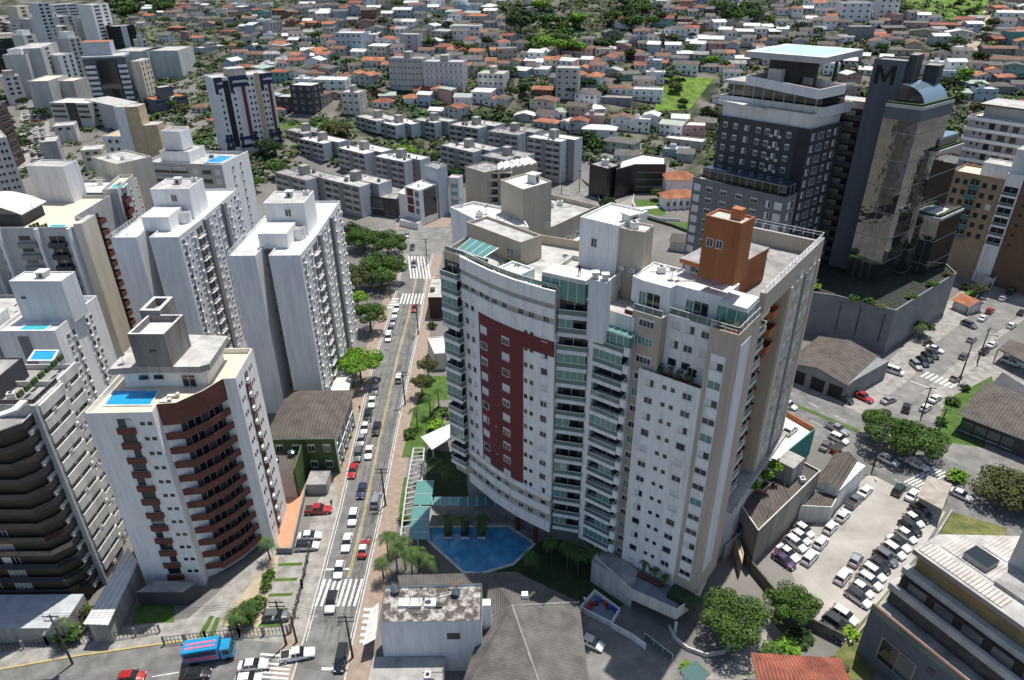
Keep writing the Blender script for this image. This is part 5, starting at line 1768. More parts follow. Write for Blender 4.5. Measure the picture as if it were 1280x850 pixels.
b.prism(ccw(q), 3.7, 4.0, FIBRED)
t.add('roof', b)
for p in q:
 b = t.mb()
 b.cyl(p.x, p.y, 0, 3.7, .15, GREYM, 8)
 t.add('post', b)
t = T('carport', 'faded timber carport roof over the car park entrance', 'carport', (92, 105))
q = [at(p, 3.6) for p in ((1146, 620), (1178, 637), (1190, 605), (1160, 594))]
b = t.mb()
b.prism(ccw(q), 3.4, 3.6, mat('faded_timber', (.34, .30, .25), .9, .25, .6))
t.add('roof', b)
for p in q:
 b = t.mb()
 b.cyl(p.x, p.y, 0, 3.4, .12, GREYM, 8)
 t.add('post', b)
# right foreground block
t = T('office_block', 'modern grey block with a golden glazed top floor and ribbed metal roof', 'office building', (70, 72))
zt = 20.0
fl, frr = at((1141.5, 686.3), zt), at((1256.5, 767.5), zt)
e = (frr - fl).normalized()
n = Vector((-e.y, e.x))
Lf = (frr - fl).length
q = [fl, frr, frr + n * 12, fl + n * 5.5 - e * .0]
q = [fl, frr + e * 6, frr + e * 6 + n * 16, fl + n * 16 + e * 6, fl + n * 6]
t.mass(q, 0, zt - 3.6, LGREY, ROOFG, name='wall')
b = t.mb()
b.prism(ccw(inset(ccw(q), .7)), zt - 3.6, zt - .8, mat('golden_glass', (.24, .19, .085), .15, .25, .3, spec=.6))
t.add('glazed_storey', b)
b = t.mb()
b.prism(ccw(q), zt - .8, zt, GREYM, ROOFL)
t.add('roof', b)
def rb(a0, a1, b0, b1, z0, z1, m, nm, top=None):
 b = t.mb()
 b.prism([fl + e * a0 + n * b0, fl + e * a1 + n * b0, fl + e * a1 + n * b1, fl + e * a0 + n * b1], z0, z1, m, top)
 return t.add(nm, b)
RIB = ribbed('ribbed_bronze_sheet', (.54, .50, .45), .55, 0, .2, dark=.5)
b = MB()
b.box(.5, Lf - .8, .5, 3.0, 0, .12, RIB)
b.build('roof_sheet', t.o, (fl.x - t.x, fl.y - t.y, zt + .01), math.atan2(e.y, e.x))
b = MB()
b.box(1.5, Lf - 2.0, 3.9, 8.4, 0, .12, METALR if False else ribbed('weathered_pale_sheet', (.50, .47, .43), .5, 0, .3, dark=.7))
b.build('roof_sheet', t.o, (fl.x - t.x, fl.y - t.y, zt + .01), math.atan2(e.y, e.x))
b = MB()
b.box(4.5, Lf - 5.0, 9.0, 13.5, 0, .12, MATS['weathered_pale_sheet'])
b.build('roof_sheet', t.o, (fl.x - t.x, fl.y - t.y, zt + .01), math.atan2(e.y, e.x))
rb(Lf - 8.5, Lf - 5.2, 4.4, 7.2, zt, zt + 1.1, CONC, 'light_well', GLASSD)
rb(Lf - 3.6, Lf + .5, 3.6, 6.5, zt, zt + .6, CONC, 'roof_box', ROOFG)
rb(Lf - 4.8, Lf + 6, 9.0, 16, zt, zt + 8.0, LGREY, 'water_tower')
rb(-.3, Lf + 6, -.5, .6, zt - 4.6, zt - 3.5, LGREY, 'parapet_band')
rb(-.8, Lf + 6, -1.6, .7, zt - 7.8, zt - 6.6, LGREY, 'parapet_band')
rb(.2, Lf + 5.5, -.9, -.2, zt - 6.6, zt - 4.6, DARK, 'recess_wall')
for k in range(5): rb(1.5 + k * 4.0, 4.2 + k * 4.0, -.98, -.92, zt - 6.4, zt - 4.8, GLASSB, 'window')
rb(-.6, Lf + 6, -4.6, .0, 0, zt - 10.5, BLUEG, 'wall', ROOFG)
rb(-.6, Lf + 6, -4.62, -4.4, zt - 10.5, zt - 9.4, GLASSR, 'glass_parapet')
rb(-.6, Lf + 6, -4.7, -4.32, zt - 9.4, zt - 9.28, BROWN, 'parapet_band')
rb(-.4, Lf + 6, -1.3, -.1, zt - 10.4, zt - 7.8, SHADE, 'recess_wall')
rb(2.2, 7.8, -4.75, -4.62, 2.2, 6.8, GREYM, 'window_frame')
rb(2.5, 5.0, -4.82, -4.76, 2.5, 6.5, GLASSD, 'window')
rb(5.2, 7.5, -4.82, -4.76, 2.5, 6.5, GLASSB, 'window')
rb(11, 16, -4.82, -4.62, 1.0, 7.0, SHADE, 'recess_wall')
rb(9.0, 9.9, -4.75, -4.62, 7.0, 8.0, GLASSD, 'window')
t.finish()
t = T('house', 'house with a red-brown hipped tile roof at the lower edge by the weedy strip', 'house', (35, 66))
q = rect(5.0, (938, 862), (1048, 862), depth=9.0)
apx = at((1004, 812), 6.2)
q = [apx + Vector(v) for v in ((-7.5, -9.5), (4.5, -10.5), (5.0, -.6), (-4.5, -1.2))]
hip(t, q, 0, 4.6, 2.2, OFFW, TILER, over=.5)

# ---------------------------------------------------------------- roof clutter and small additions
def clutter(tt, q, z, n, seed, kinds=('unit', 'tank', 'antenna', 'dish', 'hatch')):
 r = random.Random(seed)
 q = [Vector(p[:2]) for p in q]
 for k in range(n):
  a, c = r.uniform(.12, .88), r.uniform(.15, .85)
  p = q[0].lerp(q[1], a).lerp(q[3].lerp(q[2], a), c)
  kd = r.choice(kinds)
  me, nm = {'unit': (el('unit', 1.1, .9, 1.0), 'cooling_unit'), 'tank': (el('tank', .8, 1.3), 'water_tank'), 'antenna': (el('antenna', 3.2), 'antenna'), 'dish': (el('dish', .5), 'satellite_dish'), 'hatch': (el('hatch', 1.0, .9), 'vent_housing'), 'pipe': (el('pipe', 3.0), 'roof_pipe'), 'pot': (el('pot',), 'potted_plant')}[kd]
  tt.put(nm, me, p.x, p.y, z, r.choice([0, .3, 1.57, .8]))
 tt.finish()
def el_pipe(L):
 b = MB()
 b.beam((-L / 2, 0, .15), (L / 2, 0, .15), .06, GREYM, 6)
 b.beam((L / 2, 0, .15), (L / 2, 0, .8), .06, GREYM, 6)
 return b.mesh('roof_pipe')
def el_pot():
 b = MB()
 b.cyl(0, 0, 0, .5, .28, TERRA, 8, r1=.36)
 g = mat('planter_green', (.05, .09, .03), .95, .5, 3)
 r = random.Random(3)
 for k in range(26):
  d = Vector((r.uniform(-1, 1), r.uniform(-1, 1), r.uniform(0, 1.5)))
  c = Vector((0, 0, .9)) + d * .45
  u = d.orthogonal().normalized() * .22
  w = d.cross(u).normalized() * .14
  b.poly([c - u, c - w, c + u, c + w], g)
 return b.mesh('potted_plant')
by = {o.o.name: o for o in ALL}
clutter(TM, [Vector((-2.5, 101.5)), Vector((1.5, 99.0)), Vector((4.0, 101.0)), Vector((-1.0, 105.0))], 51.37, 7, 1, ('pot',))
clutter(TM, [Vector((-6.5, 103.5)), Vector((-4.6, 101.6)), Vector((-3.6, 102.6)), Vector((-5.6, 104.8))], 51.37, 6, 2, ('pot',))
clutter(TM, low, 41.72, 8, 3, ('pot',))
clutter(TM, RR(-3.5, -.5, -.6, 1.6), 51.32, 5, 4, ('pot',))
clutter(TM, rw[:4], 53.5, 5, 5, ('pipe', 'dish', 'antenna', 'unit'))
clutter(TM, rr_, 49.5, 5, 6, ('pipe', 'unit', 'hatch'))
clutter(TM, RR(-17, -5, 4, 8.6), 54.56, 6, 7, ('pipe', 'unit', 'dish'))
clutter(TM, RR(-12, -2, 14, 32), 51.85, 9, 8, ('pipe', 'unit', 'pot', 'tank'))
clutter(TM, bx2, 60.35, 3, 9, ('unit', 'pipe'))
k_ = 0
for o in list(ALL):
 nm = o.o.name.split('.')[0]
 if o is TM: continue
 for c in list(o.o.children):
  if not c.name.startswith('wall') or not c.children: continue
  rf = c.children[0]
  if not rf.name.startswith('roof') or len(rf.data.vertices) != 4: continue
  vs = [Vector((o.x + v.co.x, o.y + v.co.y)) for v in rf.data.vertices]
  z = o.z + rf.data.vertices[0].co.z
  ar = abs(area2(vs)) / 2
  if ar < 40: continue
  k_ += 1
  clutter(o, vs, z, min(7, 2 + int(ar / 70)), 100 + k_, ('unit', 'tank', 'antenna', 'dish', 'pipe', 'pipe', 'unit'))
t = T('house', 'low house with a brown roof between the villa and the white lift tower', 'house', tuple(at((850, 296), 0)))
gable(t, rect(4.0, (838, 300), (866, 304), depth=8), 0, 4.0, 1.3, OFFW, FIBRED)
lowwall('garden_wall', 'dark hedge-topped wall below the villa garden', ((800, 272), (838, 283), (872, 296)), 1.0, mat('dark_hedge', (.03, .055, .018), .95, .5, 3.0, bump=.6), .9)
lowwall('boundary_wall', 'grey boundary wall of the parking lot beside the end slab block', ((726, 226), (745, 240), (752, 262)), 1.4, CONC, .25)
lowwall('boundary_wall', 'white wall at the foot of the navy-striped tower', ((262, 183), (305, 182), (345, 172)), 3.0, WHITE2, .3, 2.0)
# ---------------------------------------------------------------- the dark twin complex on the right
t = T('residential_tower', 'dark grey residential tower crowned by a helipad on its roof', 'apartment tower', (70, 195), 0)
R1 = rect(54.0, (900, 143.7), (1013.7, 161.8), depth=17)
e1 = (R1[1] - R1[0]).normalized()
n1 = Vector((-e1.y, e1.x))
W1, D1 = dims(R1)
rside = (at((1061.5, 150), 54.0) - R1[1])
rdir = rside.normalized()
q = [R1[0], R1[1], R1[1] + rdir * 16, R1[0] + rdir * 16]
t.mass(q, 0, 54.0, DGREY, ROOFG, par=.5, name='wall')
def shift(q, a0, a1, b0, b1):
 return [q[0] + e1 * a0 + rdir * b0, q[1] + e1 * a1 + rdir * b0, q[1] + e1 * a1 + rdir * b1, q[0] + e1 * a0 + rdir * b1]
p0, p1 = q[0], q[1]
s0, s1 = q[1], q[2]
SLn = (s1 - s0).length
for i in range(11):
 z = 51.0 - 3.15 * i
 for f, st in ((.08, 'split'), (.2, 'split'), (.33, 'half'), (.46, 'split'), (.56, 'split'), (.66, 'half'), (.79, 'split')):
  t.on('window', el('win', 1.15, 1.35, st), p0, p1, W1 * f, z)
 if i % 1 == 0:
  t.on('air_conditioner', el('ac'), p0, p1, W1 * .61, z - .5)
  t.on('air_conditioner', el('ac'), p0, p1, W1 * .7, z - .5)
 for f, w, st in ((.12, 1.3, 'half'), (.34, 2.6, 'blue'), (.58, 1.3, 'split'), (.8, 1.6, 'half')):
  t.on('window', el('win', w, 1.7, st), s0, s1, SLn * f, z - .1)
b = t.mb()
b.prism([q[1] - e1 * 3.4 - n1 * .12, q[1] + Vector((.05, -.05)), q[1] - n1 * .005, q[1] - e1 * 3.4 - n1 * .01], 0, 53.9, mat('black_render', (.028, .029, .031), .8, .15))
t.add('dark_band', b)
# white crown
w0 = [at((900, 119), 59.0), at((1030, 135.4), 59.0)]
wq_ = [w0[0], w0[1], w0[1] + rdir * 14, w0[0] + rdir * 14]
t.mass(shift(q, .3, -.8, .6, 15), 53.4, 57.6, WHITE2, ROOFL, name='penthouse')
t.mass(wq_, 56.6, 59.2, WHITE2, TERRACE, par=1.1, pt=.25, name='parapet')
iq = inset(wq_, 1.5)
t.mass(iq, 58.0, 62.4, GLASSD, ROOFL, name='glazed_storey')
L_ = (iq[1] - iq[0]).length
for k in range(9): t.on('mullion', el('panel', .3, 3.4, 'LGREY'), iq[0], iq[1], L_ * (k + .5) / 9, 58.9)
b = t.mb()
b.prism(inset(wq_, .3), 62.4, 63.3, LGREY, ROOFL)
t.add('roof_slab', b)
uq = [at((933, 94), 65.6), at((1025, 112), 65.6)]
uq = [uq[0], uq[1], uq[1] + rdir * 12, uq[0] + rdir * 12]
t.mass(uq, 63.3, 65.6, WHITE2, PATIO, par=1.7, pt=.3, name='parapet')
hz = 72.0
hq = [at((931.3, 63.8), hz), at((1032.6, 72.0), hz), at((1080, 61.5), hz)]
hq.append(hq[0] + hq[2] - hq[1])
b = t.mb()
b.prism(hq, hz - 1.5, hz, LGREY, mat('helipad_paint', (.50, .60, .62), .8, .2, .25, col2=(.66, .64, .58)))
hp = t.add('helipad', b)
b = t.mb()
iq2 = inset(hq, 2.0)
b.poly([(p.x, p.y, hz + .02) for p in iq2], mat('helipad_blue', (.36, .58, .64), .8, .15, .3))
c = (hq[0] + hq[2]) / 2
t.add('helipad_marking', b, parent=hp)
cq = [c + e1 * a_ + rdir * b_ for a_, b_ in ((-6.5, -4.5), (1.5, -4.5), (1.5, 4.5), (-6.5, 4.5))]
t.mass(cq, 63.3, hz - 1.6, DGREY, ROOFG, name='stair_tower')
cq = [c + e1 * a_ + rdir * b_ for a_, b_ in ((-5.2, -6.5), (-1.6, -6.5), (-1.6, -4.6), (-5.2, -4.6))]
t.mass(cq, 63.3, 67.6, WHITE2, ROOFL, name='stair_tower')
for a_, b_ in ((6.5, -4), (6.5, 5), (-8.5, 5)):
 p = c + e1 * a_ + rdir * b_
 b = t.mb()
 b.cyl(p.x, p.y, 63.3, hz - 1.6, .45, DGREY, 8)
 t.add('column', b)
# terraced side blocks
lw = [at((900, 158), 55.4), at((925, 161.5), 55.4)]
w_ = [at((866.6, 220.8), 38.0), at((982.4, 247.2), 38.0), at((997.5, 240.6), 38.0)]
ee = (w_[1] - w_[0]).normalized()
nn = Vector((-ee.y, ee.x))
lq_ = [w_[0], w_[1], w_[1] + nn * 6.5, w_[0] + nn * 6.5]
t.mass(lq_, 0, 38.0, mat('mid_grey_band', (.17, .175, .18), .8, .12, .4), TERRACE, par=.9, name='wall')
Wl = (lq_[1] - lq_[0]).length
for i in range(11):
 z = 36.0 - 3.15 * i
 for f in (.06, .94): t.on('window_shutter', el('win', 2.0, 1.9, 'blind'), lq_[0], lq_[1], Wl * f, z - 1.7)
 for f in (.2, .36, .53, .69): t.on('window', el('win', 1.9, 1.3, 'split'), lq_[0], lq_[1], Wl * f, z - 1.3)
 t.on('window', el('win', 1.2, 1.8, 'half'), lq_[0], lq_[1], Wl * .84, z - 1.7)
 t.on('window', el('win', 3.0, 1.9, 'half'), lq_[1], lq_[2], 3.4, z - 1.7)
b = t.mb()
cz = [lq_[0] + nn * 1.6 + ee * 2, lq_[1] + nn * 1.6 - ee * .8, lq_[1] + nn * 6 - ee * .8, lq_[0] + nn * 6 + ee * 2]
b.prism(cz, 40.4, 40.8, mat('navy_glass_roof', (.03, .045, .075), .15, .1))
rail_line(b, [cz[3], cz[0], cz[1], cz[2]], 37.9, 2.5, RAIL, GLASSD, 2.4)
t.add('conservatory', b)
b = t.mb()
tq = [at((904, 123), 58.0), at((960, 135), 58.0)]
b.prism([tq[0] - n1 * 2.4, tq[1] - n1 * 2.4, tq[1], tq[0]], 57.6, 58.0, ROOFW)
t.add('pergola', b)
t.finish()

t = T('glass_tower', 'dark tower with a mirrored glass front and a big letter M on its grey core', 'office tower', (105, 195), 0)
cz0 = 70.3
c0, c1 = at((1093.5, 73.2), cz0), at((1134, 76.5), cz0)
ce = (c1 - c0).normalized()
cn = Vector((-ce.y, ce.x))
cw = (c1 - c0).length
t.mass([c0, c1, c1 + cn * 7, c0 + cn * 7], 0, cz0, BLUEG, ROOFG, par=.4, name='core_wall')
t.mass([c1 + ce * .05 + cn * .8, c1 + ce * 2.0 + cn * .8, c1 + ce * 2.0 + cn * 6, c1 + ce * .05 + cn * 6], 56, cz0 + 1.5, DGREY, ROOFG, name='core_wall')
t.mass([c1 + ce * 2.6 + cn * 7, c1 + ce * 6 + cn * 7, c1 + ce * 6 + cn * 11, c1 + ce * 2.6 + cn * 11], 61, 69.0, DGREY, ROOFG, name='core_wall')
b = t.mb()
m0 = c0 + ce * cw * .13 - cn * .12
mw, mh, mz = cw * .62, 4.6, cz0 - 6.0
BLKL = mat('black_letter', (.006, .006, .007), .6, 0)
def mpoly(pts):
 fr_ = [(*(m0 + ce * (u * mw)), mz + v * mh) for u, v in pts]
 bk_ = [(p[0] + cn.x * .1, p[1] + cn.y * .1, p[2]) for p in fr_]
 b.poly(fr_, BLKL)
 b.poly(list(reversed(bk_)), BLKL)
 for i in range(len(fr_)):
  j = (i + 1) % len(fr_)
  b.poly([fr_[i], bk_[i], bk_[j], fr_[j]], BLKL)
mpoly([(0, 0), (.2, 0), (.2, 1), (0, 1)])
mpoly([(.8, 0), (1, 0), (1, 1), (.8, 1)])
mpoly([(.2, .70), (.44, .12), (.5, .12), (.5, .42), (.2, 1)])
mpoly([(.5, .12), (.56, .12), (.8, .70), (.8, 1), (.5, .42)])
t.add('wall_letter', b)
# balcony column between the two towers
bq0 = [c0 - ce * 9.5 + cn * 2.5, c0 - ce * .05 + cn * 2.5, c0 - ce * .05 + cn * 9, c0 - ce * 9.5 + cn * 9]
t.mass(bq0, 0, 59.0, BEIGE, ROOFL, name='wall')
Lb = (bq0[1] - bq0[0]).length
for i in range(15):
 z = 56.6 - 3.15 * i
 t.on('balcony', el('balcony', 8.6, 1.6, 'DGREY', 'solid', 1.1, 3.1, 'DARK'), bq0[0], bq0[1], Lb * .5, z - 2.2)
 t.on('window', el('win', 2.4, 1.3, 'curtain', 'd'), bq0[0], bq0[1], Lb * .6, z - 1.4, .05)
# glass wings
CURT = mat('dark_curtain_glass', (.035, .045, .05), .04, 0, spec=.9)
g = at((1152, 139), 59.7)
def wing(corner, w, d, zt, m, par=.8, rd=None):
 rd = rd or rdir
 qq = [corner - ce * w, corner, corner + rd * d, corner - ce * w + rd * d]
 t.mass(qq, 0, zt, m, ROOFG, par=par, parm=BLUEG, name='glass_wing')
 for k in range(1, int(w / 2)):
  b = t.mb()
  p = qq[0].lerp(qq[1], k * 2 / w)
  b.prism([p - cn * .06 - ce * .04, p - cn * .06 + ce * .04, p - cn * .004 + ce * .04, p - cn * .004 - ce * .04], 13, zt - 3.7, GREYM)
  t.add('mullion', b)
 for k in range(1, int(zt / 7)):
  b = t.mb()
  z = zt - k * 7.0
  b.strip([qq[0] - cn * .12, qq[1] - cn * .12 + ce * .12, qq[2] + ce * .12], [qq[0] - cn * .005, qq[1], qq[2] + ce * .01], z, z + .18, GREYM)
  t.add('mullion', b)
 return qq
W1q = wing(g, 8.6, 17, 60.6, MIRROR)
b = t.mb()
b.strip([W1q[0] - cn * .2, W1q[1] - cn * .2 + ce * .2, W1q[2] + ce * .2], [W1q[0] - cn * .01, W1q[1] + Vector((.01, -.01)), W1q[2] + ce * .01], 57.0, 60.7, BLUEG)
t.add('parapet_band', b)
W2q = wing(at((1170, 190), 48.0), 9, 16, 48.0, MIRROR)
W3q = wing(at((1175.6, 273), 29.8), 8, 14, 29.8, MIRROR)
b = t.mb()
N_ = 10
ax0, ax1 = W1q[1] - ce * 7.2 + rdir * 2.5, W1q[1] - ce * 7.2 + rdir * 15
for k in range(N_):
 a0_, a1_ = math.pi * .5 * k / N_, math.pi * .5 * (k + 1) / N_
 P0 = ax0 + ce * (6.5 * math.sin(a0_)); P1 = ax0 + ce * (6.5 * math.sin(a1_))
 Q0_ = ax1 + ce * (6.5 * math.sin(a0_)); Q1_ = ax1 + ce * (6.5 * math.sin(a1_))
 z0_, z1_ = 60.0 + 5.2 * math.cos(a0_), 60.0 + 5.2 * math.cos(a1_)
 b.poly([(*P0, z0_), (*P1, z1_), (*Q1_, z1_), (*Q0_, z0_)], mat('blue_steel_glass', (.20, .27, .34), .12, .0, spec=.8, metal=.3))
 b.poly([(*ax0, 60.0), (*P0, z0_), (*P1, z1_)][::-1], GLASSD)
t.add('barrel_skylight', b)
b = t.mb()
q_ = [W2q[1] - ce * 7 + rdir * 3, W2q[1] - ce * 1 + rdir * 3, W2q[1] - ce * 1 + rdir * 14, W2q[1] - ce * 7 + rdir * 14]
b.prism(q_, 50.6, 51.0, mat('blue_steel_glass', (.20, .27, .34), .12, 0), None)
rail_line(b, [q_[3], q_[0], q_[1], q_[2]], 47.6, 3.0, GREYM, GLASSD, 2.5)
t.add('conservatory', b)
b = t.mb()
b.prism(sub(W3q, 1.5, 7.5, 1.0, 9), 29.9, 30.3, GREYM, METALR)
t.add('canopy', b)
for qq, z_ in ((W2q, 48.0), (W3q, 29.8), (W1q, 60.6)):
 b = t.mb()
 b.strip([qq[0] + cn * .5, qq[1] + cn * .5 - ce * .4, qq[2] - ce * .4], [qq[0] + cn * 1.3, qq[1] + cn * 1.3 - ce * 1.2, qq[2] - ce * 1.2], z_ - .5, z_ + .5, mat('planter_green', (.05, .09, .03), .95, .5, 3, bump=.8))
 t.add('planter', b)
 b = t.mb()
 b.strip([qq[0] - cn * .3, qq[1] - cn * .3 + ce * .3, qq[2] + ce * .3], [qq[0] - cn * .02, qq[1] + cn * .02, qq[2] + ce * .02], z_ - .7, z_ + .06, LGREY)
 t.add('parapet_band', b)
t.finish()
t = T('podium', 'grey podium block with a planted edge beneath the two dark towers', 'podium', (90, 175), 0)
pq = [at((985, 361), 13.0), at((1045, 369), 13.0), at((1120, 388), 13.0), at((1196, 341), 13.0), at((1150, 300), 13.0), at((1040, 300), 13.0)]
t.mass(ccw(pq), 0, 13.0, mat('podium_grey', (.20, .205, .215), .8, .12, .3), mat('roof_garden', (.03, .036, .026), .95, .5, .8), par=.5, pt=.4, name='wall')
for p_, r_ in ((pq[1].lerp(pq[2], .5), 1), (pq[1].lerp(pq[2], .03), 1)):
 pass
b = t.mb()
for f in (.12, .45, .85):
 p = pq[1].lerp(pq[2], f)
 d_ = (pq[2] - pq[1]).normalized()
 b.box(p.x - .1, p.x + .1, p.y - .22, p.y - .1, 3.0, 11.5, DGREY)
t.add('wall_joint', b)
t.finish()

# ---------------------------------------------------------------- right edge blocks
t = T('apartment_block', 'light grey apartment block with white floor bands at the right edge', 'apartment block', (150, 250), 0)
q = [at((1212, 143), 47.0), at((1300, 155.5), 47.0)]
e = (q[1] - q[0]).normalized()
n = Vector((-e.y, e.x))
q = [q[0], q[1], q[1] + n * 16, q[0] + n * 16 + e * 1.0]
t.mass(q, -1, 47.0, mat('lilac_grey', (.34, .335, .35), .85, .1), TERRACE, par=.6, name='wall')
for i in range(10):
 z = 46.0 - 3.3 * i
 b = t.mb()
 b.strip([q[3] - e * .4, q[0] - e * .4 - n * .4, q[1] - n * .4], [q[3] - e * .01, q[0] - e * .01 - n * .01, q[1] - n * .01], z - .5, z + .5, WHITE)
 t.add('floor_band', b)
 for d_, w, h in ((3, .7, .8), (4.8, .7, .8), (7.6, 1.7, 1.8), (11.2, 2.2, 1.8), (14.6, 1.8, 1.8), (20, 3.2, 2.2)):
  t.on('window', el('win', w, h, 'bare' if w > 1 else 'simple'), q[0], q[1], d_, z - 2.6 if h > 1 else z - 1.7)
t.mass([q[0] + e * 3.5 + n * 1.5, q[1] + n * 1.5, q[1] + n * 13, q[0] + e * 3.5 + n * 13], 46.4, 50.4, LGREY, ROOFL, name='penthouse')
b = t.mb()
b.prism([q[0] + e * 2.0 + n * .4, q[1] + n * .4, q[1] + n * 15, q[0] + e * 2.0 + n * 15], 50.4, 50.8, DGREY, ROOFL)
t.add('roof_slab', b)
t.finish()
t = T('apartment_block', 'tan and white apartment block with dark square windows at the right edge', 'apartment block', (150, 230), 0)
q = [at((1192, 212.6), 33.5), at((1257.6, 224.2), 33.5), at((1300, 232), 33.5)]
e = (q[1] - q[0]).normalized()
n = Vector((-e.y, e.x))
W_ = (q[1] - q[0]).length
TAN = mat('tan_render', (.33, .245, .155), .85, .12, .6)
q4 = [q[0], q[1], q[1] + n * 12, q[0] + n * 12]
t.mass(q4, -1, 33.5, TAN, TERRACE, par=.8, name='wall')
q5 = [q[1] + e * .02 - n * .4, q[1] + e * 4.5 - n * .4, q[1] + e * 4.5 + n * 12, q[1] + e * .02 + n * 12]
t.mass(q5, -1, 35.5, WHITE, ROOFL, par=.5, name='wall')
q6 = [q[1] + e * 4.6 - n * .2, q[1] + e * 16 - n * .2, q[1] + e * 16 + n * 12, q[1] + e * 4.6 + n * 12]
t.mass(q6, -1, 35.0, mat('brown_tile_wall', (.16, .10, .06), .85, .12, .6), ROOFL, par=.5, name='wall')
t.mass([q[0] - e * .6, q[0] - e * .02, q[0] - e * .02 + n * 5, q[0] - e * .6 + n * 5], 8, 30, mat('pink_brick', (.42, .22, .16), .85, .15), ROOFL, name='wall')
for i in range(6):
 z = 31.6 - 3.2 * i
 for f in (.13, .29, .66, .84): t.on('window', el('win', 1.3, 1.6, 'bare', 'd') if (i, f) != (2, .84) else el('win', 1.3, 1.6, 'blind'), q4[0], q4[1], W_ * f, z - 1.9)
 t.on('balcony', el('balcony', 2.8, .9, 'TEAL', 'glass', 1.0, 3.1, 'SHADE'), q4[0], q4[1], W_ * .47, z - 2.3)
 t.on('balcony', el('balcony', 3.9, .8, 'WHITE', 'glass', 1.0, 3.1, 'DARK'), q5[0], q5[1], 2.2, z - 2.6)
 for d_ in (2, 8): t.on('window', el('win', .8, .9, 'simple'), q6[0], q6[1], d_, z - 2.0)
t.mass([q4[0] + e * 7 + n * 2, q4[0] + e * 15 + n * 2, q4[0] + e * 15 + n * 9, q4[0] + e * 7 + n * 9], 33, 37.0, WHITE, ROOFL, par=.3, name='penthouse')
t.mass([q5[0] + n * 1.5, q5[1] + n * 1.5, q5[2] - n * 4, q5[3] - n * 4], 35, 42.5, WHITE2, ROOFL, par=.3, name='stair_tower')
t.finish()
for nm, lab, pts, z, wm, rm in (
 ('house', 'cream flat-roofed house between the glass tower and the side street', ((1196, 310), (1226, 333), (1244, 324), (1208, 302)), 5.0, CREAM, ROOFL),
 ('house', 'brown-roofed low house below the tan apartment block', ((1218, 338), (1242, 349), (1254, 338), (1232, 328)), 3.4, OFFW, FIBRED)):
 t = T(nm, lab, 'house', tuple(at(pts[0], 0)))
 t.mass(ccw([at(p, z) for p in pts]), 0, z, wm, rm, par=.25, name='wall')
t = T('house', 'small house with orange tiles and courtyard wall beside the grey podium', 'house', tuple(at((1200, 375), 0)))
q = rect(3.0, (1193, 374), (1212, 382), depth=6)
gable(t, q, 0, 3.0, 1.2, OFFW, TILEO, axis=0)
lowwall('boundary_wall', 'dark boundary wall along the pavement of the side street', ((1256, 345), (1222, 372), (1206, 393)), 2.0, DGREY, .25)
lowwall('boundary_wall', 'grey retaining wall in front of the tan apartment block', ((1190, 303), (1240, 318), (1290, 336)), 1.6, MGREY, .3)

# ---------------------------------------------------------------- far left towers
def slabtower(lab, pl, pr, z, depth=None, pb=None, wall=WHITE2, roofm=ROOFL, rows=(), fh=3.0, crown=None, side=None, name='apartment_tower', nf=None):
 q = rect(z, pl, pr, pb, depth)
 c = (q[0] + q[2]) / 2
 zb = terrain(c.x, c.y) - 1
 t = T(name, lab, 'apartment tower', (c.x, c.y), zb)
 t.mass(q, zb, z, wall, roofm, par=.5, name='wall')
 W_, D_ = dims(q)
 n_ = nf or int((z - zb - 4) / fh)
 for i in range(n_):
  zz = z - 1.1 - fh * i
  for f, w, h, st in rows: t.on('window', el('win', W_ * w, h, st, 'd'), q[0], q[1], W_ * f, zz - h)
  for f, w, h, st in (side if side is not None else ((.3, .12, 1.2, 'bare'), (.7, .12, 1.2, 'bare'))): t.on('window', el('win', D_ * w, h, st, 'd'), q[1], q[2], D_ * f, zz - h)
 if crown:
  a0_, a1_, b0_, b1_, ch, cm = crown
  t.mass(sub(q, W_ * a0_, W_ * a1_, D_ * b0_, D_ * b1_), z - .4, z + ch, cm, ROOFL, par=.3, name='penthouse')
 t.W, t.D, t.q4 = W_, D_, q
 return t
GREENG = mat('dark_green_glass', (.015, .028, .028), .1, .1, .3, spec=.8)
t = slabtower('dark green glass tower at the left edge beyond the crowded avenue', (-22, 50), (33, 46), 40, 22, wall=GREENG, roofm=CREAM, rows=((.3, .3, .5, 'blue'), (.75, .22, .5, 'blue')), fh=6, crown=(.1, .8, .2, .8, 3, CREAM)); t.finish(40)
t = slabtower('slim lilac-grey tower with a stack of dark window bays at the far left', (31, 68), (52, 62), 39, 14, wall=LGREY, rows=((.5, .42, 1.7, 'bare'),), crown=(.1, .9, .2, .8, 3, WHITE)); t.finish(40)
t = slabtower('grey tower with a black vertical stripe, between lilac and white towers', (50, 60), (71, 52), 42, 16, wall=LGREY, rows=((.35, .2, 1.3, 'bare'),));
b = t.mb(); q = t.q4; b.prism([q[0].lerp(q[1], .62) - Vector((0, .2)), q[1] - Vector((0, .2)), q[1] - Vector((0, .01)), q[0].lerp(q[1], .62) - Vector((0, .01))], 8, 42.1, NAVY); t.add('dark_stripe', b); t.finish(40)
t = slabtower('white tower with paired square windows left of the curved glass tower', (72, 69), (92, 66), 36, 14, wall=WHITE2, rows=((.35, .15, 1.4, 'bare'), (.75, .15, 1.4, 'bare')), side=((.5, .2, 1.2, 'bare'),)); t.finish(40)
t = slabtower('plain pale tower with a blank front wall and warm roof edge at the far left', (59.5, 101), (84, 93), 30, 12, wall=LGREY, roofm=CREAM, rows=()); t.finish()
t = slabtower('smaller blank-walled grey tower beside the plain pale one', (91, 101), (109, 96), 28, 10, wall=LGREY, roofm=CREAM, rows=(), side=((.4, .3, 1.2, 'bare'),)); t.finish()
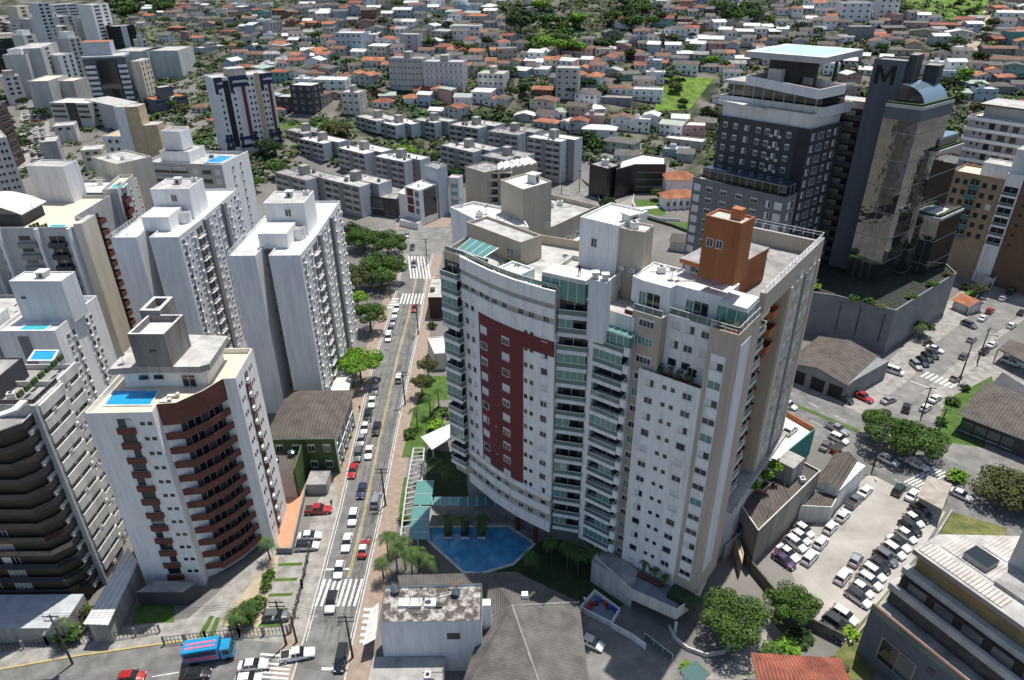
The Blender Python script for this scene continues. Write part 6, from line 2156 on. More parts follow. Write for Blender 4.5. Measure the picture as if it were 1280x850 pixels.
t = slabtower('white banded block with dark vertical strip below the blank pale tower', (61, 128), (110, 129), 22, 16, wall=LGREY, roofm=ROOFW, rows=((.2, .34, 1.3, 'bare'), (.84, .28, 1.3, 'bare')))
b = t.mb(); q = t.q4; b.prism([q[0].lerp(q[1], .42) - Vector((0, .2)), q[0].lerp(q[1], .68) - Vector((0, .2)), q[0].lerp(q[1], .68) - Vector((0, .01)), q[0].lerp(q[1], .42) - Vector((0, .01))], 4, 22.1, BRONZE); t.add('dark_stripe', b); t.finish(40)
# glass-fronted tower with stacked white balconies
t = slabtower('tower with a dark glass shaft between stacks of white balconies', (103, 73), (156, 71), 42, 18, wall=BLUEG, roofm=ROOFL)
q = t.q4
W_ = t.W
b = t.mb()
b.prism([q[0].lerp(q[1], .30) - Vector((0, .6)), q[0].lerp(q[1], .76) - Vector((0, .9)), q[0].lerp(q[1], .76), q[0].lerp(q[1], .30)], 4, 40.5, GREENG)
t.add('glass_shaft', b)
for i in range(11):
 z = 38 - 3.1 * i
 for f, w in ((.14, .24), (.89, .2)): t.on('balcony', el('balcony', round(W_ * w, 1), 1.2, 'WHITE2', 'solid', 1.4, 3.0, ''), q[0], q[1], W_ * f, z - 1.5)
t.mass(sub(q, 0, W_ * .68, t.D * .2, t.D * .8), 41.5, 50.5, mat('pale_blue_grey', (.42, .46, .51), .8, .1), TERRA, name='penthouse')
b = t.mb()
b.prism(sub(q, -.8, W_ * .98, -1.2, t.D * .9), 42.0, 42.9, mat('pale_blue_grey', (.42, .46, .51), .8, .1), ROOFL)
t.add('roof_slab', b)
qq = rect(24, (104, 120), (142, 128), depth=14)
t.mass(qq, 3, 22, LGREY, ROOFL, name='wall')
for i in range(6): t.on('window', el('win', 13.0, 1.2, 'bare', 'd'), qq[0], qq[1], 8.5, 19.8 - 3 * i)
t.mass([q[1] + Vector((1, 3)), q[1] + Vector((6, 4)), q[1] + Vector((6, 18)), q[1] + Vector((1, 18))], 4, 39, CREAM, ROOFL, name='wall')
for i in range(11):
 for f in (3, 8, 12): t.on('window', el('win', 1.6, 1.4, 'bare', 'd'), q[1] + Vector((6, 4)), q[1] + Vector((6, 18)), f, 36.5 - 3.1 * i)
t.finish(60)
t = slabtower('slim white slab tower with a blank sunlit gable, left one of the pair', (184, 64), (207, 58.5), 36, 26, wall=mat('pale_concrete', (.50, .51, .49), .85, .15, .3, streak=True), roofm=ROOFL, side=((.3, .12, 1.2, 'bare'), (.6, .12, 1.2, 'bare'))); t.finish(30)
t = slabtower('slim white slab tower with a balconied flank, right one of the pair', (222, 63), (241, 57), 36, 26, wall=MATS['pale_concrete'], roofm=ROOFL, side=((.15, .12, 1.4, 'bare'), (.4, .12, 1.4, 'bare'), (.65, .12, 1.4, 'bare'), (.88, .12, 1.4, 'bare'))); t.finish(50)
t = slabtower('blue-grey mid-rise with glazed balcony rows and a dark roof tank', (192, 125), (234, 119), 20, 14, wall=BLUEG, roofm=TERRA, rows=((.18, .22, 1.6, 'blue'), (.5, .26, 1.6, 'blue'), (.82, .24, 1.6, 'blue')), crown=(.3, .68, .2, .7, 6, BLUEG)); t.finish(40)
t = slabtower('white tower with navy blue trim, red stripes and an ochre centre strip', (266, 98), (339, 91), 43.5, 16, wall=WHITE2, roofm=ROOFL, rows=((.08, .035, 1.2, 'bare'), (.30, .035, 1.2, 'bare'), (.57, .035, 1.2, 'bare'), (.64, .035, 1.2, 'bare'), (.80, .035, 1.2, 'bare'), (.865, .035, 1.2, 'bare')), fh=2.9)
q = t.q4
def vstrip(f0, f1, z0, z1, m, d=.25):
 b = t.mb()
 a_, c_ = q[0].lerp(q[1], f0), q[0].lerp(q[1], f1)
 e_ = (q[1] - q[0]).normalized(); n_ = Vector((-e_.y, e_.x))
 b.prism([a_ - n_ * d, c_ - n_ * d, c_ - n_ * .01, a_ - n_ * .01], z0, z1, m)
 t.add('facade_panel', b)
vstrip(.14, .24, 10, 42, DARK, .03)
vstrip(.44, .50, 12, 40, MAROON)
vstrip(.69, .77, 10, 44.2, YELLOW, .5)
vstrip(.90, .95, 12, 40, MAROON)
for f0, f1 in ((0, .14), (.25, .56), (.78, 1.0)):
 vstrip(f0, f1, 38.6, 40.4, NAVY, .32); vstrip(f0, f1, 41.6, 43.7, NAVY, .32)
 vstrip(f0, f0 + .05, 36, 41.6, NAVY, .34); vstrip(f0, f1, 13.0, 14.6, NAVY, .32); vstrip(f0, f1, 9, 10.6, NAVY, .32)
 vstrip(f0 + .02, f0 + .06, 9, 16.5, NAVY, .34); vstrip(f1 - .05, f1 - .01, 9, 16.5, NAVY, .34)
t.mass(sub(q, t.W * .3, t.W * .6, 4, 12), 43, 46.5, CONC, ROOFL, name='penthouse')
t.finish(60)
for i in range(0): pass
for lab, pl, pr, z, d, wm, rows, crown in (
 ('grey-white block with strip balconies behind the slim slab towers', (253, 60), (287, 56), 24, 14, LGREY, ((.3, .5, 1.2, 'bare'), (.8, .14, 1.2, 'bare')), (.3, .6, .2, .8, 3, CONC)),
 ('small blue-grey tower standing above orange roofs at the upper left', (262, 34), (276, 33), 30, 9, BLUEG, ((.5, .3, 1, 'bare'),), None),
 ('maroon and brown slab tower near the top left corner', (14, 14), (46, 19), 48, 16, MAROON, ((.8, .2, 1.2, 'bare'),), (.3, .8, .2, .8, 4, LGREY)),
 ('pale blue-grey block with window rows in the upper left cluster', (36, 24), (92, 19), 46, 18, LGREY, ((.3, .1, 1.2, 'bare'), (.5, .1, 1.2, 'bare'), (.7, .1, 1.2, 'bare'), (.9, .08, 1.2, 'bare')), (.2, .7, .2, .7, 3, WHITE2)),
 ('grey tower with a stack of dark balconies in the upper left cluster', (64, 34), (90, 31), 40, 14, LGREY, ((.2, .16, 1.3, 'bare'), (.6, .24, 1.6, 'bare')), None),
 ('white block with teal window bands at the top left', (64, 6), (98, 4), 52, 16, WHITE, ((.3, .4, 1.1, 'blue'), (.75, .3, 1.1, 'blue')), None),
 ('white tower cut off by the top left edge of the picture', (113, 6), (135, 4), 58, 14, WHITE, ((.3, .3, 1.2, 'bare'), (.75, .2, 1.2, 'bare')), None),
 ('pale balconied block below the white tower at the top left', (121, 16), (140, 15), 48, 12, LGREY, ((.3, .3, 1.5, 'blue'), (.75, .25, 1.5, 'blue')), None),
 ('black and white tower with a bright window column behind the glass-shaft tower', (143, 33), (168, 31), 40, 16, mat('night_blue', (.016, .018, .028), .7, .15), ((.2, .2, 1.3, 'bare'), (.85, .2, 1.3, 'bare')), None),
 ('low dark brown block with a tan roof edge in the upper left cluster', (110, 38), (142, 35), 30, 14, BRONZE, ((.5, .5, .9, 'bare'),), None),
 ('dark brown office block beside the blank slab gable', (166, 76), (187, 74), 24, 12, mat('dark_brick', (.08, .045, .04), .85, .15), ((.5, .7, 1.2, 'bare'),), None),
 ('cream gabled block at the top left behind palms', (145, 20), (157, 19), 34, 9, CREAM, ((.4, .2, 1.2, 'bare'),), None),
 ('grey twin-towered block at the upper left corner', (-12, 24), (14, 20), 46, 14, LGREY, ((.4, .2, 1.2, 'bare'), (.8, .2, 1.2, 'bare')), None),
 ('white stepped block just above the green glass tower', (-4, 27), (22, 30), 42, 10, OFFW, ((.4, .2, 1.2, 'bare'), (.8, .2, 1.2, 'bare')), None),
 ('cream tower with dark window pairs behind the maroon slab tower', (20, 8), (44, 6), 56, 12, CREAM, ((.3, .2, 1.3, 'bare'), (.7, .2, 1.3, 'bare')), None),
 ('grey tower with white strip windows left of the black and white tower', (112, 24), (134, 23), 40, 12, MGREY, ((.5, .7, 1.2, 'blue'),), None),
 ('pale narrow tower beyond the lilac-grey tower', (28, 44), (44, 42), 44, 10, OFFW, ((.5, .4, 1.3, 'bare'),), (.2, .8, .2, .8, 3, WHITE)),
 ('white low block with black windows in front of the slim slab pair', (205, 128), (232, 126), 12, 12, WHITE2, ((.2, .18, 1.2, 'bare'), (.6, .18, 1.2, 'bare')), None),
 ('beige mid-rise between the slim slab pair and the navy-trimmed tower', (240, 92), (262, 90), 16, 12, BEIGE, ((.3, .2, 1.2, 'bare'), (.7, .2, 1.2, 'bare')), None),
 ('grey mid-rise left of the slim slab pair, below palms', (150, 84), (168, 82), 22, 10, LGREY, ((.5, .5, 1.3, 'bare'),), None),
 ('dark mid-rise at the foot of the glass-shaft tower', (112, 152), (136, 150), 9, 12, DGREY, ((.5, .7, 1.2, 'blue'),), None),
 ('white mid-rise beside the crowded avenue, near its lower end', (66, 158), (92, 156), 14, 12, OFFW, ((.3, .2, 1.2, 'bare'), (.7, .2, 1.2, 'bare')), None),
 ('low beige block below the ochre tower', (100, 188), (126, 186), 12, 12, CREAM, ((.3, .2, 1.2, 'bare'), (.7, .2, 1.2, 'bare')), None),
 ('tall pale tower filling the gap left of the glass-shaft tower', (84, 48), (101, 46), 44, 12, LGREY, ((.3, .2, 1.3, 'bare'), (.72, .2, 1.3, 'bare')), (.2, .8, .2, .8, 4, WHITE2)),
 ('off-white tower with window pairs below the dark green glass tower', (2, 96), (24, 94), 28, 12, OFFW, ((.3, .2, 1.3, 'bare'), (.7, .2, 1.3, 'bare')), (.2, .8, .2, .8, 3, CONC)),
 ('slim grey tower right of the white block with teal bands', (98, 22), (112, 21), 46, 10, LGREY, ((.5, .5, 1.4, 'bare'),), None),
 ('cream tower right of the black and white tower', (170, 50), (184, 49), 34, 10, CREAM, ((.3, .2, 1.3, 'bare'), (.7, .2, 1.3, 'bare')), (.3, .7, .2, .8, 3, CONC)),
 ('grey banded tower between the lilac-grey and blank pale towers', (36, 104), (57, 102), 26, 10, MGREY, ((.5, .7, 1.3, 'blue'),), None),
 ('tall white tower with dark bays above the maroon slab tower', (44, 4), (62, 3), 60, 12, WHITE2, ((.3, .24, 1.5, 'bare'), (.72, .24, 1.5, 'bare')), None),
 ('brick-red and white tower at the left edge above the square-windowed block', (-18, 138), (7, 128), 32, 14, mat('dark_brick', (.08, .045, .04), .85, .15), ((.7, .4, 1.2, 'bare'),), None)):
 t = slabtower(lab, pl, pr, z, d, wall=wm, rows=rows, crown=crown)
 if 'black and white' in lab:
  q = t.q4
  vstrip(.28, .58, 5, 40.2, WHITE2)
 t.finish(30)
# five-storey twin block on the hillside and other larger hillside buildings
def hillblock(lab, u0, v0, u1, h, depth, wall, roofm, fl=4, cols=5, cat='apartment block', name='apartment_block', tank=True, turn=0.0, style='plain', par=.4):
 a_, c_ = hit(u0, v0), hit(u1, v0)
 m_ = hit((u0 + u1) / 2, v0)
 w = abs(u1 - u0) / FPX * (m_.y * _ct - (m_.z - CAMH) * _st)
 t = T(name, lab, cat, (m_.x, m_.y), m_.z)
 e = Vector((math.cos(turn), math.sin(turn)))
 n = Vector((-e.y, e.x))
 p = Vector((m_.x, m_.y)) - e * w / 2
 q = [p, p + e * w, p + e * w + n * depth, p + n * depth]
 zb = min(terrain(p_.x, p_.y) for p_ in q) - 2
 t.mass(q, zb, m_.z + h, wall, roofm, par=par, name='wall')
 fh = (h - 1) / fl
 for i in range(fl):
  for k in range(cols):
   t.on('window', el('win', round(min(1.6, w / cols * .5), 1), 1.2, style), q[0], q[1], w * (k + .5) / cols, m_.z + h - 1 - fh * i - 1.4)
  for f in (.3, .7): t.on('window', el('win', 1.2, 1.2, style), q[1], q[2], depth * f, m_.z + h - 1 - fh * i - 1.4)
 if tank: t.mass(sub(q, w * .4, w * .6, depth * .3, depth * .8), m_.z + h - .4, m_.z + h + 3.0, CONC, ROOFL, name='water_tower')
 t.finish(60)
 return t
LILAC = mat('lilac_paint', (.44, .42, .45), .85, .1, .4, streak=True)
hillblock('pale blue-grey five-storey apartment block on the hillside, left half of a joined pair', 487, 113, 531, 18, 12, LGREY, ROOFG, 5, 9, turn=-.25, style='blue')
hillblock('lilac five-storey apartment block on the hillside, right half of a joined pair', 530, 118, 580, 18, 12, LILAC, ROOFL, 5, 8, turn=-.2, style='half')
hillblock('white three-storey apartment block with a roof tank right of the lilac block', 597, 119, 630, 12, 14, OFFW, ROOFL, 3, 5, turn=-.25)
hillblock('grey five-storey block behind a dark round tree on the hillside', 694, 124, 722, 17, 11, LGREY, ROOFL, 5, 3, turn=-.2, tank=False)
hillblock('black four-storey office block at the bend by the parked cars', 365, 143, 396, 16, 12, DGREY, ROOFW, 4, 3, turn=-.3, style='blue', tank=False, cat='office building')
hillblock('low black annexe with a pale roof beside the black office block', 345, 141, 366, 9, 10, DGREY, ROOFL, 2, 2, turn=-.3, style='blue', tank=False, cat='office building')
hillblock('white modern house with stacked cubes and a brown panel', 389, 117, 434, 8, 14, WHITE, ROOFW, 2, 4, turn=-.2, cat='house', name='house', tank=False)
hillblock('white three-storey apartment house left of the slab rows', 428, 143, 452, 12, 10, OFFW, ROOFL, 3, 3, turn=-.25, tank=True)
hillblock('pale blue office building with white canopies on the middle hillside', 420, 67, 455, 13, 14, mat('pale_blue_paint', (.40, .47, .53), .85, .1), ROOFW, 3, 5, turn=-.2, tank=False, cat='office building')
hillblock('blank lilac-grey block above the joined five-storey pair', 500, 63, 524, 10, 10, LILAC, ROOFL, 3, 1, turn=-.2, tank=False)
hillblock('long pale green-roofed house on the upper middle hillside', 562, 48, 600, 8, 14, WHITE2, METALG, 2, 6, turn=-.15, tank=False, cat='house', name='house', par=0)
hillblock('white apartment block with balconies at the top right', 1096, 26, 1120, 15, 12, WHITE2, ROOFL, 4, 3, turn=-.1, tank=False)
hillblock('white three-storey block right of the palm trees, upper right', 1049, 26, 1086, 12, 12, WHITE, ROOFL, 3, 4, turn=-.15, tank=False)
hillblock('grey glass-fronted house with columns behind the helipad tower', 1059, 51, 1090, 9, 10, MGREY, ROOFL, 2, 4, turn=-.1, style='blue', tank=False, cat='house', name='house')
hillblock('teal-walled house with a terrace at the right edge', 1258, 56, 1290, 8, 9, mat('teal_house', (.10, .30, .28), .8, .1), TILER, 2, 2, turn=0, tank=False, cat='house', name='house', par=0)
# ---------------------------------------------------------------- houses on the hillside
HW = {'white': WHITE, 'cream': CREAM, 'grey': LGREY, 'dark grey': MGREY, 'beige': BEIGE, 'pale blue': mat('house_blue', (.36, .44, .52), .85, .1, .5), 'pink': mat('house_pink', (.46, .29, .26), .85, .1, .5),
  'teal': mat('house_teal', (.20, .38, .36), .85, .1, .5), 'lilac': LILAC, 'brick': mat('house_brick', (.24, .12, .08), .9, .2, 1.0), 'pale green': mat('house_green', (.40, .47, .34), .85, .1, .5), 'off-white': OFFW}
HR = {'o': ('orange tile', TILEO), 'b': ('brown tile', TILEB), 'r': ('red tile', TILER), 'f': ('dark grey sheet', FIBRED), 'g': ('grey sheet', FIBRE), 'm': ('pale metal', METALR), 'e': ('greenish metal', METALG), 'w': ('flat white', ROOFW), 'c': ('flat concrete', ROOFG)}
LAND = [((855, 118), 'bright green meadow'), ((380, 122), 'black office block'), ((535, 100), 'joined five-storey pair'), ((700, 45), 'bright hillside thicket'), ((1212, 60), 'dirt road'),
  ((305, 130), 'navy-striped tower'), ((651, 25), 'big dark round tree'), ((437, 55), 'pale blue office'), ((620, 165), 'back row of slab blocks'), ((785, 220), 'black glass office'),
  ((1000, 60), 'helipad'), ((1130, 90), 'letter M tower'), ((1240, 140), 'grey floor-banded block'), ((705, 110), 'grey five-storey block'), ((610, 110), 'white roof-tank block'), ((582, 40), 'long green-roofed house'), ((250, 70), 'slim slab pair'), ((1170, 20), 'scrubby hilltop'), ((410, 108), 'white cube house'), ((160, 20), 'cream gabled block'), ((345, 70), 'street of parked cars'), ((920, 90), 'pale path'), ((770, 140), 'lane by the meadow')]
HOUSES, OCC = [], []
def rel(u, v):
 d, (lu, lv), nm = min((math.hypot(u - lu, (v - lv) * 1.6), (lu, lv), nm) for (lu, lv), nm in LAND)
 dx, dy = u - lu, (v - lv) * 1.6
 w = ('right of' if dx > 0 else 'left of') if abs(dx) > abs(dy) else ('below' if dy > 0 else 'above')
 return d, w, nm
WCOUNT = ['white', 'off-white', 'white', 'cream', 'white', 'grey', 'pale blue', 'white', 'beige', 'off-white', 'grey', 'pink', 'white', 'cream']
def house(u, v, roof, wpx=None, wall=None, st=None, form=None, turn=None):
 m = hit(u, v)
 if m.y < 200 or m.y > 2200: return
 depth_t = m.y * _ct - (m.z - CAMH) * _st
 w = (wpx / FPX * depth_t) if wpx else R.uniform(8.5, 13)
 w = max(6.0, min(w, 20))
 d = R.uniform(7.5, 10)
 for (x, y, r) in OCC:
  if math.hypot(m.x - x, m.y - y) < (r + w * .5) * .62: return
 OCC.append((m.x, m.y, w * .55))
 wall = wall or WCOUNT[len(HOUSES) % len(WCOUNT)]
 st = st or R.choice([1, 1, 2, 2])
 h = 3.0 * st + R.uniform(0, .5)
 form = form or ('flat' if roof in 'wc' else R.choice(['hip', 'gable', 'gable2']) if roof in 'obr' else R.choice(['gable', 'gable2', 'mono']))
 turn = turn if turn is not None else R.choice([-.25, -.2, -.35, -.3, .15, -.55, 1.2])
 e = Vector((math.cos(turn), math.sin(turn)))
 n = Vector((-e.y, e.x))
 p = Vector((m.x, m.y)) - e * w / 2
 q = [p, p + e * w, p + e * w + n * d, p + n * d]
 zb = min(terrain(a.x, a.y) for a in q) - 1.0
 zt = m.z + h
 t = T('house', None, 'house', (m.x, m.y), m.z)
 nr, rm = HR[roof]
 wm = HW[wall]
 if form == 'flat':
  t.mass(q, zb, zt + .5, wm, rm, par=.5, name='wall')
  if R.random() < .5: t.mass(sub(q, w * .2, w * .45, d * .4, d * .8), zt, zt + 1.9, wm, ROOFG, name='water_tank_box')
 else:
  b = t.mb()
  b.prism(q, zb, zt, wm)
  rise = R.uniform(1.3, 1.9)
  rb_ = MB()
  ov = .55
  x0, x1, y0, y1 = -ov, w + ov, -ov, d + ov
  ang = math.atan2(e.y, e.x)
  org = (q[0].x - t.x, q[0].y - t.y, zt - t.z)
  if form == 'hip':
   k = min(w, d) / 2
   r0, r1 = ((k, d / 2), (w - k, d / 2)) if w >= d else ((w / 2, k), (w / 2, d - k))
   if w >= d:
    rb_.poly([(x0, y0, 0), (x1, y0, 0), (*r1, rise), (*r0, rise)], rm); rb_.poly([(x1, y1, 0), (x0, y1, 0), (*r0, rise), (*r1, rise)], rm)
    rb_.poly([(x1, y0, 0), (x1, y1, 0), (*r1, rise)], rm); rb_.poly([(x0, y1, 0), (x0, y0, 0), (*r0, rise)], rm)
   else:
    rb_.poly([(x1, y0, 0), (x1, y1, 0), (*r1, rise), (*r0, rise)], rm); rb_.poly([(x0, y1, 0), (x0, y0, 0), (*r0, rise), (*r1, rise)], rm)
    rb_.poly([(x0, y0, 0), (x1, y0, 0), (*r0, rise)], rm); rb_.poly([(x1, y1, 0), (x0, y1, 0), (*r1, rise)], rm)
  elif form == 'gable':
   rb_.poly([(x0, y0, 0), (x1, y0, 0), (x1, d / 2, rise), (x0, d / 2, rise)], rm); rb_.poly([(x1, y1, 0), (x0, y1, 0), (x0, d / 2, rise), (x1, d / 2, rise)], rm)
   for x in (0, w): rb_.poly([(x, 0, 0), (x, d, 0), (x, d / 2, rise - .12)], wm)
  elif form == 'gable2':
   rb_.poly([(x0, y0, 0), (w / 2, y0, rise), (w / 2, y1, rise), (x0, y1, 0)], rm); rb_.poly([(w / 2, y0, rise), (x1, y0, 0), (x1, y1, 0), (w / 2, y1, rise)], rm)
   for y in (0, d): rb_.poly([(0, y, 0), (w, y, 0), (w / 2, y, rise - .12)], wm)
  else:
   rise *= .6
   rb_.poly([(x0, y0, .1), (x1, y0, .1), (x1, y1, rise), (x0, y1, rise)], rm)
   for x in (0, w): rb_.poly([(x, 0, 0), (x, d, 0), (x, d, rise - .1), (x, 0, .05)], wm)
   rb_.poly([(w, d, 0), (0, d, 0), (0, d, rise - .1), (w, d, rise - .1)], wm)
  rb_.poly([(x0, y0, -.02), (x0, y1, -.02), (x1, y1, -.02), (x1, y0, -.02)], wm)
  t.add('wall', b)
  rb_.build('roof', t.o, org, ang)
 nwin = 0
 wc = max(2, min(4, int(w / 3)))
 for i in range(st):
  zz = m.z + 1.1 + 3.0 * i
  for k in range(wc):
   if R.random() < .85:
    me = el('door', 1.2, 2.1) if (i == 0 and k == wc // 2) else el('win', R.choice([1.1, 1.5]), 1.15, R.choice(['bare', 'split', 'bare']))
    t.on('door' if (i == 0 and k == wc // 2) else 'window', me, q[0], q[1], w * (k + .5) / wc, zz if not (i == 0 and k == wc // 2) else m.z + .1)
    nwin += 1
  t.on('window', el('win', 1.1, 1.1, 'bare'), q[1], q[2], d * .5, zz)
 if st == 2 and R.random() < .35: t.on('balcony', el('balcony', round(w * .5), 1.2, 'OFFW', 'rail', 1.0, 2.9, ''), q[0], q[1], w * .5, m.z + 2.95)
 t.finish()
 HOUSES.append(dict(t=t, u=u, v=v, wall=wall, roof=nr, form=form, st=st, w=w, m=m))
 return t
def crop(ox, oy, s, txt):
 for it in txt.split():
  f = it.split(',')
  house(ox + float(f[0]) / s, oy + float(f[1]) / s, f[2], float(f[3]) / s if len(f) > 3 and f[3] else None, f[4].replace('_', ' ') if len(f) > 4 and f[4] else None, int(f[5]) if len(f) > 5 and f[5] else None, f[6] if len(f) > 6 else None)
crop(640, 0, 3.99, '160,640,o,130,grey,1,hip 60,605,m,100,grey,1 262,645,m,90,white,1,gable2 330,670,r,90,grey,2 400,575,m,130,off-white,1,hip 315,590,f,110,beige,2 430,705,m,165,white,2,hip 545,650,b,110,white,2 525,770,g,165,pale_green,2,hip 635,660,w,100,white,2 730,630,m,80,white,2 890,690,w,130,pink,2 960,640,g,100,beige,1 850,735,w,280,beige,1 785,770,w,190,pale_blue,1 905,790,g,110,grey,1 150,475,o,100,brick,1,gable 150,560,b,130,cream,2,gable2 225,590,e,80,white,1 505,520,c,180,dark_grey,1 540,470,b,130,white,1')
crop(740, 0, 6.39, '440,810,w,230,white,2 500,670,w,150,white,2 480,570,w,130,pale_blue,2 560,490,b,110,white,1 750,600,f,170,white,2,gable 80,690,o,170,white,2,hip 205,745,b,190,beige,1,hip 300,640,g,170,teal,1,gable 150,610,e,150,grey,1 640,440,m,120,white,2,mono 540,430,m,110,pale_blue,2 400,460,b,150,brick,1,hip 320,365,f,110,lilac,1 200,385,e,110,pale_green,1 240,450,b,100,pink,2 50,435,b,110,white,1,gable2 135,440,m,100,white,1,gable2 940,390,m,190,brick,2,gable 1170,430,b,170,pale_blue,2 1220,295,m,170,grey,1 555,220,r,170,teal,2,gable 655,310,f,170,white,2,hip 815,265,w,120,brick,2 850,100,r,90,pale_blue,1 990,110,g,170,brick,1 970,200,g,130,off-white,2 745,190,f,120,brick,1 160,300,g,110,dark_grey,1 390,325,b,130,off-white,2 555,325,m,130,cream,1 60,530,r,150,off-white,1 690,560,g,90,off-white,1')
crop(560, 0, 6.39, '90,80,w,110,white,2 190,110,w,150,pale_blue,2 370,125,m,150,dark_grey,2,hip 215,205,o,150,grey,2,hip 50,190,r,120,white,2 460,195,o,110,pale_blue,1,hip 470,240,b,110,cream,1 455,420,o,90,white,2,hip 390,445,o,100,white,1,gable 740,460,m,100,white,1,gable2 315,530,o,150,white,1,gable 425,550,b,120,off-white,1,gable 185,560,g,160,grey,2 50,440,o,110,white,1 120,450,o,100,pink,1 575,420,f,140,grey,2,hip 590,530,b,90,cream,1,gable 650,530,m,90,cream,1 725,540,m,90,cream,1 555,610,m,150,pale_blue,1 740,600,m,110,white,1 820,560,o,110,cream,2,gable 925,570,m,150,white,2 1105,520,m,90,white,1 985,450,b,160,beige,1,hip 1190,440,b,130,white,1,gable2 1220,560,b,150,off-white,1 1085,690,o,90,pale_blue,2 1220,690,o,150,white,2,hip 760,740,o,160,brick,1,gable 265,830,m,160,white,2 350,850,o,130,white,1 60,800,e,150,pink,2 490,830,f,140,off-white,1,hip 670,100,g,90,off-white,1 790,130,f,90,teal,1 700,40,r,100,white,1 540,240,f,90,grey,1 610,470,g,100,white,1')
crop(380, 0, 6.39, '55,215,o,130,brick,1,hip 270,260,o,110,grey,2 140,440,o,170,off-white,1,gable 215,115,w,130,dark_grey,2 300,160,g,120,pale_blue,2 410,130,b,110,pale_blue,2 520,155,f,120,brick,2 640,230,w,120,beige,2 785,150,m,150,pale_blue,2,gable 895,110,b,130,pale_blue,2,gable 1040,70,w,110,white,2 1130,110,b,130,off-white,1,hip 1235,95,w,90,white,1 1150,215,w,130,white,1 1000,280,m,110,white,2,gable2 1015,370,m,150,pale_blue,1 1095,325,e,140,beige,2 545,530,o,180,off-white,1,gable 725,495,r,110,brick,1 660,560,o,90,cream,1 490,690,o,110,grey,2,gable2 335,650,r,120,white,1,hip 405,680,o,90,cream,2 80,630,b,190,beige,1,hip 190,840,b,150,beige,2,hip 590,780,f,120,brick,1 670,810,e,130,grey,1 860,830,o,120,white,1,hip 960,845,m,110,pale_blue,2 1070,800,o,110,pink,2,hip 1190,840,g,140,lilac,2,gable 610,860,r,150,white,1,hip 50,340,w,150,off-white,1 740,385,w,90,off-white,1 1110,420,r,140,beige,1 1205,450,b,110,pink,1 1060,520,w,130,off-white,1 40,120,g,110,pale_green,2 560,300,g,150,grey,2 150,30,g,130,grey,1 420,30,b,120,cream,1 520,60,w,100,white,2 700,30,g,110,off-white,1 860,20,g,100,grey,1')
crop(1080, 0, 6.39, '235,260,g,190,brick,1,gable 415,225,g,170,pink,1 650,240,r,260,brick,1,gable 480,290,g,230,beige,1,gable2 440,385,b,290,beige,1,gable 755,340,m,190,off-white,2,gable2 835,225,b,100,off-white,1 310,440,g,240,beige,1,mono 620,470,g,150,cream,1,gable2 590,545,w,140,white,1 615,610,w,200,white,1 1170,180,m,220,white,2 1140,280,g,150,white,1,mono 1245,280,r,110,cream,1 1140,350,r,260,brick,1,gable 1080,430,b,290,dark_grey,1,gable 1140,520,b,260,cream,1,gable 1180,610,g,150,teal,2,gable2 1030,610,o,110,white,1 1130,660,o,160,dark_grey,1 890,720,e,170,teal,1 790,790,e,110,pale_green,1 1090,740,f,190,dark_grey,1,hip 1240,720,g,120,grey,1 990,1060,o,100,cream,1,hip')
crop(180, 0, 6.39, '230,95,r,120,cream,1 315,80,r,110,off-white,1 35,150,o,90,cream,1 115,125,m,80,off-white,1 240,250,o,130,brick,1,hip 520,215,o,110,grey,1 420,330,o,110,white,1 610,100,w,90,white,1 665,85,r,80,pink,1 650,280,r,110,pink,1,hip 745,400,r,150,pink,1 865,410,m,150,pale_blue,1 915,470,b,210,beige,1,gable 870,580,b,150,brick,1,gable 755,560,m,120,pale_blue,2 1000,580,e,150,pale_green,1 1070,660,r,140,teal,2,hip 1105,520,w,150,white,1 925,250,m,150,pale_blue,2 1065,270,c,150,lilac,3 1060,135,r,80,brick,2 965,150,c,120,teal,2 970,55,w,100,white,1 1175,240,c,110,brick,2 1245,235,o,80,cream,1 1060,370,b,110,grey,1 1170,320,m,120,cream,1 855,90,w,100,grey,2 745,60,w,100,white,1 530,120,g,110,grey,1 300,170,f,110,grey,1 440,900,b,130,off-white,1,hip 560,1010,o,110,beige,1,hip 150,60,w,60,white,1 1190,120,g,110,brick,1 1130,140,w,100,grey,1')
# the rest of the hillside between them
for k in range(700):
 u, v = R.uniform(150, 1290), R.uniform(4, 205)
 if v > 150 and not (640 < u < 860): continue
 if u < 330 and v > 150: continue
 if (830 < u < 895 and 95 < v < 140) or (640 < u < 760 and v < 62) or (760 < u < 830 and v < 32) or (1120 < u < 1245 and v < 26) or (620 < u < 690 and v < 50): continue
 if 185 < u < 300 and 55 < v < 125: continue
 if u < 180 and v > 34: continue
 if abs(u - (1245 - v * .42)) < 9 and v < 110: continue
 if len(HOUSES) > 296: break
 house(u, v, R.choice('obrggffmmwwcge'))
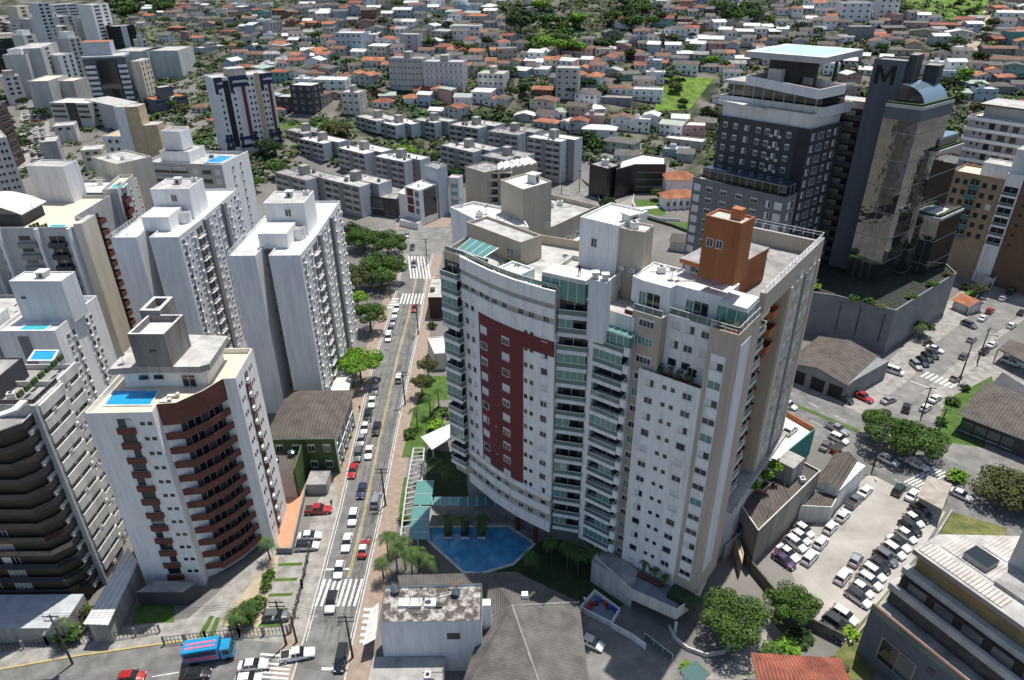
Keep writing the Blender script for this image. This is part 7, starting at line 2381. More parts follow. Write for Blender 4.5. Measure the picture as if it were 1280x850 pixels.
# beyond three hundred, the smallest far houses as one mass
b = MB()
for k in range(900):
 u, v = R.uniform(160, 1290), R.uniform(3, 95)
 if (640 < u < 770 and v < 60) or (1120 < u < 1245 and v < 26) or (u < 300 and v > 36) or (815 < u < 895 and v > 90) or abs(u - (1245 - v * .42)) < 9: continue
 m = hit(u, v)
 w, d = R.uniform(7, 11), R.uniform(6.5, 9)
 if any(abs(m.x - x) < r + w * .5 and math.hypot(m.x - x, m.y - y) < (r + w * .5) * .8 for x, y, r in OCC): continue
 OCC.append((m.x, m.y, w * .55))
 e = Vector((math.cos(-.3), math.sin(R.uniform(-.6, .2)))).normalized()
 n = Vector((-e.y, e.x))
 p = Vector((m.x, m.y)) - e * w / 2
 q = [p, p + e * w, p + e * w + n * d, p + n * d]
 h = m.z + R.choice([3, 3.4, 6])
 wm, rm = HW[R.choice(WCOUNT)], HR[R.choice('obrggffmmggc')][1]
 b.prism(q, m.z - 3, h, wm)
 o_ = inset(q, -.5)
 r0, r1 = (o_[0] + o_[3]) / 2, (o_[1] + o_[2]) / 2
 A_ = [(*c, h + .02) for c in o_]
 b.poly([A_[0], A_[1], (*r1, h + 1.6), (*r0, h + 1.6)], rm)
 b.poly([A_[2], A_[3], (*r0, h + 1.6), (*r1, h + 1.6)], rm)
 b.poly([A_[1], A_[2], (*r1, h + 1.6)], wm)
 b.poly([A_[3], A_[0], (*r0, h + 1.6)], wm)
 for f in (.25, .7):
  c = q[0].lerp(q[1], f) - n * .03
  b.poly([(*(c - e * .6), h - 2), (*(c + e * .6), h - 2), (*(c + e * .6), h - .8), (*(c - e * .6), h - .8)], GLASSD)
o = b.build('far_houses')
o['kind'] = 'stuff'
from collections import defaultdict
byl = defaultdict(list)
FORM = {'hip': 'hipped', 'gable': 'pitched', 'gable2': 'gabled', 'mono': 'sloping', 'flat': ''}
for h in HOUSES:
 d, w, nm = rel(h['u'], h['v'])
 h['d'] = d
 rf = h['roof'] if h['form'] == 'flat' else FORM[h['form']] + ' ' + h['roof']
 h['base'] = f"{h['wall']} {'two-storey ' if h['st'] > 1 else ''}house with a {rf} roof, {w} the {nm}"
 byl[h['base']].append(h)
NTH = ['nearest one', 'second nearest', 'third nearest', 'fourth nearest', 'fifth nearest']
for k, L in byl.items():
 L.sort(key=lambda h: h['d'])
 for i, h in enumerate(L):
  lb = k if len(L) == 1 else f"{k}, {NTH[min(i, 4)]}"
  h['t'].o['label'] = lb if len(lb.split()) <= 16 else lb.replace('letter M tower', 'M tower').replace('joined five-storey pair', 'joined pair').replace('back row of slab blocks', 'back slab row').replace(' sheet roof', ' roof').replace(' tile roof', ' roof').replace('hillside thicket', 'thicket').replace('big dark round tree', 'dark round tree').replace('pale metal roof', 'metal roof').replace('street of parked cars', 'parked-car street').replace('two-storey house', 'tall house')
  h['t'].o['group'] = 'houses on the hillside'
# ---------------------------------------------------------------- trees
def leafmat(name, c, c2): return mat(name, c, .75, .2, .35, col2=c2, detail=3, pos=(.3, .7), spec=.25)
LEAF = {'mid': [leafmat('leaf_mid_a', (.032, .074, .013), (.066, .130, .022)), leafmat('leaf_mid_b', (.050, .110, .018), (.095, .172, .03))],
  'dark': [leafmat('leaf_dark_a', (.018, .042, .012), (.032, .070, .018)), leafmat('leaf_dark_b', (.025, .055, .014), (.05, .095, .022))],
  'bright': [leafmat('leaf_bright_a', (.085, .20, .012), (.15, .30, .02)), leafmat('leaf_bright_b', (.12, .25, .018), (.19, .34, .03))],
  'olive': [leafmat('leaf_olive_a', (.055, .070, .022), (.09, .105, .03)), leafmat('leaf_olive_b', (.075, .09, .03), (.12, .13, .045))],
  'palm': [leafmat('leaf_palm_a', (.045, .09, .02), (.08, .14, .035)), leafmat('leaf_palm_b', (.06, .115, .025), (.10, .17, .045))]}
_CR = {}
def crown_mesh(kind, var, n, flat=1.0):
 """unit-radius crown: leaf-sized faces through a cluster of lobes, with gaps between them"""
 key = (kind, var, n, flat)
 if key in _CR: return _CR[key]
 r = random.Random(hash((var * 7919 + n)) % 100000)
 b = MB()
 lobes = []
 nl = 16 + var % 5
 for k in range(nl):
  a = 2.399 * k + r.uniform(-.5, .5)
  rr = math.sqrt((k + .5) / nl) * .74
  z = math.sqrt(max(0, 1 - rr * rr)) * r.uniform(.25, .68) - .12
  lobes.append((Vector((math.cos(a) * rr, math.sin(a) * rr, z * flat)), r.uniform(.25, .40)))
 s = 1.55 / math.sqrt(n) * 2.35
 for k in range(n):
  c, lr = lobes[r.randrange(nl)]
  while True:
   d = Vector((r.uniform(-1, 1), r.uniform(-1, 1), r.uniform(-.75, 1)))
   L = d.length
   if .25 < L < 1: break
  d = d / L * (L ** .45)
  p = c + Vector((d.x, d.y, d.z * .8 * (flat if flat < 1 else 1))) * lr
  nrm = (d + Vector((r.uniform(-.7, .7), r.uniform(-.7, .7), r.uniform(-.2, .9)))).normalized()
  u = nrm.orthogonal().normalized()
  w = nrm.cross(u)
  ang = r.uniform(0, 6.28)
  u, w = u * math.cos(ang) + w * math.sin(ang), w * math.cos(ang) - u * math.sin(ang)
  a, c2 = s * r.uniform(.6, 1.2), s * r.uniform(.35, .8)
  b.poly([p - u * a, p - w * c2 + nrm * s * .1, p + u * a, p + w * c2 + nrm * s * .1], LEAF[kind][r.random() < .45])
 _CR[key] = b.mesh('crown')
 return _CR[key]
def trunk_mesh(h, r, limbs=5, seed=0):
 rr = random.Random(seed)
 b = MB()
 b.beam((0, 0, -.3), (0, 0, h * .5), (r, r * .75), BARK, 8)
 for k in range(limbs):
  a = 6.283 * k / limbs + rr.uniform(-.3, .3)
  e = Vector((math.cos(a) * h * .28, math.sin(a) * h * .28, h * rr.uniform(.72, .92)))
  b.beam((0, 0, h * rr.uniform(.36, .5)), e, (r * .5, r * .15), BARK, 6)
 return b.mesh('trunk')
_TR = {}
TREES = []
def tree(lab, x, y, h, rad, kind='mid', n=1200, flat=1.0, z=None, name='tree', group=None, var=None):
 z = terrain(x, y) if z is None else z
 o = thing(name, lab, 'tree', (x, y, z), R.uniform(0, 6.28), group)
 hk = round(h)
 if (hk, n > 800) not in _TR: _TR[(hk, n > 800)] = trunk_mesh(hk, .05 * hk * .55, 6 if n > 800 else 3, hk)
 tr = bpy.data.objects.new('trunk', _TR[(hk, n > 800)])
 link(tr, o)
 c = bpy.data.objects.new('crown', crown_mesh(kind, var if var is not None else R.randrange(3), n, flat))
 c.location = (0, 0, max(h - rad * .95 * flat, rad * .35))
 c.scale = (rad, rad, rad * .95)
 link(c, o)
 TREES.append(o)
 return o
_PF = {}
def frond_mesh(seed):
 if seed in _PF: return _PF[seed]
 r = random.Random(seed)
 b = MB()
 n = 17
 for k in range(n):
  a = 6.283 * k / n * 1.0 + r.uniform(-.15, .15)
  up = r.uniform(.15, 1.0)
  L = r.uniform(2.3, 3.0)
  pts = []
  for i in range(8):
   t_ = i / 7
   pts.append(Vector((math.cos(a) * L * t_ * (.55 + .4 * (1 - up)), math.sin(a) * L * t_ * (.55 + .4 * (1 - up)), L * (up * .95 * t_ - (.65 + .35 * up) * t_ * t_))))
  side = Vector((-math.sin(a), math.cos(a), 0))
  for i in range(7):
   p, q = pts[i], pts[i + 1]
   w0 = .62 * math.sin(math.pi * min(1, (i + .6) / 7.4)) ** .7
   for sg in (-1, 1):
    for s_ in (0, .5):
     c = p.lerp(q, s_)
     tip = c + side * sg * w0 + (q - p) * .9 + Vector((0, 0, -.22 * w0))
     b.poly([c, c + (q - p) * .36, tip], LEAF['palm'][(k + i) % 2])
  b.beam(pts[0], pts[4], (.035, .02), LEAF['palm'][0], 3)
 _PF[seed] = b.mesh('fronds')
 return _PF[seed]
def palm(lab, x, y, h, z=0.0, sc=1.0, group=None):
 o = thing('palm_tree', lab, 'palm', (x, y, z), R.uniform(0, 6.28), group)
 b = MB()
 lean = Vector((R.uniform(-.3, .3), R.uniform(-.3, .3), h))
 b.beam((0, 0, -.2), lean * .5 + Vector((.05, 0, 0)), (.17, .13), BARK, 8)
 b.beam(lean * .5 + Vector((.05, 0, 0)), lean, (.13, .10), BARK, 8)
 b.build('trunk', o)
 c = bpy.data.objects.new('crown', frond_mesh(R.randrange(4)))
 c.location = lean
 c.scale = (sc, sc, sc)
 link(c, o)
 return o
def shrub(lab, x, y, r, h, kind='mid', z=0.0, n=260, name='shrub', group=None, cat='shrub'):
 o = thing(name, lab, cat, (x, y, z), R.uniform(0, 6.28), group)
 c = bpy.data.objects.new('foliage', crown_mesh(kind, R.randrange(3), n, 1.0))
 c.location = (0, 0, h * .42)
 c.scale = (r, r, h * .75)
 link(c, o)
 return o
def tp(u, v, z=0.0): return at((u, v), z)
NEAR = [
 ('bright yellow-green spreading street tree at the kerb below the white slab tower', 452, 478, 9, 5.6, 'bright', 3800, .55),
 ('large dark street tree near the crossing, biggest of the park strip', 478, 356, 12, 8.0, 'mid', 5200, .9),
 ('dark street tree standing behind the biggest one near the crossing', 486, 320, 11, 7.0, 'mid', 3600, .9),
 ('olive tree with thin foliage beside the white slab tower near the park strip', 446, 366, 11, 5.6, 'olive', 2400, 1.0),
 ('mid-green tree at the far end of the park strip by the square', 456, 312, 10, 6.4, 'mid', 2200, .9),
 ('dark conifer-like cluster behind the white slab tower', 437, 300, 8, 5.0, 'dark', 1800, 1.0),
 ('tall slim tree at the near end of the park strip', 464, 414, 11, 4.6, 'mid', 3200, 1.3),
 ('palm-like bright tree low in the park strip', 448, 385, 6, 3.4, 'bright', 1400, .8),
 ('olive street tree right of the main street beside the white-roofed shop', 536, 475, 7, 2.5, 'olive', 1500, 1.1),
 ('second olive street tree right of the main street, nearer the palms', 528, 495, 7, 2.6, 'olive', 1500, 1.1),
 ('large leafy tree over the avenue at the car park corner, left half of a pair', 1100, 556, 9, 5.6, 'mid', 3800, .85),
 ('large leafy tree over the avenue at the car park corner, right half of a pair', 1141, 573, 9, 5.8, 'mid', 3800, .8),
 ('bushy olive tree at the right edge below the restaurant lawn', 1250, 628, 8, 5.4, 'olive', 2600, .85),
 ('second olive tree at the right edge, farther right than the bushy one', 1287, 640, 8, 5.0, 'olive', 2400, .85),
 ('big round-crowned dark green tree at the foot of the curved tower', 912, 796, 9, 5.0, 'mid', 4600, .95),
 ('leafy tree at the corner of the car park above the mossy wall', 982, 778, 7.5, 3.6, 'mid', 3200, .95),
 ('small leafy tree by the cars at the corner of the car park', 1008, 772, 5, 1.7, 'mid', 900, 1.1),
 ('small street tree on the pavement of the side street', 1222, 372, 5, 2.2, 'olive', 900, 1.0),
 ('green tree on the forecourt by the grey podium', 1152, 420, 5, 2.6, 'dark', 1000, .9),
 ('round dark tree beside the black glass office lawn', 822, 250, 6, 3.2, 'mid', 900, 1.0),
 ('dark bushy tree behind the beige rear wing', 759, 262, 6, 3.6, 'dark', 900, .9),
 ('dark tree between the pool block and the slab rows', 337, 196, 11, 6.0, 'dark', 1500, 1.0),
 ('green tree in front of the brown-roofed slab block, left of it', 350, 222, 9, 5.2, 'mid', 1500, .9),
 ('tree at the left of the street behind the white slab towers', 312, 240, 9, 6.0, 'mid', 1500, .8),
 ('broad olive-green tree behind the second slab row', 418, 172, 10, 7.5, 'olive', 1700, .8),
 ('bright green round tree among the slab rows', 503, 200, 9, 7.0, 'bright', 1700, .7),
 ('dark palm-like tree right of the bright green round tree', 546, 206, 7, 4.0, 'dark', 900, .9),
 ('dark bush-like tree behind the pale blue slim tower', 566, 226, 8, 4.5, 'dark', 900, 1.0)]
for lab, u, v, h, r, k, n, fl_ in NEAR:
 p = tp(u, v)
 z = terrain(p.x, p.y)
 if z > 1:
  m = hit(u, v); p = m
 tree(lab, p.x, p.y, h, r * 1.14, k, int(n * 1.7), fl_)
PALMS = [(486, 700, 5.5), (497, 716, 6), (507, 712, 6.5), (515, 722, 6), (524, 716, 5), (540, 722, 4.5), (480, 724, 4.5), (493, 690, 4), (522, 535, 5), (538, 520, 5.5), (549, 512, 5.5), (560, 672, 4.5), (581, 672, 4.5), (601, 672, 4.5), (545, 600, 5), (558, 612, 5), (690, 705, 6), (708, 715, 6.5), (722, 722, 6), (736, 712, 5.5), (660, 716, 4), (1148, 425, 4), (87, 806, 5), (338, 700, 4.5), (300, 790, 4), (315, 778, 4)]
PL = ['leaning out over the pavement by the pergola', 'in front of the pergola, in the middle of the clump', 'tallest of the clump behind the white corner building', 'directly behind the stained flat roof', 'beside the pool corner', 'by the blue pool and tiled hall roof', 'lowest by the street kerb', 'small, at the end of the pergola',
  'by the pavement near the entrance canopy', 'on the lawn left of the curved tower', 'close to the curved tower base, upper one', 'in the left of three planters in the pool', 'in the middle of three planters in the pool', 'in the right of three planters in the pool', 'in the dark garden, nearer the canopy', 'in the dark garden, nearer the pool',
  'in the shaded lower garden, leftmost', 'in the shaded lower garden, beside the deck wall', 'in the shaded lower garden, under the balconies', 'against the deck wall of the tower', 'small, at the corner of the blue pool', 'by the podium forecourt', 'behind the utility pole at the lower left', 'at the corner of the tiled terrace', 'in the planted bed above the blue truck', 'in the planted bed, farther from the truck']
for (u, v, h), pl in zip(PALMS, PL):
 p = tp(u, v)
 palm('green palm ' + pl, p.x, p.y, h, 0.0, R.uniform(.85, 1.1))
for k, (u, v) in enumerate(((804, 712), (818, 723), (830, 732))):
 p = tp(u, v, 5.0)
 palm(['small palm on the tower deck, nearest the beige bay', 'small palm on the tower deck, middle of three', 'small palm on the tower deck, nearest the hedge'][k], p.x, p.y, 1.8, 5.0, .55)
SH = [(337, 722, 1.2, 1.4, 'mid', 'rounded shrub in a row beside the grass strips, upper'), (333, 735, 1.2, 1.4, 'mid', 'rounded shrub in a row beside the grass strips, lower'), (305, 775, 2.4, 2.2, 'mid', 'wide shrub bed plant above the blue truck'), (322, 760, 1.8, 2.0, 'mid', 'shrub between the bed palms and the paved yard'), (90, 800, 2.4, 2.2, 'mid', 'shrub below the left utility pole palm'), (104, 770, 1.8, 2.2, 'olive', 'pale bush at the end of the passage roof'),
  (513, 545, 1.8, 1.6, 'mid', 'clipped round hedge bush by the pavement lawn'), (545, 535, 2.4, 1.8, 'bright', 'bright bush beside the entrance canopy'), (552, 520, 2.6, 1.8, 'mid', 'bush against the curved tower wall'), (505, 652, 1.4, 1.4, 'mid', 'bush at the near end of the lower lawn'), (955, 600, 1.5, 2.2, 'bright', 'bright hedge bush between deck and workshop'), (940, 612, 1.5, 2.2, 'bright', 'hedge bush nearest the tower flank'), (968, 588, 1.5, 2.2, 'bright', 'hedge bush beside the teal wall'),
  (918, 685, 1.6, 1.6, 'bright', 'bright bush at the foot of the tower flank'), (985, 810, 2.0, 1.0, 'bright', 'low flowering bush along the curved path'), (1000, 800, 2.2, 1.2, 'dark', 'dark bush below the mossy wall'), (965, 815, 2.0, .9, 'mid', 'low ground shrub beside the round path'), (860, 838, 1.4, 1.0, 'bright', 'small bright bush by the driveway gate'), (1062, 795, 1.6, 1.4, 'bright', 'weedy bush at the corner of the car park'), (1048, 835, 1.8, .8, 'olive', 'dry weed clump next to the red tiled house'), (1130, 745, 1.5, .9, 'olive', 'weed clump below the rough stone wall'), (1175, 690, 1.8, .9, 'olive', 'weed clump near the golden glazed block'),
  (1195, 600, 2.2, 2.2, 'bright', 'bright bush on the avenue verge'), (1175, 530, 1.6, 1.6, 'mid', 'clipped bush on the restaurant lawn, lower'), (1190, 505, 1.8, 1.8, 'mid', 'clipped bush on the restaurant lawn, middle'), (1206, 488, 1.3, 1.5, 'dark', 'dark clipped bush at the head of the restaurant lawn'), (1160, 432, 1.5, 1.4, 'dark', 'dark bush on the podium forecourt'), (1213, 370, 2.0, 1.4, 'bright', 'bright garden bush by the side street wall'), (1205, 362, 2.0, 1.6, 'dark', 'dark garden bush by the side street wall'),
  (540, 410, 1.6, 1.8, 'dark', 'dark bush beside the white-roofed shop'), (878, 300, 2.4, 1.4, 'mid', 'garden hedge bush below the villa lawn')]
for u, v, r, h, k, lab in SH:
 z_ = 10.6 if 'hedge bush' in lab and 'hall' not in lab and u > 930 and v < 620 else 0.0
 p = tp(u, v, z_)
 shrub(lab, p.x, p.y, r, h, k, z_)
for i, (u, v) in enumerate(((1000, 366), (1020, 362), (1068, 378), (1085, 383), (1100, 385), (1140, 374), (1165, 359), (1185, 346))):
 p = tp(u, v - 3, 13.0)
 shrub(f"{['dark', 'bright', 'mid-green', 'tall', 'low', 'trailing', 'rounded', 'pale'][i]} bush on the planted podium edge, {ORD[i]} from the left", p.x, p.y, 1.7, [1.2, 1.4, 1.8, 2.4, .9, 1.1, 1.6, 1.3][i], ['dark', 'bright', 'mid', 'mid', 'olive', 'mid', 'mid', 'olive'][i], 12.6, group='podium planting')
b = MB()
# hillside trees: one label each, told by the nearest house
def hilltree(u, v, h, rad, kind, n=420, lab=None):
 m = hit(u, v)
 if lab is None:
  d_, hh = min((math.hypot(u - q['u'], v - q['v']), q['base']) for q in HOUSES)
 tree(lab, m.x, m.y, h, rad, kind, n, 1.0, m.z, group='trees on the hillside')
 TREES[-1]['_uv'] = (u, v)
hilltree(651, 48, 22, 13, 'dark', 1800, 'big very dark round tree standing alone on the upper hillside')
BIG = []
for k in range(15):
 BIG.append((700 + R.uniform(-45, 70), R.uniform(14, 72), R.choice(['mid', 'dark', 'mid', 'bright'])))
for u, v, kd in BIG: hilltree(u, v, R.uniform(9, 14), R.uniform(6, 9), kd, 700)
for k in range(14): hilltree(R.uniform(775, 830), R.uniform(3, 40), R.uniform(9, 14), R.uniform(6, 9), R.choice(['mid', 'dark']), 600)
for k in range(10): hilltree(R.uniform(905, 945), R.uniform(8, 34), R.uniform(9, 14), R.uniform(6, 9), R.choice(['mid', 'dark']), 600)
for k in range(22): hilltree(R.uniform(140, 212), R.uniform(2, 20), R.uniform(9, 13), R.uniform(8, 12), R.choice(['mid', 'dark', 'mid']), 500)
for u, v, k in ((862, 68, 'mid'), (875, 84, 'mid'), (890, 84, 'bright'), (905, 86, 'mid'), (913, 72, 'dark'), (788, 76, 'dark'), (500, 42, 'dark'), (478, 35, 'dark'), (402, 40, 'dark'), (395, 52, 'mid'), (436, 85, 'mid'), (420, 82, 'mid'), (590, 66, 'mid'), (610, 60, 'dark'), (575, 66, 'mid'), (655, 118, 'dark'), (662, 132, 'dark'), (714, 122, 'mid'), (538, 58, 'mid'), (290, 40, 'dark'), (300, 26, 'dark'), (260, 18, 'mid'), (330, 50, 'dark'), (560, 52, 'dark'), (630, 12, 'bright'), (1020, 45, 'mid'), (1010, 66, 'mid'), (1100, 66, 'mid'), (1130, 20, 'mid'), (1185, 68, 'dark'), (1195, 60, 'mid'), (1230, 48, 'dark'), (1225, 76, 'dark'), (1220, 118, 'dark'), (1205, 96, 'bright'), (1240, 36, 'dark'), (345, 152, 'mid'), (470, 50, 'dark'), (748, 60, 'mid'), (605, 96, 'mid'), (735, 175, 'mid'), (745, 186, 'mid'), (640, 95, 'mid'), (840, 30, 'mid'), (960, 32, 'mid'), (975, 40, 'mid'), (330, 60, 'mid'), (310, 34, 'dark'), (208, 30, 'mid'), (283, 60, 'mid'), (180, 140, 'dark'), (205, 128, 'mid'), (30, 135, 'dark'), (8, 128, 'dark'), (22, 180, 'dark'), (30, 190, 'dark'), (55, 150, 'dark')):
 hilltree(u, v, R.uniform(6, 9), R.uniform(3.6, 5.6), k, 420)
for k in range(150):
 u, v = R.uniform(190, 1270), R.uniform(4, 150)
 m = hit(u, v)
 if any(math.hypot(m.x - x, m.y - y) < r for x, y, r in OCC): continue
 hilltree(u, v, R.uniform(5, 9), R.uniform(2.6, 5.0), R.choice(['mid', 'dark', 'dark', 'olive']), 320)
seen = defaultdict(list)
KW = {'mid': 'mid-green', 'dark': 'dark green', 'bright': 'bright green', 'olive': 'olive'}
for o in TREES:
 if 'label' in o.keys(): continue
 u, v = o['_uv']
 d_, w_, nm = rel(u, v)
 cr = [c for c in o.children if c.name.startswith('crown')][0]
 kd = [k for k, L in LEAF.items() if L[0] in list(cr.data.materials)][0]
 size = 'large' if cr.scale[0] > 6 else 'small' if cr.scale[0] < 3.4 else 'middling'
 seen[f"{size} {KW[kd]} tree, {w_} the {nm}"].append((d_, o))
for k, L in seen.items():
 L.sort(key=lambda t_: t_[0])
 for i, (d_, o) in enumerate(L): o['label'] = k if len(L) == 1 else k + ', ' + (NTH[i] if i < 5 else ['sixth', 'seventh', 'eighth', 'ninth', 'tenth', 'eleventh', 'twelfth', 'thirteenth', 'fourteenth', 'fifteenth', 'sixteenth', 'seventeenth', 'eighteenth', 'nineteenth', 'twentieth', 'twenty-first', 'twenty-second'][min(i - 5, 16)] + ' nearest')
for o in TREES:
 if '_uv' in o.keys(): del o['_uv']
# hillside patches and lanes
def hillpatch(name, pts, m, dz=.35, sub_=6, kind='structure'):
 P = [hit(*p) for p in pts]
 b = MB()
 n_ = sub_
 for i in range(n_):
  for j in range(n_):
   def g_(a, c):
    s0 = P[0].lerp(P[1], a); s1 = P[3].lerp(P[2], a)
    p = s0.lerp(s1, c)
    return (p.x, p.y, terrain(p.x, p.y) + dz)
   q = [g_(i / n_, j / n_), g_((i + 1) / n_, j / n_), g_((i + 1) / n_, (j + 1) / n_), g_(i / n_, (j + 1) / n_)]
   if area2(q) < 0: q.reverse()
   b.poly(q, m)
 o = b.build(name); o['kind'] = kind
 return o
hillpatch('meadow', [(817, 140), (862, 138), (893, 98), (832, 96)], MEADOW)
hillpatch('scrub_slope', [(1130, 27), (1222, 27), (1236, 0), (1130, 0)], MEADOW, .6)
hillpatch('dirt_road', [(1194, 92), (1211, 92), (1243, 8), (1231, 8)], DIRT, .5, 12)
hillpatch('scrub_slope', [(668, 56), (720, 56), (720, 30), (680, 30)], MEADOW, .6)
hillpatch('hillside_lane', [(868, 160), (876, 160), (912, 104), (906, 104)], ASPH2, .5, 10)
hillpatch('hillside_lane', [(318, 42), (328, 42), (362, 84), (350, 84)], ASPH2, .5, 10)
hillpatch('paved_yard', [(330, 168), (400, 160), (402, 152), (335, 158)], ASPH2, .4)
hillpatch('lawn_strip', [(345, 166), (420, 158), (420, 150), (345, 155)], GRASS, .5)
hillpatch('avenue_of_cars', [(22, 212), (66, 205), (60, 132), (26, 140)], PAVE, .3, 8)
hillpatch('hillside_street', [(790, 208), (830, 190), (790, 180), (745, 196)], ASPH2, .3, 6)
# ---------------------------------------------------------------- vehicles
def paint(name, col, metal=0.0): return mat(name, col, .28, 0, spec=.6, metal=metal, coat=.6)
PAINT = {'white': paint('car_white', (.70, .70, .69)), 'silver': paint('car_silver', (.40, .41, .42), .5), 'grey': paint('car_grey', (.16, .165, .17), .4), 'black': paint('car_black', (.012, .012, .013)), 'red': paint('car_red', (.36, .018, .018)), 'navy': paint('car_navy', (.018, .028, .07)), 'dark green': paint('car_dark_green', (.012, .03, .025)), 'tan': paint('car_tan', (.33, .29, .23)), 'purple': paint('car_purple', (.06, .025, .08)), 'orange': paint('car_orange', (.42, .09, .02))}
def loft(stations, m, cap=True):
 """stations: (y, half width, z bottom, z top); rounded section"""
 b = MB()
 sec = []
 for y, hw, z0, z1 in stations:
  h = z1 - z0
  P = [(hw * .86, z0), (hw, z0 + h * .30), (hw * .985, z0 + h * .70), (hw * .86, z1 - .02), (hw * .4, z1 + .012)]
  sec.append([(x, y, z) for x, z in P] + [(-x, y, z) for x, z in reversed(P)])
 n = len(sec[0])
 for s0, s1 in zip(sec, sec[1:]):
  for i in range(n - 1): b.poly([s0[i], s0[i + 1], s1[i + 1], s1[i]], m)
  b.poly([s0[n - 1], s0[0], s1[0], s1[n - 1]], m)
 b.poly(list(reversed(sec[0])), m)
 b.poly(sec[-1], m)
 return b
SPEC = {  # length, width, belt, height, cowl, windscreen top, rear top, rear base
 'hatchback': (3.95, 1.70, .92, 1.48, .95, .25, -1.25, -1.78), 'sedan': (4.45, 1.74, .92, 1.44, .95, .25, -.95, -1.55),
 'suv': (4.35, 1.80, 1.02, 1.66, 1.05, .45, -1.55, -2.02), 'van': (4.4, 1.75, 1.05, 1.85, 1.35, .85, -2.0, -2.12), 'pickup': (5.2, 1.84, 1.05, 1.75, 1.0, .45, -.75, -1.0)}
def car_proto(kind):
 L, Wd, belt, H, cowl, wt_, rt, rb = SPEC[kind]
 hw, f, r = Wd / 2, L / 2, -L / 2
 t = thing('parked_car', None, 'car', (0, 0, 0))
 hood = belt - .10
 st = [(r, hw * .86, .30, belt - .22), (r + .12, hw * .96, .22, belt - .04), (r + .6, hw, .20, belt + .02), (0, hw, .20, belt + .02), (cowl, hw, .20, belt), (cowl + .3, hw * .99, .20, hood), (f - .35, hw * .95, .22, hood - .10), (f - .08, hw * .88, .24, hood - .24), (f, hw * .80, .32, hood - .34)]
 if kind == 'pickup': st[1:3] = [(r + .12, hw, .3, belt), (r + .6, hw, .3, belt)]
 b = loft(st, PAINT['white'])
 b.smooth = True
 b.build('body', t)
 g = MB()
 bi, ti = hw * .90, hw * .74
 B4 = [(-bi, rb, belt), (bi, rb, belt), (bi, cowl, belt), (-bi, cowl, belt)]
 T4 = [(-ti, rt, H - .04), (ti, rt, H - .04), (ti, wt_, H - .04), (-ti, wt_, H - .04)]
 g.hexa(B4, T4, GLASSD)
 g.build('window_glass', t)
 b = MB()
 e_ = .04
 b.hexa([(-ti - e_, rt - .12, H - .09), (ti + e_, rt - .12, H - .09), (ti + e_, wt_ + .05, H - .09), (-ti - e_, wt_ + .05, H - .09)], [(-ti + .06, rt, H), (ti - .06, rt, H), (ti - .06, wt_ - .1, H), (-ti + .06, wt_ - .1, H)], PAINT['white'])
 mid = (wt_ + rt) / 2
 for y0, y1, yb0, yb1 in ((mid - .07, mid + .07, mid - .08, mid + .08), (rt - .06, rt + .12, rb - .02, rb + .22)):
  for sg in (-1, 1):
   b.hexa([(sg * (bi + .012) - .02, yb0, belt), (sg * (bi + .012) + .02, yb0, belt), (sg * (bi + .012) + .02, yb1, belt), (sg * (bi + .012) - .02, yb1, belt)],
     [(sg * (ti + .02) - .02, y0, H - .05), (sg * (ti + .02) + .02, y0, H - .05), (sg * (ti + .02) + .02, y1, H - .05), (sg * (ti + .02) - .02, y1, H - .05)], PAINT['white'])
 b.build('roof', t)
 if kind == 'pickup':
  b = MB()
  b.ring([(-hw * .9, r + .1), (hw * .9, r + .1), (hw * .9, rb - .1), (-hw * .9, rb - .1)], [(-hw * .8, r + .18), (hw * .8, r + .18), (hw * .8, rb - .18), (-hw * .8, rb - .18)], belt - .02, belt + .1, PAINT['white'])
  b.poly([(-hw * .8, r + .18, belt + .035), (hw * .8, r + .18, belt + .035), (hw * .8, rb - .18, belt + .035), (-hw * .8, rb - .18, belt + .035)], BLACKM)
  b.build('load_bed', t)
 wr = .31 if kind not in ('suv', 'pickup') else .36
 for y in (f - .82, r + .80):
  for sg in (-1, 1):
   w = MB()
   n = 14
   for x0, x1, rr, m in ((-.10, .10, wr, RUBBER), (-.115, .115, wr * .62, CHROME)):
    A = [(x0, rr * math.cos(6.2832 * k / n), rr * math.sin(6.2832 * k / n)) for k in range(n)]
    C_ = [(x1, p[1], p[2]) for p in A]
    for k in range(n): w.poly([A[k], A[(k + 1) % n], C_[(k + 1) % n], C_[k]], m)
    w.poly(list(reversed(A)), m)
    w.poly(C_, m)
   w.build('wheel', t, (sg * (hw - .09), y, wr))
 for sg in (-1, 1):
  b = MB()
  b.box(sg * hw * .62 - .17, sg * hw * .62 + .17, f - .16, f - .015, hood - .36, hood - .24, LAMPW)
  b.build('headlight', t)
  b = MB()
  b.box(sg * hw * .74 - .12, sg * hw * .74 + .12, r - .02, r + .12, belt - .22, belt - .06, LAMPR)
  b.build('tail_light', t)
  b = MB()
  b.box(sg * (hw + .06) - .09, sg * (hw + .06) + .09, cowl - .25, cowl - .12, belt, belt + .13, BLACKM)
  b.build('mirror', t)
 b = MB()
 b.box(-.22, .22, r - .03, r + .0, .46, .57, CREAM)
 b.build('number_plate', t)
 return t
PROTO, USED = {}, {}
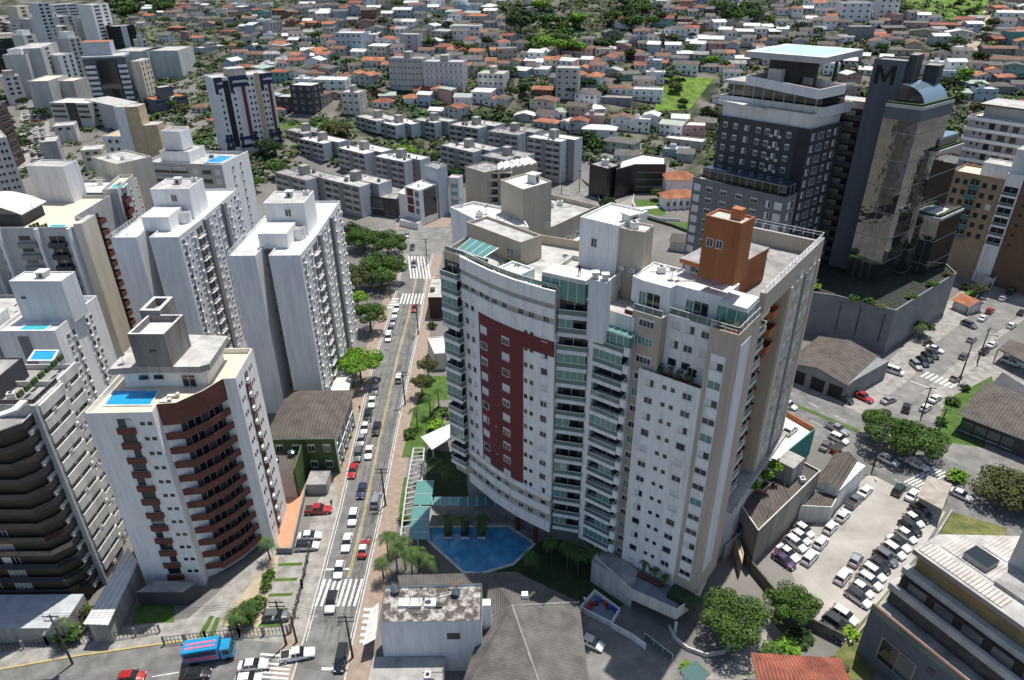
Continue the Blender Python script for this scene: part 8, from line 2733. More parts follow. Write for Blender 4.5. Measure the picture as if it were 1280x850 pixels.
def car(u, v, kind, col, d, lab, group=None, roofcol=None, z=None, flip=False, h=.6):
 if kind not in PROTO:
  PROTO[kind] = car_proto(kind)
  t = PROTO[kind]
  kids = list(t.children)
 else:
  src = PROTO[kind]
  t = src.copy()
  link(t)
  kids = []
  for c in src.children:
   k = c.copy()
   k.parent = t
   link(k)
   kids.append(k)
 base = 0 if z is None else z
 p = at((u, v), base + h)
 q = at((u + d[0], v + d[1]), base + h)
 ang = math.atan2(q.y - p.y, q.x - p.x) - math.pi / 2 + (math.pi if flip else 0)
 t.location = (p.x, p.y, base)
 t.rotation_euler.z = ang + R.uniform(-.03, .03)
 for k in kids:
  nm = k.name.split('.')[0]
  if nm in ('body', 'roof', 'load_bed'):
   k.material_slots[0].link = 'OBJECT'
   k.material_slots[0].material = PAINT[(roofcol or col) if nm == 'roof' else col]
 t['label'], t['category'] = lab, 'car' if kind not in ('van', 'pickup') else {'van': 'van', 'pickup': 'pickup truck'}[kind]
 t.name = {'van': 'parked_van', 'pickup': 'pickup_truck'}.get(kind, 'parked_car')
 if group: t['group'] = group
 return t
def c3(x, y): return (320 + x / 3.97, 426 + y / 3.97)
def c6(x, y): return (320 + x / 3.99, 637 + y / 3.99)
def c2(x, y): return (320 + x / 3.99, 213 + y / 3.99)
def r3(x, y): return (960 + x / 3.97, 426 + y / 3.97)
def r2(x, y): return (960 + x / 3.99, 213 + y / 3.99)
def r6(x, y): return (960 + x / 3.99, 637 + y / 3.99)
DN = (-2.0, 9.0)
G1 = 'cars parked along the left kerb of the main street'
for (p, k, c, lab) in (
 (c3(590, 243), 'hatchback', 'grey', 'grey hatchback parked in the tree shade on the main street'), (c3(575, 302), 'sedan', 'white', 'white sedan parked just below the tree shade on the main street'), (c3(555, 372), 'suv', 'black', 'black car parked in line at the left kerb beside the green building'),
 (c3(540, 432), 'hatchback', 'white', 'white hatchback parked directly behind the black one at the left kerb'), (c3(522, 492), 'hatchback', 'silver', 'silver hatchback parked between a white and a grey car at the left kerb'), (c3(505, 565), 'suv', 'grey', 'grey car parked right before the red one at the left kerb'), (c3(481, 643), 'sedan', 'red', 'bright red sedan parked last in the left kerb line'),
 (c2(702, 685), 'hatchback', 'white', 'white hatchback nearest the upper crossing at the left kerb'), (c2(693, 717), 'sedan', 'white', 'white sedan second from the upper crossing at the left kerb'), (c2(682, 755), 'hatchback', 'silver', 'silver hatchback third from the upper crossing at the left kerb'), (c2(672, 792), 'hatchback', 'grey', 'grey hatchback fourth from the upper crossing at the left kerb'), (c2(661, 832), 'van', 'white', 'white van parked above the yellow-green tree')):
 car(*p, k, c, DN, lab, G1)
G2 = 'cars driving on the main street'
for (p, k, c, lab, kw) in (
 (c3(598, 437), 'suv', 'black', 'black car driving past the parked row on the main street', {}), (c3(560, 552), 'sedan', 'white', 'white sedan driving beside the parked red car', {}), (c3(524, 742), 'sedan', 'navy', 'navy blue sedan driving near the utility pole on the main street', {}), (c3(595, 790), 'suv', 'silver', 'silver car driving uphill beside the utility pole', dict(flip=True)),
 (c3(712, 182), 'van', 'white', 'white van driving uphill by the red-painted pavement', dict(flip=True)), (c6(485, 37), 'suv', 'white', 'white car behind the navy sedan, above the palm clump', {}), (c6(453, 162), 'sedan', 'white', 'white sedan in the middle lane left of the red and white taxi', {}), (c6(536, 192), 'sedan', 'red', 'red and white taxi driving uphill beside the palms', dict(flip=True, roofcol='white')),
 (c6(415, 297), 'hatchback', 'white', 'white hatchback waiting at the stop line before the crossing', {}), (c6(376, 460), 'suv', 'white', 'white car with a black roof standing on the zebra crossing', dict(roofcol='black')), (c6(425, 745), 'van', 'black', 'black van at the corner beside the white building', {}),
 (c2(790, 688), 'hatchback', 'red', 'red hatchback driving by the upper zebra crossing', {}), (c2(788, 467), 'suv', 'grey', 'dark grey car on the far zebra crossing', {}), (c2(780, 382), 'sedan', 'black', 'black car turning at the square beneath the trees', {}), (c2(752, 322), 'hatchback', 'silver', 'silver car beside the ramp of the black-screen building', {})):
 car(*p, k, c, DN, lab, G2, **kw)
SX = (9, -.6)
car(*c6(312, 0), 'pickup', 'red', SX, 'red pickup parked nose-in by the green building lodge')
car(*c6(268, 130), 'sedan', 'white', SX, 'white sedan parked in the side lot, the upper of two')
car(*c6(255, 180), 'suv', 'white', SX, 'white car with a black roof in the side lot, lower of two', roofcol='black')
car(*c6(100, 530), 'suv', 'grey', SX, 'grey car parked behind the fence above the lower junction')
car(310 + 6, 831, 'sedan', 'white', (9, -1.2), 'white sedan on the lower zebra crossing next to the truck')
car(372, 818, 'pickup', 'white', (9, -1.6), 'white pickup with a covered bed turning at the lower junction')
car(310, 849, 'hatchback', 'white', (9, -1.2), 'white hatchback cut by the lower edge of the picture')
car(164, 846, 'hatchback', 'red', (9, -1.0), 'red hatchback on the cross street at the bottom edge')
car(244, 842, 'sedan', 'black', (9, -1.0), 'black sedan on the cross street beneath the blue truck')
G3 = 'cars on the avenue and side street'
AVD, SSD, PKD = (9, 4.3), (8, -6), (9, 8)
for (p, k, c, d, lab, kw) in (
 (r3(100, 318), 'suv', 'white', AVD, 'white car with black sides emerging from behind the curved tower', {}), (r3(345, 437), 'pickup', 'silver', AVD, 'silver pickup on the avenue near the median', {}), (r3(350, 485), 'suv', 'white', AVD, 'white car beside the silver pickup on the avenue', {}), (r3(288, 517), 'sedan', 'grey', (6, -7), 'dark grey sedan pulling off the avenue into the yard', {}),
 (r3(380, 287), 'suv', 'black', AVD, 'black car parked in the shade of the grey sheet-roofed shed', {}), (r3(470, 277), 'pickup', 'red', AVD, 'red pickup parked at the corner of the shed forecourt', {}), (r3(630, 150), 'van', 'white', (9, 3), 'white van parked beside the shed below the podium', {}), (r3(600, 292), 'sedan', 'silver', (8, -3), 'silver sedan waiting at the junction above the big trees', {}), (r3(687, 330), 'suv', 'black', (3, -9), 'black car moving through the junction beside the tree', {}),
 (r3(830, 285), 'sedan', 'white', SSD, 'white sedan waiting at the junction on the side street, upper of two', {}), (r3(784, 330), 'hatchback', 'white', SSD, 'white hatchback waiting at the junction on the side street, lower of two', {}),
 (r3(735, 120), 'suv', 'silver', PKD, 'silver car parked slantwise at the end of the black row by the podium', {}), (r3(768, 105), 'suv', 'black', PKD, 'black car next to the silver one in the slanting row', {}), (r3(792, 82), 'suv', 'black', PKD, 'black car in the middle of the slanting row by the podium', {}), (r3(818, 66), 'sedan', 'black', PKD, 'black car at the upper side of the slanting row', {}), (r3(828, 40), 'sedan', 'white', (9, 3), 'white car at the top of the slanting row by the podium', {}),
 (r3(973, 74), 'hatchback', 'grey', SSD, 'grey hatchback in the left lane of the side street', {}), (r3(935, 182), 'suv', 'tan', SSD, 'tan car beside the zebra crossing of the side street', {}), (r3(1112, 17), 'sedan', 'white', SSD, 'white sedan parked by the pole on the side street', {}), (r3(1075, 50), 'hatchback', 'black', SSD, 'black car parked in front of the white one by the side street pole', {}), (r3(1215, 108), 'pickup', 'white', (9, 3), 'white pickup standing under the brown carport', {}),
 (r3(597, 592), 'suv', 'white', AVD, 'white car on the avenue below the big trees, left one', {}), (r3(738, 612), 'suv', 'white', AVD, 'white car in the tree shade on the avenue crossing', {}), (r3(957, 762), 'sedan', 'white', AVD, 'white sedan on the avenue behind the timber carport', {}),
 (r2(1003, 768), 'suv', 'grey', (9, 4), 'dark grey car turning out of the yard into the side street', {}), (r2(1072, 735), 'sedan', 'white', SSD, 'white sedan parked behind the red car on the side street', {}), (r2(1108, 699), 'hatchback', 'red', SSD, 'red hatchback parked between two white cars on the side street', {}), (r2(1172, 637), 'hatchback', 'white', SSD, 'white hatchback parked below the small pavement tree', {}), (r2(1215, 602), 'pickup', 'black', SSD, 'black pickup parked right under the small pavement tree', {}), (r2(1215, 772), 'hatchback', 'white', SSD, 'white hatchback driving in the right lane of the side street', {}), (r2(1268, 707), 'sedan', 'black', SSD, 'black car at the right edge of the side street', {}), (r2(1018, 840), 'hatchback', 'silver', SSD, 'silver hatchback driving in the middle of the side street', {})):
 car(*p, k, c, d, lab, G3, **kw)
car(*r3(112, 440), 'hatchback', 'white', (6, -5), 'white hatchback alone on the raised pale parking deck', z=11.0)
G4 = 'cars standing in the gravel car park'
LB, RB = (9, 6.5), (9, 6.2)
ROWL = [((180, 100), 'hatchback', 'white'), ((163, 135), 'hatchback', 'white'), ((137, 168), 'suv', 'white'), ((100, 215), 'sedan', 'white'), ((80, 252), 'sedan', 'purple')]
for i, ((x, y), k, c) in enumerate(ROWL): car(*r6(x, y), k, c, LB, f"{c if c != 'purple' else 'dark purple'} {k if k != 'suv' else 'car'}, {ORD[i]} from the top in the block beside the workshop wall", G4)
ROW2 = [((375, 28), 'hatchback', 'white'), ((313, 87), 'hatchback', 'white'), ((265, 162), 'hatchback', 'white'), ((210, 237), 'suv', 'white')]
for i, ((x, y), k, c) in enumerate(ROW2): car(*r6(x, y), k, c, (6, -7), f"{c} {k if k != 'suv' else 'car'}, {ORD[i]} from the gabled shed in the single line beside the lane", G4)
for p, k, c, d, lab in ((r3(483, 745), 'sedan', 'white', (6, -6), 'white sedan at the car park edge beside the gabled shed'), (r3(430, 792), 'pickup', 'grey', (6, -6), 'dark grey pickup between two white cars beside the gabled shed'), (r6(440, 247), 'hatchback', 'silver', (5, -7), 'silver hatchback alone in the middle of the car park, upper of two'), (r6(375, 330), 'suv', 'white', (5, -7), 'white car alone in the middle of the car park, lower of two'), (r3(650, 737), 'suv', 'dark green', (6, -7), 'dark green car near the gate of the car park'), (r3(718, 762), 'sedan', 'white', (6, -7), 'white sedan beside the timber carport in the car park'), (r6(205, 512), 'pickup', 'silver', (6, -6), 'silver pickup half hidden by the corner tree of the car park'), (r6(312, 612), 'sedan', 'navy', (9, 6), 'blue-grey sedan at the lowest corner of the car park'), (r6(342, 567), 'suv', 'black', (9, 6), 'black car second from the lowest corner of the car park'), (r6(380, 527), 'suv', 'white', (9, 6), 'white car third from the lowest corner, apart from the long row')):
 car(*p, k, c, d, lab, G4)
ROWR = [((765, 8), 'black', 'suv'), ((755, 25), 'black', 'sedan'), ((728, 48), 'white', 'hatchback'), ((710, 88), 'black', 'suv'), ((690, 127), 'white', 'hatchback'), ((652, 167), 'white', 'sedan'), ((627, 203), 'white', 'suv'), ((588, 237), 'grey', 'suv'), ((556, 278), 'black', 'hatchback'), ((526, 312), 'white', 'suv'), ((506, 355), 'white', 'suv'), ((470, 395), 'white', 'hatchback'), ((450, 440), 'white', 'suv')]
for i, ((x, y), c, k) in enumerate(ROWR): car(*r6(x, y), k, c, RB, f"{c} {k if k != 'suv' else 'car'}, {ORD[i]} from the timber carport in the long right row", G4, roofcol='black' if i in (5, 12) else None)
car(740, 803, 'hatchback', 'white', (9, 4.2), 'white hatchback parked beside the corrugated hall roof')
car(1210, 79, 'hatchback', 'white', (3, -9), 'white car standing on the dirt road up the hill', z=hit(1210, 80).z + .6) if False else None
m = hit(1210, 80)
t = car(640, 600, 'hatchback', 'white', (3, -9), 'white car standing on the dirt road up the hill'); t.location = (m.x, m.y, m.z + .55)
# traffic on the crowded avenue at the far left, all heading the same way
G5 = 'cars queuing on the crowded avenue at the far left'
k_ = 0
for ln in range(3):
 for i in range(12):
  u = 44 + ln * 8.5 - i * 1.1 + (6 if i < 6 else 0) * 0 + R.uniform(-.6, .6)
  v = 202 - i * 5.4 + R.uniform(-.8, .8)
  c = R.choice(['white', 'white', 'silver', 'black', 'white', 'grey', 'red'] if ln else ['white', 'silver', 'black'])
  m = hit(u, v)
  t = car(640, 600, R.choice(['hatchback', 'sedan', 'suv']), c, (0, -9), f"{c} car in the {['left', 'middle', 'right'][ln]} lane of the crowded avenue, {ORD[i]} from the beige blank tower", G5)
  t.location = (m.x, m.y, m.z + .32)
# blue delivery truck
p = at((268, 822), 0)
d_ = at((277, 820.5), 0) - p
t = thing('delivery_truck', 'bright blue box truck with pink stripes on the cross street', 'truck', (p.x, p.y, 0), math.atan2(d_.y, d_.x))
TB = paint('truck_blue', (.012, .26, .50))
PK = mat('truck_pink_print', (.62, .14, .22), .5, .1)
b = MB(); b.box(-4.0, 1.2, -1.2, 1.2, 1.0, 3.4, TB); b.build('cargo_box', t)
b = MB()
for k in range(2): b.box(-3.6, .8, -.6 + k * .75, -.25 + k * .75, 3.402, 3.42, PK)
b.box(-3.7, .9, -1.215, -1.203, 1.3, 2.0, PK); b.box(-3.7, .9, -1.215, -1.203, 2.15, 3.0, mat('truck_dark_print', (.05, .05, .09), .5, .3, 3.0))
b.build('printed_panel', t)
b = MB(); b.hexa([(1.4, -1.1, .7), (3.2, -1.1, .7), (3.2, 1.1, .7), (1.4, 1.1, .7)], [(1.4, -1.0, 2.7), (2.75, -1.0, 2.7), (2.75, 1.0, 2.7), (1.4, 1.0, 2.7)], TB); cb = b.build('cab', t)
b = MB(); b.poly([(3.10, -.95, 1.5), (3.10, .95, 1.5), (2.84, .9, 2.5), (2.84, -.9, 2.5)], GLASSD); b.poly([(1.7, -1.09, 1.55), (2.7, -1.09, 1.55), (2.6, -1.02, 2.4), (1.7, -1.02, 2.4)], GLASSD); b.build('windscreen', t)
b = MB(); b.box(-4.0, 3.1, -.5, .5, .6, 1.0, BLACKM); b.build('chassis', t)
for x in (-2.8, 2.3):
 for y in (-1.0, 1.0):
  w = MB(); n = 14
  A = [(.45 * math.cos(6.2832 * k / n), -.14, .45 * math.sin(6.2832 * k / n)) for k in range(n)]
  for k in range(n): a_, c_ = A[k], A[(k + 1) % n]; w.poly([a_, c_, (c_[0], .14, c_[2]), (a_[0], .14, a_[2])], RUBBER)
  w.poly([(q[0], -.14, q[2]) for q in A], RUBBER); w.poly([(q[0], .14, q[2]) for q in reversed(A)], CHROME)
  w.build('wheel', t, (x, y, .45))
# blue awning-like sign car: orange skip in the yard by the avenue
p = at(r3(335, 548), 0)
t = thing('skip', 'small orange skip standing in the yard beside the gabled shed', 'skip', (p.x, p.y, 0), .6)
b = MB(); b.hexa([(-1.0, -.7, 0), (1.0, -.7, 0), (1.0, .7, 0), (-1.0, .7, 0)], [(-1.5, -.9, 1.3), (1.5, -.9, 1.3), (1.5, .9, 1.3), (-1.5, .9, 1.3)], PAINT['orange'], DARK); b.build('container', t)
# ---------------------------------------------------------------- garden of the curved tower
t = T('swimming_pool', 'large blue ground-level pool at the foot of the curved tower', 'pool', tuple(at((600, 685), 0)))
pp = ccw([at(p, 0.1) for p in ((537, 660), (635, 659), (666, 680), (641, 704), (600, 716), (580, 714), (553, 690), (537, 675))])
b = t.mb(); b.ring(inset(pp, -.5), pp, .02, .18, PAVE, OFFW); t.add('pool_edge', b)
b = t.mb(); b.poly([(p.x, p.y, .10) for p in pp], POOLD); t.add('water', b)
for u in (560.5, 581, 601.5):
 a_ = [at(p, .1) for p in ((u - 5, 674), (u + 5, 674), (u + 5, 653), (u - 5, 653))]
 b = t.mb(); b.prism(ccw(a_), .11, .7, OFFW, mat('planter_soil', (.10, .07, .05), .95)); t.add('planter', b)
 b = t.mb(); b.prism(inset(ccw(a_), .25), .705, 1.0, mat('dark_hedge', (.03, .055, .018), .95, .5, 3.0, bump=.6)); t.add('planting', b)
t = T('pergola', 'long white pergola with green glass panes between the pavement and the garden', 'pergola', tuple(at((520, 640), 0)))
zp = 3.6
PL0, PL1 = [at(p, zp) for p in ((517, 560), (508, 610), (500, 674))], [at(p, zp) for p in ((530, 560), (527, 605), (522, 672))]
b = t.mb()
for L_ in (PL0, PL1):
 for a_, c_ in zip(L_, L_[1:]): b.beam((*a_, zp), (*c_, zp), .14, RAIL)
for k in range(19):
 f = k / 18
 def pl_(L_, f):
  i = 0 if f < .5 else 1
  return L_[i].lerp(L_[i + 1], (f - .5 * i) * 2)
 a_, c_ = pl_(PL0, f), pl_(PL1, f)
 b.beam((*a_, zp), (*c_, zp), .10, RAIL)
 if k % 3 == 0:
  for p in (a_, c_): b.beam((p.x, p.y, 0), (p.x, p.y, zp), .12, RAIL)
t.add('frame', b)
b = t.mb()
for q in (((521, 601), (543, 601), (538, 631), (516, 631)), ((516, 633), (538, 633), (534, 674), (511, 674)), ((543, 621), (619, 621), (619, 632), (540, 632))):
 Pq = [at(p, zp + .15) for p in q]
 b.prism(ccw(Pq), zp + .12, zp + .16, GLASSG)
t.add('glass_pane', b)
b = t.mb()
for k in range(8):
 a_, c_ = at((540 + k * 11.2, 621), zp + .2), at((540 + k * 11.2, 632), zp + .2)
 b.beam((*a_, zp + .2), (*c_, zp + .2), .07, RAIL)
for k in range(5):
 for x0, x1 in ((521 - k * 2.2, 543 - k * 2.0),):
  a_, c_ = at((x0, 601 + k * 16), zp + .2), at((x1, 601 + k * 16), zp + .2)
  b.beam((*a_, zp + .2), (*c_, zp + .2), .07, RAIL)
t.add('glazing_bar', b)
t = T('entrance_canopy', 'pale angled entrance canopy jutting from the curved tower towards the street', 'canopy', tuple(at((545, 545), 0)))
b = t.mb(); b.prism(ccw([at(p, 3.8) for p in ((526, 546), (562, 530), (566, 546), (540, 562))]), 3.5, 3.8, OFFW, ROOFW); t.add('roof', b)
b = t.mb()
for p in ((532, 549), (541, 558)):
 q = at(p, 3.6); b.cyl(q.x, q.y, 0, 3.49, .16, OFFW, 8)
t.add('column', b)
t = T('playground', 'small walled playground with red and blue toys in the tower shadow', 'playground', tuple(at((745, 762), 0)))
pg = ccw([at(p, 0) for p in ((724, 764), (743, 742), (775, 766), (764, 784))])
b = t.mb(); b.ring(pg, inset(pg, .2), 0, 1.1, WHITE); t.add('wall', b)
b = t.mb(); b.poly([(p.x, p.y, .05) for p in inset(pg, .2)], mat('soft_play_floor', (.22, .24, .28), .9, .2)); t.add('play_floor', b)
c = (pg[0] + pg[2]) / 2
for k, (dx, dy, m_) in enumerate(((-1.6, 1.0, 'red'), (-.6, 1.6, 'navy'), (.6, 1.1, 'red'), (1.5, .2, 'navy'), (-2.2, .1, 'red'), (2.2, -.6, 'navy'))):
 o = thing('toy_block', ['red climbing block nearest the left wall of the playground', 'blue slide block at the back of the playground', 'red block in the middle of the playground', 'blue block right of the middle in the playground', 'red block at the left corner of the playground', 'blue block at the right corner of the playground'][k], 'toy', (c.x + dx, c.y + dy, .06), k)
 b = MB(); b.box(-.45, .45, -.3, .3, 0, .5 + .2 * (k % 2), PAINT[m_] if m_ == 'red' else mat('toy_blue', (.03, .09, .40), .5, 0)); b.hexa([(.45, -.3, 0), (1.0, -.3, 0), (1.0, .3, 0), (.45, .3, 0)], [(.45, -.3, .5), (.5, -.3, .5), (.5, .3, .5), (.45, .3, .5)], PAINT['red']); b.build('block', o)
lowwall('garden_wall', 'low white wall with a white metal gate along the tower driveway', ((763, 785), (790, 800), (806, 812)), 1.2, WHITE, .2)
o = thing('driveway_gate', 'white barred metal gate across the tower driveway', 'gate', (*at((805, 800), 0), 0))
b = MB((*at((805, 800), 0), 0)); rail_line(b, [at((805, 799), 0), at((840, 826), 0)], 0, 1.5, RAIL, GLASSR, 2.0); b.build('bars', o)
lowwall('garden_wall', 'curved low white wall round the planted island under the round tree', ((835, 785), (842, 800), (858, 813), (882, 822), (905, 818), (918, 806), (919, 795)), .8, OFFW, .25)
o = thing('kiosk', 'small white glass-roofed guard kiosk at the driveway gate', 'kiosk', (*at((880, 850), 0), 0))
kq = rect(2.6, (868, 853), (884, 842), depth=2.2)
b = MB((*at((880, 850), 0), 0)); b.prism(kq, 0, 2.4, WHITE); b.build('wall', o)
b = MB((*at((880, 850), 0), 0)); b.prism(inset(kq, -.3), 2.4, 2.6, WHITE, GLASSR); b.build('roof', o)
# fences of the paved yard
def fence(lab, pts, h=1.8, m=None, step=2.6):
 P = [at(p, 0) for p in pts]
 o = thing('fence', lab, 'fence', (P[0].x, P[0].y, 0))
 b = MB((P[0].x, P[0].y, 0)); rail_line(b, P, 0, h, m or DGREY, None, .6); b.build('bars', o)
 for a_, c_ in zip(P, P[1:]):
  n_ = max(1, int((c_ - a_).length / step))
  for k in range(n_ + 1):
   q = a_.lerp(c_, k / n_)
   b = MB((P[0].x, P[0].y, 0)); b.box(q.x - .13, q.x + .13, q.y - .13, q.y + .13, 0, h + .2, MGREY); b.build('post', o)
fence('grey metal fence with concrete posts along the paved yard and side lot', ((388, 688), (378, 735), (364, 790)))
fence('grey metal fence with concrete posts along the cross street', ((206, 806), (258, 800), (300, 796), (360, 792)))
fence('dark fence in front of the bronze tower', ((0, 815), (60, 806), (140, 800), (200, 790)), 1.6, BLACKM)
lowwall('garden_wall', 'grey wall below the orange tiled terrace', ((346, 692), (366, 692), (384, 612)), 1.3, MGREY, .25)

# ---------------------------------------------------------------- utility poles and wires
POLES = []
def pole(lab, u, v, h=9.5, arm=1, lamp=False, ang=0.0, trafo=False):
 p = at((u, v), 0)
 o = thing('utility_pole', lab, 'utility pole', (p.x, p.y, 0), ang, 'utility poles')
 b = MB(); b.beam((0, 0, -.2), (0, 0, h), (.20, .12), WOODP, 8); b.build('post', o)
 for k in range(arm):
  b = MB(); b.box(-1.2, 1.2, -.06, .06, h - .45 - k * .9, h - .32 - k * .9, WOODP)
  for x in (-1.05, -.4, .4, 1.05): b.cyl(x, 0, h - .32 - k * .9, h - .10 - k * .9, .05, GREYM, 6)
  b.build('crossarm', o)
 if lamp:
  b = MB(); b.beam((0, 0, h * .8), (0, -1.8, h * .86), .05, GREYM, 6); b.box(-.14, .14, -2.4, -1.75, h * .85, h * .88, GREYM); b.build('street_light', o)
 if trafo:
  b = MB(); b.cyl(.45, 0, h - 2.4, h - 1.3, .35, GREYM, 10); b.build('transformer', o)
 POLES.append((p, h, ang))
 return len(POLES) - 1
a0 = pole('leaning-shadow utility pole on the right pavement beside the pergola', 482, 632, 9.5, 2)
a1 = pole('utility pole on the right pavement near the olive street trees', 506.6, 506, 9.5, 2)
a2 = pole('utility pole on the right pavement below the brown-walled shed', 523, 418, 9.5, 1)
a3 = pole('utility pole at the junction beside the white corner building', 441, 822, 9.5, 2)
a4 = pole('utility pole near the upper zebra crossing', 534, 330, 9.5, 1)
b0 = pole('utility pole with white transformer and wires at the lower left kerb', 91, 830, 11, 2, True, 0, True)
b1 = pole('utility pole at the fence corner of the paved yard', 358, 806, 10, 2, True)
b2 = pole('short pole with a signal arm at the main street corner', 371, 803, 6, 1)
c0_ = pole('tall utility pole at the avenue among the big trees', 1092, 583, 11, 2, True)
c1_ = pole('utility pole on the side street opposite the tan car', 1199, 476, 11, 1, True, .6)
c2_ = pole('utility pole by the carport on the side street', 1222, 452, 10, 1, True, .6)
c3_ = pole('thin pole at the junction left of the waiting white cars', 1152, 520, 8, 1)
d0 = pole('utility pole by the end slab block', 702, 242, 10, 1)
d1 = pole('utility pole at the corner by the black glass office', 724, 240, 10, 1)
d2 = pole('pole at the restaurant lawn edge', 1172, 543, 7, 1)
def wires(lab, i, j, n=3, arm=.4, sag=.7, dz=0):
 (p, hp, _), (q, hq, _2) = POLES[i], POLES[j]
 o = thing('power_line', lab, 'power line', (p.x, p.y, 0))
 b = MB((p.x, p.y, 0))
 d_ = (q - p).normalized(); s_ = Vector((-d_.y, d_.x))
 for k in range(n):
  off = s_ * ((k - (n - 1) / 2) * arm)
  zz = (hp - .2 - dz, hq - .2 - dz)
  last = None
  for m_ in range(9):
   f = m_ / 8
   c = (p + off).lerp(q + off, f)
   pt = (c.x, c.y, lerp(zz[0], zz[1], f) - sag * 4 * f * (1 - f))
   if last: b.beam(last, pt, .028, BLACKM, 3)
   last = pt
 b.build('wire', o)
for lab, i, j in (('wires between the junction pole and the pergola pole', a3, a0), ('wires between the pergola pole and the olive-tree pole', a0, a1), ('wires between the olive-tree pole and the shed pole', a1, a2), ('wires between the shed pole and the upper crossing pole', a2, a4), ('wires along the cross street in front of the bronze tower', b0, b1), ('wires crossing the lower junction', b1, a3), ('wires along the avenue past the big trees', c0_, c3_), ('wires above the side street', c1_, c2_)):
 wires(lab, i, j, 3)
POLES.append((Vector((-150, 62)), 11, 0)); wires('wires leaving the picture at the lower left', b0, len(POLES) - 1, 3)
# lamp with a white globe
p = at((729.5, 768), 0)
o = thing('garden_lamp', 'garden lamp with a white globe by the playground', 'lamp', (p.x, p.y, 0))
b = MB(); b.beam((0, 0, 0), (0, 0, 3.6), .05, GREYM, 6); b.build('post', o)
b = MB(); b.cyl(0, 0, 3.6, 3.8, .12, WHITE, 8, r1=.22); b.cyl(0, 0, 3.8, 4.05, .22, WHITE, 8, r1=.1); b.build('globe', o)

# ---------------------------------------------------------------- people
def person(lab, x, y, z, top, legs, ang=0.0, stride=.12, skin=(.30, .17, .11)):
 """one continuous body grown over joints; trousers, shirt and skin are zones of the same surface"""
 J = {'pelvis': (0, 0, .95, .13), 'waist': (0, 0, 1.12, .125), 'chest': (0, .01, 1.34, .15), 'neck': (0, .01, 1.50, .06), 'head': (0, .02, 1.63, .095), 'crown': (0, .01, 1.73, .07),
   'hl': (.09, 0, .88, .095), 'kl': (.10, stride * .6, .50, .065), 'al': (.10, stride * .3, .09, .045), 'fl': (.10, stride * .3 + .16, .04, .035),
   'hr': (-.09, 0, .88, .095), 'kr': (-.10, -stride * .1, .50, .065), 'ar': (-.10, -stride, .09, .045), 'fr': (-.10, -stride + .16, .04, .035),
   'sl': (.19, 0, 1.42, .065), 'el': (.25, -.03, 1.14, .045), 'wl': (.25, .10, .92, .035), 'nl': (.25, .15, .83, .03),
   'sr': (-.19, 0, 1.42, .065), 'er': (-.25, -.03, 1.14, .045), 'wr': (-.25, .06, .92, .035), 'nr': (-.25, .09, .83, .03)}
 E_ = [('pelvis', 'waist'), ('waist', 'chest'), ('chest', 'neck'), ('neck', 'head'), ('head', 'crown'), ('pelvis', 'hl'), ('hl', 'kl'), ('kl', 'al'), ('al', 'fl'), ('pelvis', 'hr'), ('hr', 'kr'), ('kr', 'ar'), ('ar', 'fr'), ('chest', 'sl'), ('sl', 'el'), ('el', 'wl'), ('wl', 'nl'), ('chest', 'sr'), ('sr', 'er'), ('er', 'wr'), ('wr', 'nr')]
 ks = list(J)
 me = bpy.data.meshes.new('person')
 me.from_pydata([J[k][:3] for k in ks], [(ks.index(a), ks.index(c)) for a, c in E_], [])
 o = bpy.data.objects.new('person', me)
 link(o)
 md = o.modifiers.new('skin', 'SKIN')
 for i, k in enumerate(ks):
  me.skin_vertices[0].data[i].radius = (J[k][3], J[k][3])
  me.skin_vertices[0].data[i].use_root = (k == 'pelvis')
 sd = o.modifiers.new('sub', 'SUBSURF')
 sd.levels = sd.render_levels = 1
 dg = bpy.context.evaluated_depsgraph_get()
 nm = bpy.data.meshes.new_from_object(o.evaluated_get(dg))
 o.modifiers.clear()
 o.data = nm
 nm.materials.clear()
 for m_ in (mat('skin_' + '%d' % int(skin[0] * 100), skin, .6, 0), top, legs, mat('dark_hair', (.015, .011, .008), .7, 0)): nm.materials.append(m_)
 for f in nm.polygons:
  c = f.center
  f.material_index = 3 if (c.z > 1.69 or (c.z > 1.58 and c.y < -.01)) else 0 if c.z > 1.49 or (abs(c.x) > .2 and c.z < 1.2) else 1 if c.z > .98 else 2
  f.use_smooth = True
 o.location = (x, y, z)
 o.rotation_euler.z = ang
 tag(o, lab, 'person')
 return o
SHIRTD = mat('dark_shirt', (.05, .03, .03), .8, 0)
SHIRTR = mat('red_shirt', (.40, .03, .03), .8, 0)
TROUS = mat('dark_trousers', (.025, .025, .03), .8, 0)
JEANS = mat('blue_jeans', (.05, .08, .16), .8, 0)
p = at((732.6, 345), 55.1)
person('person in dark clothes standing on the white lounge roof of the curved tower', 9.6, 91.0, 55.1, SHIRTD, TROUS, 2.6)
p = at((415, 633), 0); person('person in dark clothes walking on the pavement by the side lot', p.x, p.y, .02, TROUS, SHIRTD, 1.0)
p = at((450, 514), 0); person('person in black walking on the pavement beside the green building', p.x, p.y, .02, SHIRTD, TROUS, 0.2)
p = at((489, 376), 0); person('person in black on the pavement at the upper crossing', p.x, p.y, .02, SHIRTD, JEANS, 0.4)
p = at((414, 602), 0); person('person in a red shirt standing by the gate lodge of the green building', p.x, p.y, .02, SHIRTR, TROUS, 1.4)
p = at((1012, 484), 0); person('person in dark clothes walking on the avenue pavement, middle of three', p.x, p.y, .02, SHIRTD, JEANS, 0.6)
p = at((983, 470), 0); person('person in dark clothes walking on the avenue pavement, leftmost of three', p.x, p.y, .02, TROUS, JEANS, 2.6)
p = at((1039, 494), 0); person('person in dark clothes walking on the avenue pavement, rightmost of three', p.x, p.y, .02, SHIRTD, TROUS, -.6)

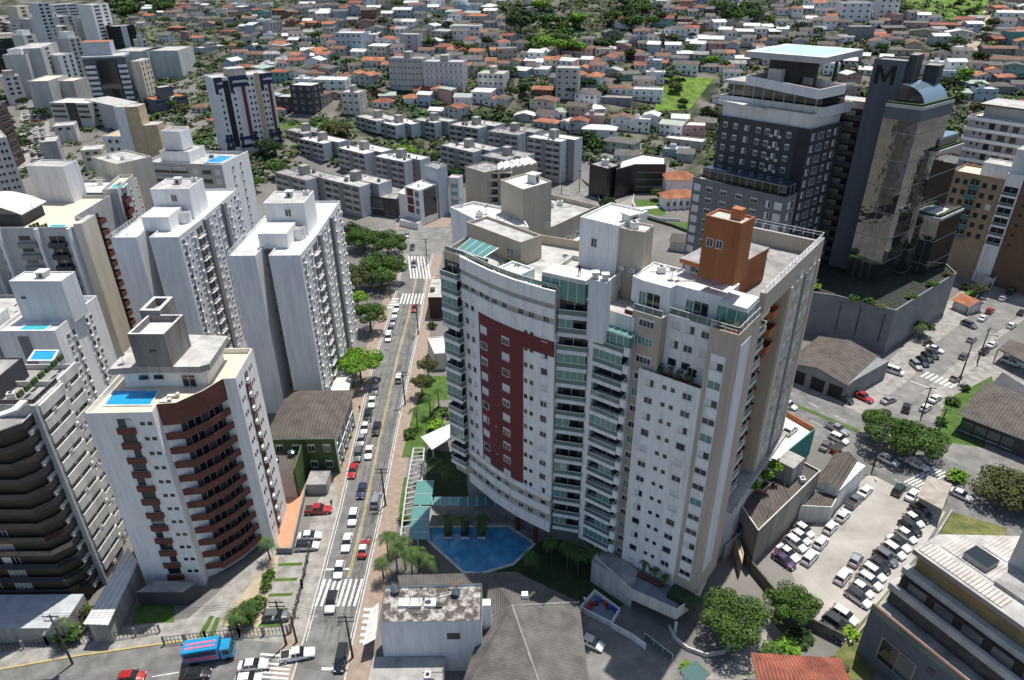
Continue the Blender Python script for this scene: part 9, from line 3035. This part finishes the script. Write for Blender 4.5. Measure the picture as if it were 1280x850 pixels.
# ---------------------------------------------------------------- undergrowth between the houses, woodland at the skyline
def clumps(name, n, area, rmin, rmax, kinds, q=10, tries=12):
 b = MB()
 r = random.Random(11)
 k = 0
 for _ in range(n * 2):
  if k >= n: break
  u, v = area(r)
  if 812 < u < 897 and 94 < v < 142: continue
  m = hit(u, v)
  if any(abs(m.x - x) < w * .9 and abs(m.y - y) < w * .9 for x, y, w in OCC): continue
  if any((lu - m.x) ** 2 + (lv - m.y) ** 2 < 100 for lu, lv in BIGB): continue
  k += 1
  rad = r.uniform(rmin, rmax)
  kd = LEAF[r.choice(kinds)]
  for _i in range(q):
   d = Vector((r.uniform(-1, 1), r.uniform(-1, 1), r.uniform(0, 1)))
   p = Vector((m.x, m.y, m.z)) + Vector((d.x * rad, d.y * rad, d.z * rad * .8))
   nn_ = (d + Vector((0, 0, .5))).normalized()
   uu = nn_.orthogonal().normalized()
   ww = nn_.cross(uu)
   s_ = rad * r.uniform(.35, .6)
   b.poly([p - uu * s_, p - ww * s_ * .7, p + uu * s_, p + ww * s_ * .7], kd[r.random() < .4])
 o = b.build(name)
 o['kind'] = 'stuff'
 return o
BIGB = [(t_.x, t_.y) for t_ in ALL if t_.y > 150 and not t_.o.name.startswith('house')]
clumps('undergrowth', 4000, lambda r: (r.uniform(150, 1290), 2 + 205 * r.random() ** 1.15), 1.3, 3.6, ['dark', 'dark', 'mid', 'dark', 'olive'], 12)
clumps('ground_cover', 520, lambda r: (r.uniform(0, 345), r.uniform(70, 235)), 1.2, 3.0, ['dark', 'mid', 'mid', 'olive'], 12)
# ---------------------------------------------------------------- repairs and tyre wear on the carriageways
_r = random.Random(5)
PATCH = mat('asphalt_repair', (.10, .098, .094), .95, .25, .6, detail=8)
b = MB()
for k in range(16):
 i = _r.uniform(1.2, len(ML) - 2.2)
 j, f = int(i), i - int(i)
 a_, c_ = ML[j].lerp(ML[j + 1], f), MR[j].lerp(MR[j + 1], f)
 p = a_.lerp(c_, _r.uniform(.15, .8))
 w, l = _r.uniform(.5, 1.3), _r.uniform(.8, 4.5)
 b.poly([(p.x, p.y, .016), (p.x + w, p.y, .016), (p.x + w + .1, p.y + l, .016), (p.x + .1, p.y + l, .016)], PATCH)
structure('asphalt_patch', b)
WEAR = mat('tyre_wear', (.14, .137, .13), .95, .3, .5, detail=8)
b = MB()
for f0 in (.40, .52, .70, .85):
 L_ = [ML[i].lerp(MR[i], f0) for i in range(1, len(ML))]
 band(b, L_, -.22, .22, .0145, WEAR)
structure('tyre_track', b)
b = MB()
for p_ in ((395, 770), (425, 690), (470, 560), (505, 440), (1010, 515), (1040, 545), (1120, 600), (1180, 470)):
 q = at(p_, 0)
 b.cyl(q.x, q.y, .012, .022, .33, GREYM, 12)
structure('manhole_cover', b)
